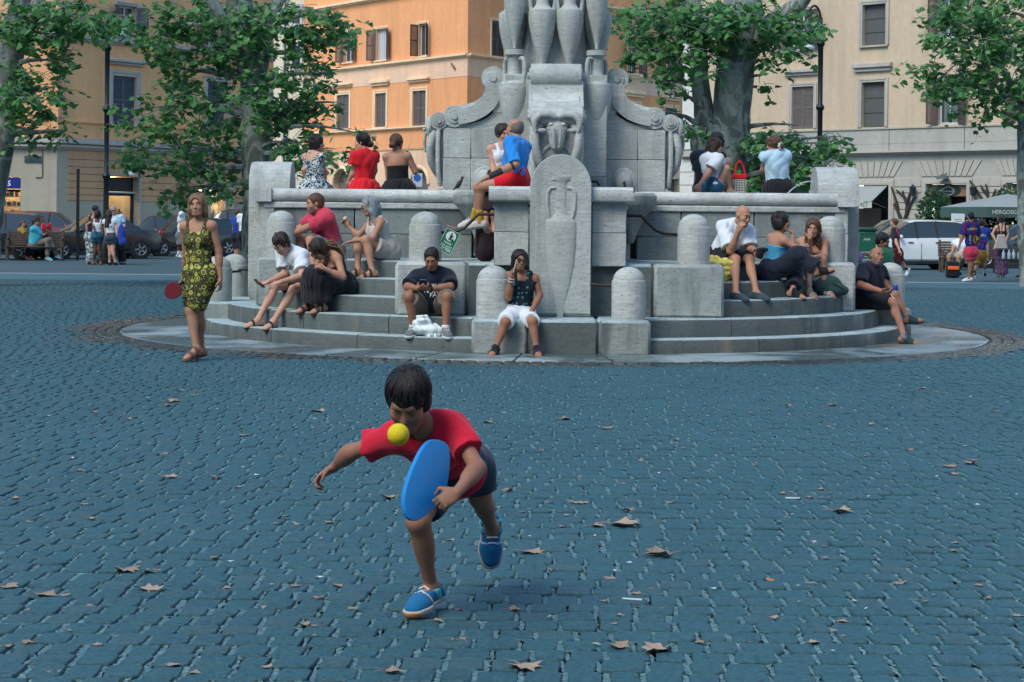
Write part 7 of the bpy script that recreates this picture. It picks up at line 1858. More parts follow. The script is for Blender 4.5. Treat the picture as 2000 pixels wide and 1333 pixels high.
p11 = Person('grey bearded man in navy t-shirt holding a blue can at the right end', 23.55, 1.76, on(1691, 4.05, .36, .12), (1705, 522, -.05), (1713, 502, -.06), 42, 52, (18, -6, 14),
    ((1724, 549, -.05), (1740, 566, -.06)), ((1680, 557, -.16), (1722, 569, -.22)), ((1748, 577, -.22), (1773, 621, -.06)), ((1744, 590, -.24), on(1767, 4.72, 0, .085)), 'm', 't', .0095, 1.1, lf=80, rf=68, lp=-8, rp=8, z0=.36, hl=dict(curl=1.0, n=(-.2, -.5, .3)), hr=dict(curl=.9, n=(.2, .2, .6)))
p11.build_body().face(beard='stub'); p11.hair('ring', 'stub', wob=.001); p11.shirt('navy', .80, .020, .03, flare=.022, wob=.008).shorts('black', .9, .022, .02).shoes('jean', 'slide', strap='dgreen', sock=('grey', .05))
p12 = Person('child in green top behind the man with the can', 25.85, 1.30, (1728, 528), (1726, 490, 0), (1724, 472, -.02), 40, 40, (70, 22, 0),
    ((1742, 512, -.02), (1744, 530, -.05)), ((1704, 500, -.05), (1690, 497, -.05)), ((1746, 530, -.2), (1746, 560, 0)), ((1735, 530, -.22), (1735, 560, 0)), 'm', 't', .011, child=True, z0=.37)
p12.build_body(feet=False).face(lips=False); p12.hair('crop', 'black', wob=.004); p12.shirt('green', .5, .014, .03).shorts('navy', .8)
# ---- far groups: coarser surface, same build
def far(label, Y, H, pel, head, yaw, arms, legs, sex='f', skin='m', vox=.017, lean=0.0, face=None, **k):
    nk = (head[0] * .75 + pel[0] * .25, head[1] + .165 * H / 1.7 * F / Y, 0)
    kk = []
    for (ax_, ay_, ady) in legs:
        if isinstance(ady, tuple): kk.append(((ady[0], ady[1], ady[2]), (ax_, ay_, ady[3])))
        else: kk.append((((pel[0] + ax_) / 2, (pel[1] + ay_) / 2 + 1, -.02), (ax_, ay_, ady)))
    p = Person(label, Y, H, pel, nk, head, yaw, yaw, face or (yaw, 2, 0), arms[0], arms[1], kk[0], kk[1], sex, skin, vox, **k)
    return p.build_body()
def gy(py, px): return ground(px, py)[1]
G1 = 'people standing by the parked cars'
g = gy(517, 190)
a = far('woman in black top and printed trousers with back turned, left of the group', g + .3, 1.72, (177, 462), (187, 410), 150, (((190, 440, -.1), (192, 455, -.2)), ((169, 440, 0), (172, 462, 0))), ((172, 512, 0), (182, 512, .1)), 'f', 'm', group=G1); a.hair('bun', 'dbrown'); a.tank('black', .012, .84, sw=.03).shorts('floral', 1.95, .02, .02, 'trousers')
a = far('dark skinned girl in white tank top and denim shorts seen from behind', g, 1.66, (190, 461), (191, 419), 185, (((182, 442, -.05), (184, 450, -.2)), ((199, 442, 0), (201, 456, -.15))), ((183, 513, 0), (197, 513, 0)), 'f', 'd', group=G1); a.hair('bob', 'black', wob=.012); a.tank('white', .012, .82, sw=.02).shorts('denim', .42, .018, .012).shoes('tan', 'flat')
a = far('girl with long dark hair, white t-shirt and dark shorts seen from behind', g - .1, 1.66, (216, 463), (213, 419), 175, (((205, 440, 0), (207, 458, -.1)), ((226, 440, 0), (228, 456, -.15))), ((214, 513, 0), (225, 513, 0)), 'f', 'l', group=G1); a.hair('long', 'dbrown', .4); a.shirt('white', .6, .016).shorts('jean', .5, .018, .014).shoes('black', 'flat')
a = far('person in pale blue shirt and sunglasses facing us in the group', g + .6, 1.74, (232, 462), (222, 412), 12, (((243, 440, 0), (236, 452, -.2)), ((224, 440, 0), (232, 452, -.2))), ((243, 512, 0), (236, 512, .1)), 'm', 'l', group=G1); a.face(glasses=True, lips=False); a.hair('short', 'grey'); a.shirt('lblue', .7, .018, .05).shorts('black', 1.95, .02, .02, 'trousers').shoes('black', 'sneaker')
g = gy(504, 350)
a = far('man in white polo shirt and grey shorts beside the black hatchback', g, 1.74, (352, 460), (355.5, 406), 95, (((352, 438, -.15), (358, 456, -.2)), ((352, 436, .2), (358, 454, .2))), ((348, 498, 0), (355, 497, .15)), 'm', 'd', group=G1, lf=80, rf=80); a.hair('crop', 'black', wob=.001); a.shirt('white', .8, .022, .05).shorts('grey', .95, .022, .03).shoes('white', 'sneaker', 'white', ('white', .16))
g = 60.0
a = far('man in blue shirt and dark shorts standing behind the left pier', g, 1.74, (463, 462), (464, 417), 160, (((457, 440, 0), (455, 462, 0)), ((470, 440, 0), (472, 460, 0))), ((459, 508, 0), (467, 508, .1)), 'm', 'm', group=G1); a.hair('crop', 'brown', wob=.001); a.shirt('rblue', .7, .018, .05).shorts('navy', .95, .02, .02).shoes('black', 'sneaker')
a = far('man in white t-shirt partly hidden by the left pier', g - 1.5, 1.76, (476, 460), (479, 410), 170, (((468, 440, 0), (470, 458, 0)), ((486, 440, 0), (488, 458, 0))), ((473, 510, 0), (481, 510, .1)), 'm', 't', group=G1); a.hair('crop', 'black', wob=.001); a.shirt('white', .7, .018, .05).shorts('black', .95, .02, .02).shoes('black', 'sneaker')
g = gy(509, 66)
a = far('heavy man in turquoise t-shirt sitting sideways on the left bench', g + .1, 1.74, (67, 477), (70, 435), 78, (((80, 462, -.1), (88, 458, -.1)), ((80, 460, .2), (88, 458, .2))), ((93, 503, (92, 470, -.1, 0)), (112, 499, (96, 469, .15, .1))), 'm', 'm', group=G1, fat=1.35, lf=70, rf=70); a.hair('short', 'black'); a.shirt('cyan', .85, .03, .05).shorts('khaki', 1.9, .022, .01, 'trousers').shoes('skyblue', 'sneaker')
a = far('person in mustard top seated at the far end of the left bench', g + .5, 1.6, (44, 476), (45, 438), 60, (((36, 460, 0), (42, 472, 0)), ((54, 460, 0), (56, 472, 0))), ((52, 503, (56, 474, -.2, 0)), (60, 503, (60, 474, 0, 0))), 'f', 'm', group=G1); a.hair('short', 'brown'); a.shirt('mustard', .6, .018, .03).shorts('black', 1.9, .02, .01, 'trousers')
G2 = 'people crossing and waiting on the right'
a = far('teenager in black and pink football shirt and maroon shorts striding left', 52.5, 1.66, (1752, 494), (1746, 436), -92, (((1750, 473, -.15), (1757, 490, -.12)), ((1748, 470, .2), (1742, 488, .2))), ((1772, 527, (1760, 512, -.02, .05)), (1738, 538, (1742, 515, .0, 0))), 'm', 'l', group=G2, lf=-60, rf=-92, lp=55, fat=.9); a.hair('short', 'brown'); a.shirt('black', .7, .020, .05).shorts('maroon', .98, .03, .03).shoes('white', 'sneaker', 'white', ('black', .08))
for sg in (1, -1):
    mbp = MB(); mbp.tube([a.sh['L' if sg > 0 else 'R'] + np.array([0, -.075, .06]), a.sh['L' if sg > 0 else 'R'] + np.array([.05, -.10, -.12]), a.sh['L' if sg > 0 else 'R'] + np.array([.08, -.09, -.35])], .02, 6); a.part('pink_stripe', mbp, a.top, cloth('pinkred', COL['pinkred'])) if sg > 0 else None
g = gy(551, 1893)
a = far('tall boy in striped blue and dark red football shirt with yellow number', g, 1.62, (1896, 492), (1896, 424), -160, (((1880, 462, -.02), (1873, 482, -.06)), ((1912, 462, .1), (1908, 480, .1))), ((1893, 543, 0), (1899, 540, .15)), 'm', 't', group=G2, lf=-110, rf=-110, fat=.9); a.hair('crop', 'black', wob=.002); a.shirt('barca', .8, .022, .12, flare=.03).shorts('pinkred', .6, .022, .02).shoes('white', 'sneaker', 'white')
a.print_on('10', .30, 'yellow', .42, 0, True).print_on('LAMINE', .085, 'yellow', .80, 0, True)
a = far('boy in blue football shirt with red number, cap and mustard shorts walking', g + .6, 1.50, (1915, 498), (1918, 437), 165, (((1928, 477, -.1), (1929, 494, -.15)), ((1905, 476, .1), (1903, 492, .1))), ((1902, 535, (1908, 517, -.05, .0)), (1924, 527, (1919, 512, .1, .3))), 'm', 'l', group=G2, lf=-150, rf=160, rp=50, fat=.9); a.hair('short', 'rblue' if 'rblue' in HAIR else 'dbrown'); a.shirt('rblue', .9, .026, .14, flare=.03).shorts('mustard', .95, .024, .025).shoes('dgreen', 'sneaker', 'white', ('black', .12))
a.print_on('17', .24, 'pinkred', .40, 0, True).print_on('SAKU', .09, 'white', .76, 0, True)
S_ = Sdf(.012); q = a.hsc; S_.el(a.h(0, -.012, .055), np.array((.092, .110, .078)) * q, a.Hd); S_.cut(a.h(0, 0, .03), -a.Hd[:, 2]); a.part('cap', S_.mesh('cap', fab('rblue')))
a = far('woman in black top and purple trousers with pale tote bag, seen from behind', 51.5, 1.66, (1956, 488), (1956, 430), 182, (((1938, 458, .0), (1946, 474, -.12)), ((1968, 458, .0), (1964, 474, -.1))), ((1951, 534, 0), (1961, 534, 0)), 'f', 'l', group=G2); a.hair('short', 'black', wob=.012); a.tank('black', .012, .78, sw=.02).skirt('purple', 1.92, .03, .03, 'trousers').shoes('offwhite', 'flat')
a = far('man in white t-shirt and beige shorts sitting on the right bench', 51.0, 1.74, (1874, 494), (1879, 462), -14, (((1862, 484, -.1), (1860, 494, -.2)), ((1886, 484, -.1), (1880, 494, -.25))), ((1871, 530, (1872, 503, -.4, 0)), (1852, 530, (1854, 503, -.4, 0))), 'm', 'm', group=G2, lf=10, rf=-20, fat=1.15); a.hair('ring', 'stub', wob=.001); a.shirt('white', .8, .024, .04).shorts('beige', .9, .022, .02).shoes('black', 'flat')
a = far('bearded man in navy t-shirt and camouflage trousers at the right edge', 49.5, 1.76, (1999, 484), (1996, 429), -70, (((1990, 462, -.1), (1981, 466, -.15)), ((2002, 462, .1), (1990, 466, .1))), ((1996, 536, 0), (2004, 536, .1)), 'm', 'm', group=G2); a.hair('crop', 'black', wob=.001); a.face(beard='black', lips=False); a.shirt('rblue', .75, .018, .05).shorts('camo', 1.9, .024, .02, 'trousers').shoes('black', 'sneaker')
# ------------------------------------------------------------------ things held, hung or left lying
def one(name, label, cat, mb, mat, group=None, **k): return tag(obj(name, mb, mat, **k), label, cat, group)
# bat and ball of the boy
outline = [(846, 859), (864.5, 863), (874.8, 878), (875, 913), (870.6, 946), (864.5, 975), (846, 993), (821, 1014), (806.7, 1018), (793, 1012), (786, 985), (789, 956), (803, 915), (820, 880), (833, 863)]
P = np.array([W(x, y, 6.50 + (x - 832) * .0016 - (y - 940) * .0004) for x, y in outline]); cen = P.mean(0)
u, sv, vt = np.linalg.svd(P - cen); nb = vt[2] if vt[2][1] < 0 else -vt[2]
q1 = []
for i in range(len(P)):                                   # a smooth closed outline
    for t in (0, .5):
        a, b, c, d = P[i - 1], P[i], P[(i + 1) % len(P)], P[(i + 2) % len(P)]
        q1.append(b if t == 0 else (-a + 9 * b + 9 * c - d) / 16)
q1 = np.array(q1); n1 = len(q1); rings = []
for s_, d in ((.90, .012), (.985, .010), (1.0, .004), (1.0, -.004), (.985, -.010), (.90, -.012)): rings.append(cen + (q1 - cen) * s_ + nb * d)
mb = MB(); mb.add(np.concatenate(rings), [tuple(range(n1))] + [(k * n1 + j, k * n1 + (j + 1) % n1, (k + 1) * n1 + (j + 1) % n1, (k + 1) * n1 + j) for k in range(5) for j in range(n1)] + [tuple(5 * n1 + j for j in range(n1))])
bat = thing('beach_bat', 'glossy blue oval bat swung by the boy in red', 'bat', tuple(cen))
wpart('blade', mb, M('blue_bat_plastic', (.012, .24, .62), .38, .12, 5, .1, 30, spec=.45), bat)
h0, h1 = W(858, 978, 6.53), boy.fingers_at('L', .06) + np.array([.012, .01, 0]); wpart('handle', MB().tube([h0 * .85 + cen * .15, h0, h1, h1 + (h1 - h0) * .06], [.022, .017, .014, .013], 10), M('bat_grip', (.012, .03, .06), .6, .2), bat)
mb = MB(); mb.sphere(W(778, 849, 6.22), .0365, 32, 20); one('ball', 'yellow foam ball in the air just in front of the boy', 'ball', mb, M('yellow_foam', (.62, .50, .015), .75, .1, 30, .3, 120))
# the woman's bat
rcn = W(339, 567, 18.8); hw_ = W(361, 548, 18.9); t = thing('round_bat', 'dark red round bat held low by the woman in the dress', 'bat', tuple(rcn)); dd = rcn - hw_; dd[1] = 0; dd = nrm(dd); pr = np.array([-dd[2], 0, dd[0]])
pts = []
for k in range(24):
    a = 2 * PI * k / 24; pts.append((.088 * math.cos(a) * (1 + .1 * math.cos(a)), .083 * math.sin(a)))
mb = MB(); mb.prism(pts, rcn, dd, pr, (0, -1, 0), -.012, .012, b=.006); wpart('blade', mb, M('dark_red_rubber', (.15, .012, .022), .6, .15), t)
wpart('handle', MB().tube([rcn - dd * .075, hw_ + dd * .02, hw_ - dd * .05], .014, 8), BLACKP, t)
# phones
def slab_thing(name, label, cat, c, ux, uy, w, h, th, mat, screen=None):
    ux, uy = nrm(ux), nrm(uy); uy = nrm(uy - ux * (ux @ uy)); un = np.cross(ux, uy); c = np.array(c); t = thing(name, label, cat, tuple(c))
    wpart('case', MB().prism([(-w / 2 + .008, -h / 2), (w / 2 - .008, -h / 2), (w / 2, -h / 2 + .008), (w / 2, h / 2 - .008), (w / 2 - .008, h / 2), (-w / 2 + .008, h / 2), (-w / 2, h / 2 - .008), (-w / 2, -h / 2 + .008)], c, ux, uy, un, -th / 2, th / 2), mat, t)
    wpart('screen', MB().prism([(-w / 2 + .006, -h / 2 + .006), (w / 2 - .006, -h / 2 + .006), (w / 2 - .006, h / 2 - .006), (-w / 2 + .006, h / 2 - .006)], c, ux, uy, un, th / 2, th / 2 + .0015), screen or BLACKP, t); return t
hc = (p6.fingers_at('L', .10) + p6.fingers_at('R', .10)) / 2 + np.array([0, -.01, .03]); slab_thing('phone', 'dark phone in blue case held by the man in lettered t-shirt', 'phone', hc, (1, 0, 0), (0, -.6, .9), .078, .155, .012, M('blue_phone_case', (.01, .12, .25), .4, 0))
hc = p7.fingers_at('R', .08) + np.array([.02, .0, .03]); slab_thing('phone', 'pale phone pressed to the ear of the woman in dotted top', 'phone', hc, (0, 1, 0), (.25, 0, 1), .072, .15, .010, M('pale_phone', (.5, .48, .46), .3, 0))
hc = p18.fingers_at('R', .10) + np.array([-.02, -.02, .02]); slab_thing('phone', 'slim dark phone held by the teenager in the white t-shirt', 'phone', hc, (.3, .9, 0), (-.9, .2, .7), .072, .15, .010, BLACKP)
# watch and bracelets
def ring_at(p, k_, t, r, th, mat, name): 
    a, b = p.wr[k_], p.el[k_]; c = a * (1 - t) + b * t; d = nrm(b - a); x = nrm(np.cross(d, (0, 0, 1.0))); y = np.cross(d, x); p.part(name, MB().tube([c + (x * math.cos(q) + y * math.sin(q)) * r for q in [2 * PI * i / 14 for i in range(15)]], th, 6), p.body, mat)
ring_at(p6, 'L', .06, .034, .013, BLACKP, 'watch'); ring_at(p7, 'R', .10, .030, .005, EYE_W, 'bracelet'); ring_at(p7, 'R', .22, .034, .005, EYE_W, 'bracelet')
# plastic bags: crumpled volumes with knotted handles
def soft(name, label, cat, c, blobs, mat, vox=.009, wob=.016, wsc=36, seed=1, extra=()):
    t = thing(name, label, cat, tuple(c)); S_ = Sdf(vox * .75); c = np.array(c)
    for o_, r_ in blobs: S_.el(c + np.array(o_), r_, k=.04)
    o = wpart_mesh('bag', S_.mesh('bag', mat, wob, wsc, seed), t)
    for nm, path, rad, m in extra: wpart(nm, MB().tube([c + np.array(p) for p in path], rad, 8), m or mat, t)
    return t
def wpart_mesh(name, me, root): return link(name, me, root, tuple(-root.location))
WBAG = M('white_plastic_film', (.62, .72, .73), .35, .1, 12, .3, 40); YBAG = M('yellow_plastic_film', (.55, .48, .10), .35, .25, 10, .3, 40)
b0 = on(837, 4.37, .16, 0); soft('plastic_bag', 'white plastic bag between the feet of the man with the phone', 'bag', b0, [((-.07, .0, .10), (.085, .06, .10)), ((.03, -.01, .06), (.11, .07, .065)), ((-.04, 0, .17), (.05, .04, .05))], WBAG, extra=[('handle', [(.02, -.08, .02), (.0, -.12, -.05), (.05, -.13, -.11), (.09, -.12, -.05), (.08, -.08, .03)], .014, None)])
b0 = on(1403, 3.44, .75, 0); soft('plastic_bag', 'yellow plastic bag on the step beside the bald man', 'bag', b0, [((0, 0, .12), (.17, .09, .13)), ((-.09, .0, .23), (.06, .05, .05)), ((.08, 0, .20), (.07, .05, .05))], YBAG, extra=[('handle', [(-.12, 0, .22), (-.15, -.02, .30), (-.06, -.02, .28), (.02, 0, .22)], .014, None)])
soft('backpack', 'dark plum backpack slumped under the iron bar by the fountain wall', 'backpack', (-.31, 22.2, .945), [((0, 0, .20), (.13, .12, .21)), ((.03, .02, .40), (.10, .09, .14)), ((-.02, -.08, .12), (.10, .05, .11))], fab('dkplum'), .012, .008, 16, 2, extra=[('strap', [(.03, -.02, .55), (.10, -.06, .48), (.10, -.08, .25)], .014, None), ('strap', [(-.05, -.04, .52), (-.10, -.10, .40), (-.10, -.1, .2)], .014, None)])
b0 = np.array([3.83, 22.88, .555]); soft('backpack', 'dark green rucksack lying beside the brown haired woman', 'backpack', b0, [((0, .05, .12), (.17, .11, .12)), ((.10, .0, .07), (.14, .09, .07))], fab('dgreen'), .012, .008, 16, 3, extra=[('strap', [(.05, -.06, .16), (.16, -.09, .10), (.2, -.05, .02)], .014, None)])
# hanging notice
sc_ = W(876, 472, 21.40); ang = R(-26); ux = np.array([math.cos(ang), 0, math.sin(ang)]); uy = np.array([-math.sin(ang), 0, math.cos(ang)])
nt = thing('notice', 'green notice tied to the iron bar asking people not to litter', 'notice', tuple(sc_)); un = np.array([0, -1.0, 0])
GRN = M('green_notice_card', (.006, .15, .075), .5, .05); WPR = M('white_print', (.62, .70, .70), .6, 0)
wpart('board', MB().prism([(-.088, -.135), (.088, -.135), (.088, .135), (-.088, .135)], sc_, ux, uy, un, 0, .006), GRN, nt)
for (a0, b0_, a1, b1_) in ((-.086, -.133, .086, -.129), (-.086, .129, .086, .133), (-.086, -.129, -.082, .129), (.082, -.129, .086, .129)): wpart('border', MB().prism([(a0, b0_), (a1, b0_), (a1, b1_), (a0, b1_)], sc_, ux, uy, un, .006, .0075), WPR, nt)
dc = sc_ + uy * .062; wpart('disc', MB().prism([(.058 * math.cos(a), .058 * math.sin(a)) for a in [2 * PI * k / 24 for k in range(24)]], dc, ux, uy, un, .006, .008), WPR, nt)
fig = MB(); fig.sphere(dc + uy * .032 + un * .010, (.010, .003, .010), 10, 6); fig.tube([dc + uy * .02 + un * .01, dc - uy * .012 + un * .01], .011, 8); fig.tube([dc - uy * .01 + un * .01, dc - uy * .042 - ux * .012 + un * .01], .006, 6); fig.tube([dc - uy * .01 + un * .01, dc - uy * .042 + ux * .010 + un * .01], .006, 6); fig.tube([dc + uy * .016 + un * .01, dc + uy * .002 + ux * .026 + un * .01], .005, 6); fig.prism([(.022, -.045), (.042, -.045), (.044, -.02), (.020, -.02)], dc, ux, uy, un, .008, .010); wpart('litter_figure', fig, BLACKP, nt)
for k, (tx, sz) in enumerate((('PLEASE', .030), ('DO NOT', .034), ('LITTER', .046))): place_text('lettering', tx, sz, WPR, nt, sc_ - uy * (.022 + .037 * k) + un * .0078, ux, uy, True, ext=.0006)
wpart('tie', MB().tube([sc_ + uy * .13, sc_ + uy * .17 + ux * .01, W(872, 440, 21.42)], .006, 6), M('red_white_tie', (.5, .2, .2), .6, .3), nt)
# can, cigarette, ice cream, tote, dark cap
cc = p11.fingers_at('L', .07) + np.array([.0, -.03, .05]); t = thing('drink_can', 'blue drink can in the hands of the man at the right end', 'can', tuple(cc)); tilt = nrm(np.array([.15, -.1, 1.0]))
mb = MB(); mb.lathe([(0, -.062), (.024, -.062), (.032, -.054), (.032, .05), (.026, .060), (.0, .058)], 18); Rc = frame((0, -1, 0), tilt); mb.v = [tuple(cc + Rc @ np.array(v)) for v in mb.v]; wpart('body', mb, M('blue_can_print', (.012, .07, .36), .3, .5, 30, metal=.4), t)
mb = MB(); mb.lathe([(0, .058), (.026, .0595), (.027, .064), (.022, .064), (0, .060)], 16); mb.v = [tuple(cc + Rc @ np.array(v)) for v in mb.v]; wpart('lid', mb, RIM, t)
q = p11.fingers_at('R', .13); one('cigarette', 'thin cigarette between the fingers of the man with the can', 'cigarette', MB().tube([q, q + np.array([.03, -.02, -.06])], .005, 6), M('cigarette_paper', (.6, .58, .55), .8, 0))
q = p17.fingers_at('R', .09); t = thing('ice_cream', 'ice cream cone raised by the grey haired woman', 'ice cream', tuple(q)); mb = MB(); mb.lathe([(0, -.07), (.008, -.06), (.026, .03), (0, .03)], 12, c=tuple(q)); wpart('cone', mb, M('wafer', (.42, .24, .10), .8, .2), t); mb = MB(); mb.sphere(q + np.array([0, 0, .045]), (.028, .028, .026), 12, 8); wpart('scoop', mb, M('ice_scoop', (.58, .45, .34), .6, .1), t)
q = p8.fingers_at('L', .10); soft('cap', 'dark folded cap hanging from the bald man\'s hand', 'cap', q, [((0, 0, 0), (.055, .035, .04)), ((.05, -.02, .04), (.045, .03, .014)), ((.02, 0, -.05), (.035, .02, .03))], fab('black'), .009, .008, 26, 4)
tb = W(1444, 360, 25.65); t = thing('tote_bag', 'red and patterned woven tote standing on the far rim', 'bag', (tb[0], tb[1], 1.81))
wpart('body', MB().box((tb[0], tb[1], 1.92), (.19, .10, .21), b=.02), fab('rug'), t); wpart('band', MB().box((tb[0], tb[1], 2.055), (.20, .105, .065), b=.012), fab('red'), t)
for s_ in (-1, 1): wpart('handle', MB().tube([(tb[0] - .07, tb[1] + s_ * .03, 2.08), (tb[0] - .04, tb[1] + s_ * .03, 2.22), (tb[0], tb[1] + s_ * .03, 2.27), (tb[0] + .05, tb[1] + s_ * .03, 2.2), (tb[0] + .08, tb[1] + s_ * .03, 2.08)], .009, 6), fab('red'), t)
q = p12.fingers_at('R', .10); soft('toy', 'lilac toy held out by the child in green', 'toy', q, [((-.01, 0, -.05), (.05, .03, .07))], fab('lilac'), .010, .004, 20, 5)
# pigeon on the rim by the corner cup
pg = W(896, 362, 24.0); pg[2] = 1.815; t = thing('pigeon', 'small dark pigeon perched on the rim left of the couple', 'bird', tuple(pg)); S_ = Sdf(.006); K = .68
S_.el(pg + K * np.array([0, 0, .10]), (.030, .034, .058), frame((0, -1, 0), nrm((.55, 0, 1))), k=.02); S_.rc(pg + K * np.array([.045, 0, .16]), pg + K * np.array([.062, 0, .215]), .018, .015, k=.014); S_.el(pg + K * np.array([.068, 0, .228]), (.016, .014, .015), k=.01); S_.rc(pg + K * np.array([-.05, 0, .05]), pg + K * np.array([-.10, 0, -.01]), .02, .010, k=.014, fl=((0, 0, 1), .6))
wpart_mesh('body', S_.mesh('body', M('pigeon_feathers', (.025, .03, .035), .6, .6, 20)), t); wpart('beak', MB().tube([pg + K * np.array([.088, 0, .226]), pg + K * np.array([.112, 0, .218])], [.006, .002], 6), BLACKP, t)
for s_ in (-1, 1): wpart('leg', MB().tube([pg + K * np.array([.0, s_ * .018, .05]), pg + K * np.array([.01, s_ * .018, .0])], .005, 6), M('pigeon_leg', (.35, .1, .08), .6, 0), t)
# water jet from the right slab
jet = [(FX + 3.40 - .25 * k / 8 * 1.9, 24.85, 1.98 - .40 * (k / 8) ** 2 + .04 * (k / 8)) for k in range(9)]
o = obj('water_jet', MB().tube(jet, [.005 + .002 * (k % 3) for k in range(9)], 8), M('falling_water', (.75, .82, .84), .1, 0, trans=.5), fountain, loc=(-FX, -FY, 0))
# tote, bags and table in the distance
q = W(1954, 470, 51.2); t = thing('tote_bag', 'pale canvas tote on the back of the woman in purple trousers', 'bag', tuple(q)); mb = MB(); mb.prism([(-.19, -.24), (.19, -.24), (.10, .16), (-.08, .16)], q, (1, 0, 0), (0, 0, 1), (0, -1, 0), 0, .09, b=.03); wpart('body', mb, fab('beige'), t)
wpart('strap', MB().tube([q + np.array([.0, -.05, .15]), q + np.array([.03, -.03, .35]), q + np.array([.06, .05, .45])], .018, 6), fab('tan'), t)
q = W(1860, 521, 50.4); t = thing('sports_bag', 'black bag with bright orange flap between the seated man\'s feet', 'bag', (q[0], q[1], 0)); wpart('body', MB().box((q[0], q[1], .22), (.36, .26, .44), b=.05), fab('black'), t); wpart('flap', MB().box((q[0], q[1] - .14, .26), (.30, .03, .10), b=.012), M('orange_flap', (.75, .13, .02), .6, 0), t)
q = W(237, 458, 54.2); soft('shopping_bag', 'bright blue shopping bag hanging beside the standing group', 'bag', q, [((0, 0, 0), (.10, .06, .28)), ((.03, 0, -.2), (.11, .06, .12))], fab('rblue'), .016, .01, 16, 6, extra=[('handle', [(-.03, 0, .25), (0, 0, .42), (.03, 0, .25)], .012, None)])
q = W(1975, 512, 49.0); t = thing('folding_table', 'small dark table with bottles at the right edge', 'table', (q[0], q[1], 0)); wpart('top', MB().box((q[0], q[1], .52), (.62, .45, .04), b=.008), BLACKP, t)
for sx_ in (-1, 1):
    for sy_ in (-1, 1): wpart('leg', MB().tube([(q[0] + sx_ * .27, q[1] + sy_ * .18, 0), (q[0] + sx_ * .27, q[1] + sy_ * .18, .5)], .014, 6), SHUT_P, t)
for k in range(4):
    mb = MB(); mb.lathe([(0, 0), (.04, 0), (.045, .05), (.045, .14), (.018, .19), (.018, .24), (0, .245)], 12, c=(q[0] - .2 + .13 * k, q[1] - .05 * (k % 2), .541)); one('bottle', ('clear bottle at the left of the small dark table', 'second clear bottle from the left on the dark table', 'third clear bottle from the left on the dark table', 'clear bottle at the right of the small dark table')[k], 'bottle', mb, M('bottle_plastic', (.35, .45, .48), .15, .2), 'bottles on the small table')
# ---- fallen leaves
def dry(n, l, b):
    oi = n.new('ShaderNodeObjectInfo'); g = n.new('ShaderNodeNewGeometry')
    c = mix(n, l, oi.outputs['Random'], (.13, .085, .055), (.32, .235, .165)); c = mix(n, l, noise(n, l, g.outputs['Position'], 60, 4), c, (.36, .29, .225)); l.new(c, b.inputs['Base Color']); b.inputs['Roughness'].default_value = .8
    bump(n, l, b, noise(n, l, g.outputs['Position'], 90, 3), .5, .01)
DRY = custom('dry_leaf', dry); PAPER = M('pale_paper_scrap', (.50, .56, .56), .8, .15)
def leaf_mesh(r):
    mb = MB(); ring1 = []; cv = r.uniform(.15, .6); cu = r.uniform(-.5, .5); tw_ = r.uniform(-.5, .5)
    def z(x, y): return .06 + cv * x * x + cu * y * y + tw_ * x * y + r.uniform(-.03, .03)
    o_ = [(x, y - .2) for x, y in LOBES]; inn = [(x * .55, y * .55) for x, y in o_]
    vs = [(x, y, max(0, z(x, y)) + r.uniform(0, .09)) for x, y in o_] + [(x, y, max(0, z(x, y))) for x, y in inn] + [(0, 0, .05)]
    n = len(o_); fs = [(k, (k + 1) % n, n + (k + 1) % n, n + k) for k in range(n)] + [(n + k, n + (k + 1) % n, 2 * n) for k in range(n)]
    mb.add(vs, fs); mb.tube([(0, -.35, .05), (.02, -.6, .10), (.05, -.8, .06)], .018, 4)
    me = mb.mesh('fallen_leaf'); me.materials.append(DRY); me.shade_smooth(); return me
rl = random.Random(9); LV = [leaf_mesh(rl) for _ in range(12)]
BIG = {(250, 1117, 50): 'large crumpled pale leaf left of its darker neighbour, lower left', (290, 1152, 50): 'rolled tan leaf just below the pair of leaves, lower left', (93, 1163, 46): 'ribbed reddish leaf near the left edge', (17, 1149, 42): 'pale grey leaf cut by the left picture edge', (1224, 1028, 62): 'long flat leaf right of the boy, widest of its cluster', (1042, 1081, 52): 'flat leaf right of the boy\'s raised shoe', (1283, 1085, 60): 'big pale curled leaf right of centre', (1206, 1264, 45): 'curled leaf standing on its edge near the bottom', (1280, 1273, 60): 'broad star shaped leaf next to the upright curled one', (1028, 1306, 65): 'largest torn leaf at the bottom edge', (1500, 1134, 22): 'small bright orange crumpled leaf on the right', (770, 1313, 40): 'tan leaf at the bottom edge below the boy\'s foot', (1129, 984, 38): 'folded leaf on top of another right of the boy', (1647, 1001, 42): 'long thin leaf lying towards the right edge', (329, 934, 35): 'brown leaf in line with the boy\'s stretched hand, far left'}
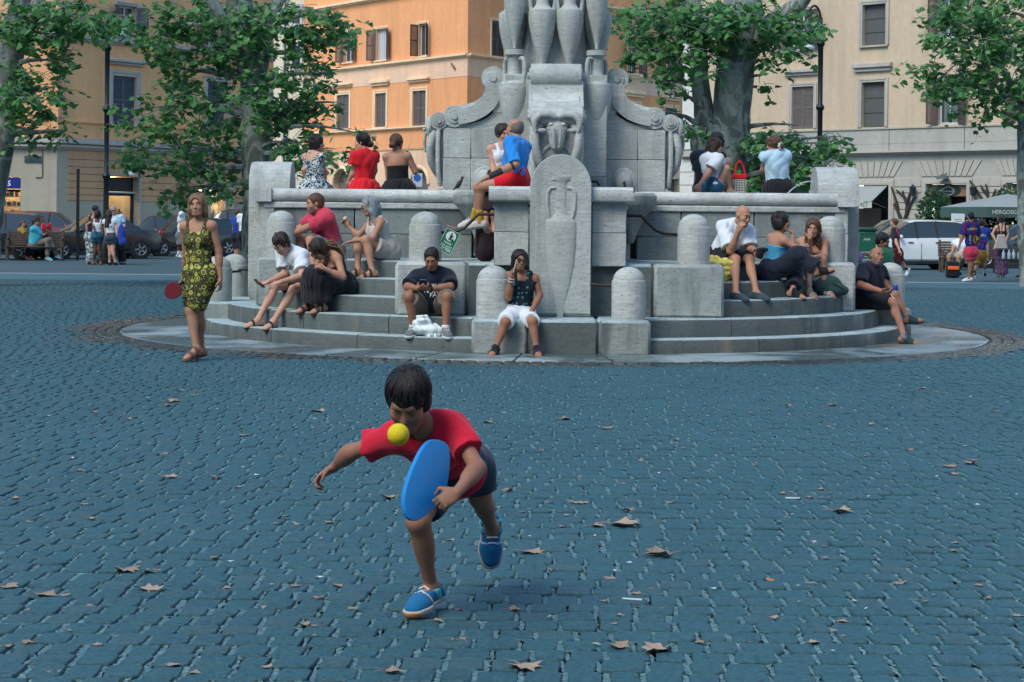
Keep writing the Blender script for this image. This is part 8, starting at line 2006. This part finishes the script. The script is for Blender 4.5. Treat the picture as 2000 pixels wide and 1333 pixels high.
spots = list(BIG) + [(157, 921, 20), (422, 934, 20), (465, 954, 14), (28, 975, 18), (164, 986, 18), (178, 1014, 18), (294, 1117, 35), (56, 1257, 30), (10, 1266, 28), (590, 1222, 27), (621, 1131, 18), (621, 1168, 14), (443, 1151, 16), (420, 1090, 14), (105, 1313, 16), (381, 1315, 16), (1224, 998, 28), (1168, 1030, 30), (1096, 1030, 16), (1079, 1114, 20), (1191, 1132, 26), (1276, 1152, 18), (1241, 1160, 18), (1007, 1192, 28), (1376, 922, 20), (1138, 938, 14), (1542, 962, 16), (1581, 973, 18), (1644, 1215, 16), (1311, 982, 14), (1581, 1140, 14), (1367, 1257, 18), (343, 785, 30), (622, 805, 30), (955, 827, 22), (1105, 820, 22), (1183, 837, 26), (475, 851, 18), (320, 887, 20), (757, 972, 28), (880, 1057, 18), (887, 1253, 18), (897, 1193, 14), (855, 1213, 14), (990, 960, 26), (1540, 793, 16), (1625, 793, 16), (1855, 912, 32), (1862, 927, 20), (1895, 908, 28), (1755, 1142, 30), (1990, 1205, 30), (1865, 1062, 18), (1475, 908, 14), (1774, 880, 18), (1945, 805, 16), (1800, 760, 18), (1140, 985, 24), (1590, 1255, 14), (690, 1190, 12), (560, 1010, 12), (1700, 830, 16), (250, 820, 14), (60, 1020, 14), (1320, 860, 14), (1060, 880, 12)] + [(rl.uniform(20, 1980), rl.uniform(760, 1310), rl.uniform(10, 20)) for _ in range(34)]
ORD = 'first second third fourth fifth sixth seventh eighth ninth tenth eleventh twelfth thirteenth fourteenth fifteenth sixteenth seventeenth eighteenth nineteenth twentieth'.split()
def band_of(y):
    for lim, nm in ((770, 'just in front of the fountain'), (830, 'level with the boy\'s hair'), (880, 'level with the ball'), (940, 'level with the bat top'), (990, 'level with the bat grip'), (1035, 'just below the bat'), (1090, 'level with the raised shoe'), (1140, 'level with the boy\'s shin'), (1180, 'level with the boy\'s ankle'), (1225, 'level with the lower shoe'), (1270, 'below the lower shoe'), (9999, 'along the bottom edge')):
        if y < lim: return nm
rows_ = {}
for q in sorted(spots, key=lambda t: t[0]): rows_.setdefault(band_of(q[1]), []).append(q)
for (x, y, sz) in spots:
    p = ground(x, y, .004); o = link('fallen_leaf', rl.choice(LV), None, tuple(p), rl.uniform(0, 6.28)); s_ = max(.05, sz * p[1] / F * 1.2); o.scale = (s_, s_, s_ * rl.uniform(.5, 1.0))
    nm = band_of(y); k = rows_[nm].index((x, y, sz)); lb = 'small dry leaf on the cobbles %s, %s from the left' % (nm, ORD[k])
    tag(o, BIG.get((x, y, sz), lb), 'leaf', 'dry leaves fallen on the cobbles')
    if (x, y, sz) == (1500, 1134, 22): o.material_slots[0].link = 'OBJECT'; o.material_slots[0].material = M('orange_dry_leaf', (.40, .17, .04), .8, .3, 30)
for (x, y, sz, lb) in ((1234, 1171, 40, 'pale paper strip on the cobbles right of the boy'), (1548, 973, 28, 'pale paper strip lying farther back on the right')):
    p = ground(x, y, .006); L_ = sz * p[1] / F; one('paper_strip', lb, 'paper', MB().box((0, 0, 0), (L_, .03, .004), b=.001), PAPER, loc=tuple(p), rz=rl.uniform(-.3, .3))
lit = MB()
for k in range(420):
    Y = rl.uniform(6.3, 24); X = rl.uniform(-1, 1) * Y * .27; s_ = rl.uniform(.006, .022)
    if math.hypot(X - FX, Y - FY) < 4.6: continue
    a = rl.uniform(0, 6.28); lit.add([(X + s_ * math.cos(a + q * 2.1) * rl.uniform(.5, 1.2), Y + s_ * math.sin(a + q * 2.1) * rl.uniform(.5, 1.2), .007 + rl.uniform(0, .008)) for q in range(3)], [(0, 1, 2)], rl.randrange(2))
o = obj('leaf_litter', lit, [DRY, PAPER], smooth=False); tag(o, 'tiny leaf crumbs and paper scraps strewn over the cobbles', 'litter', kind='stuff')
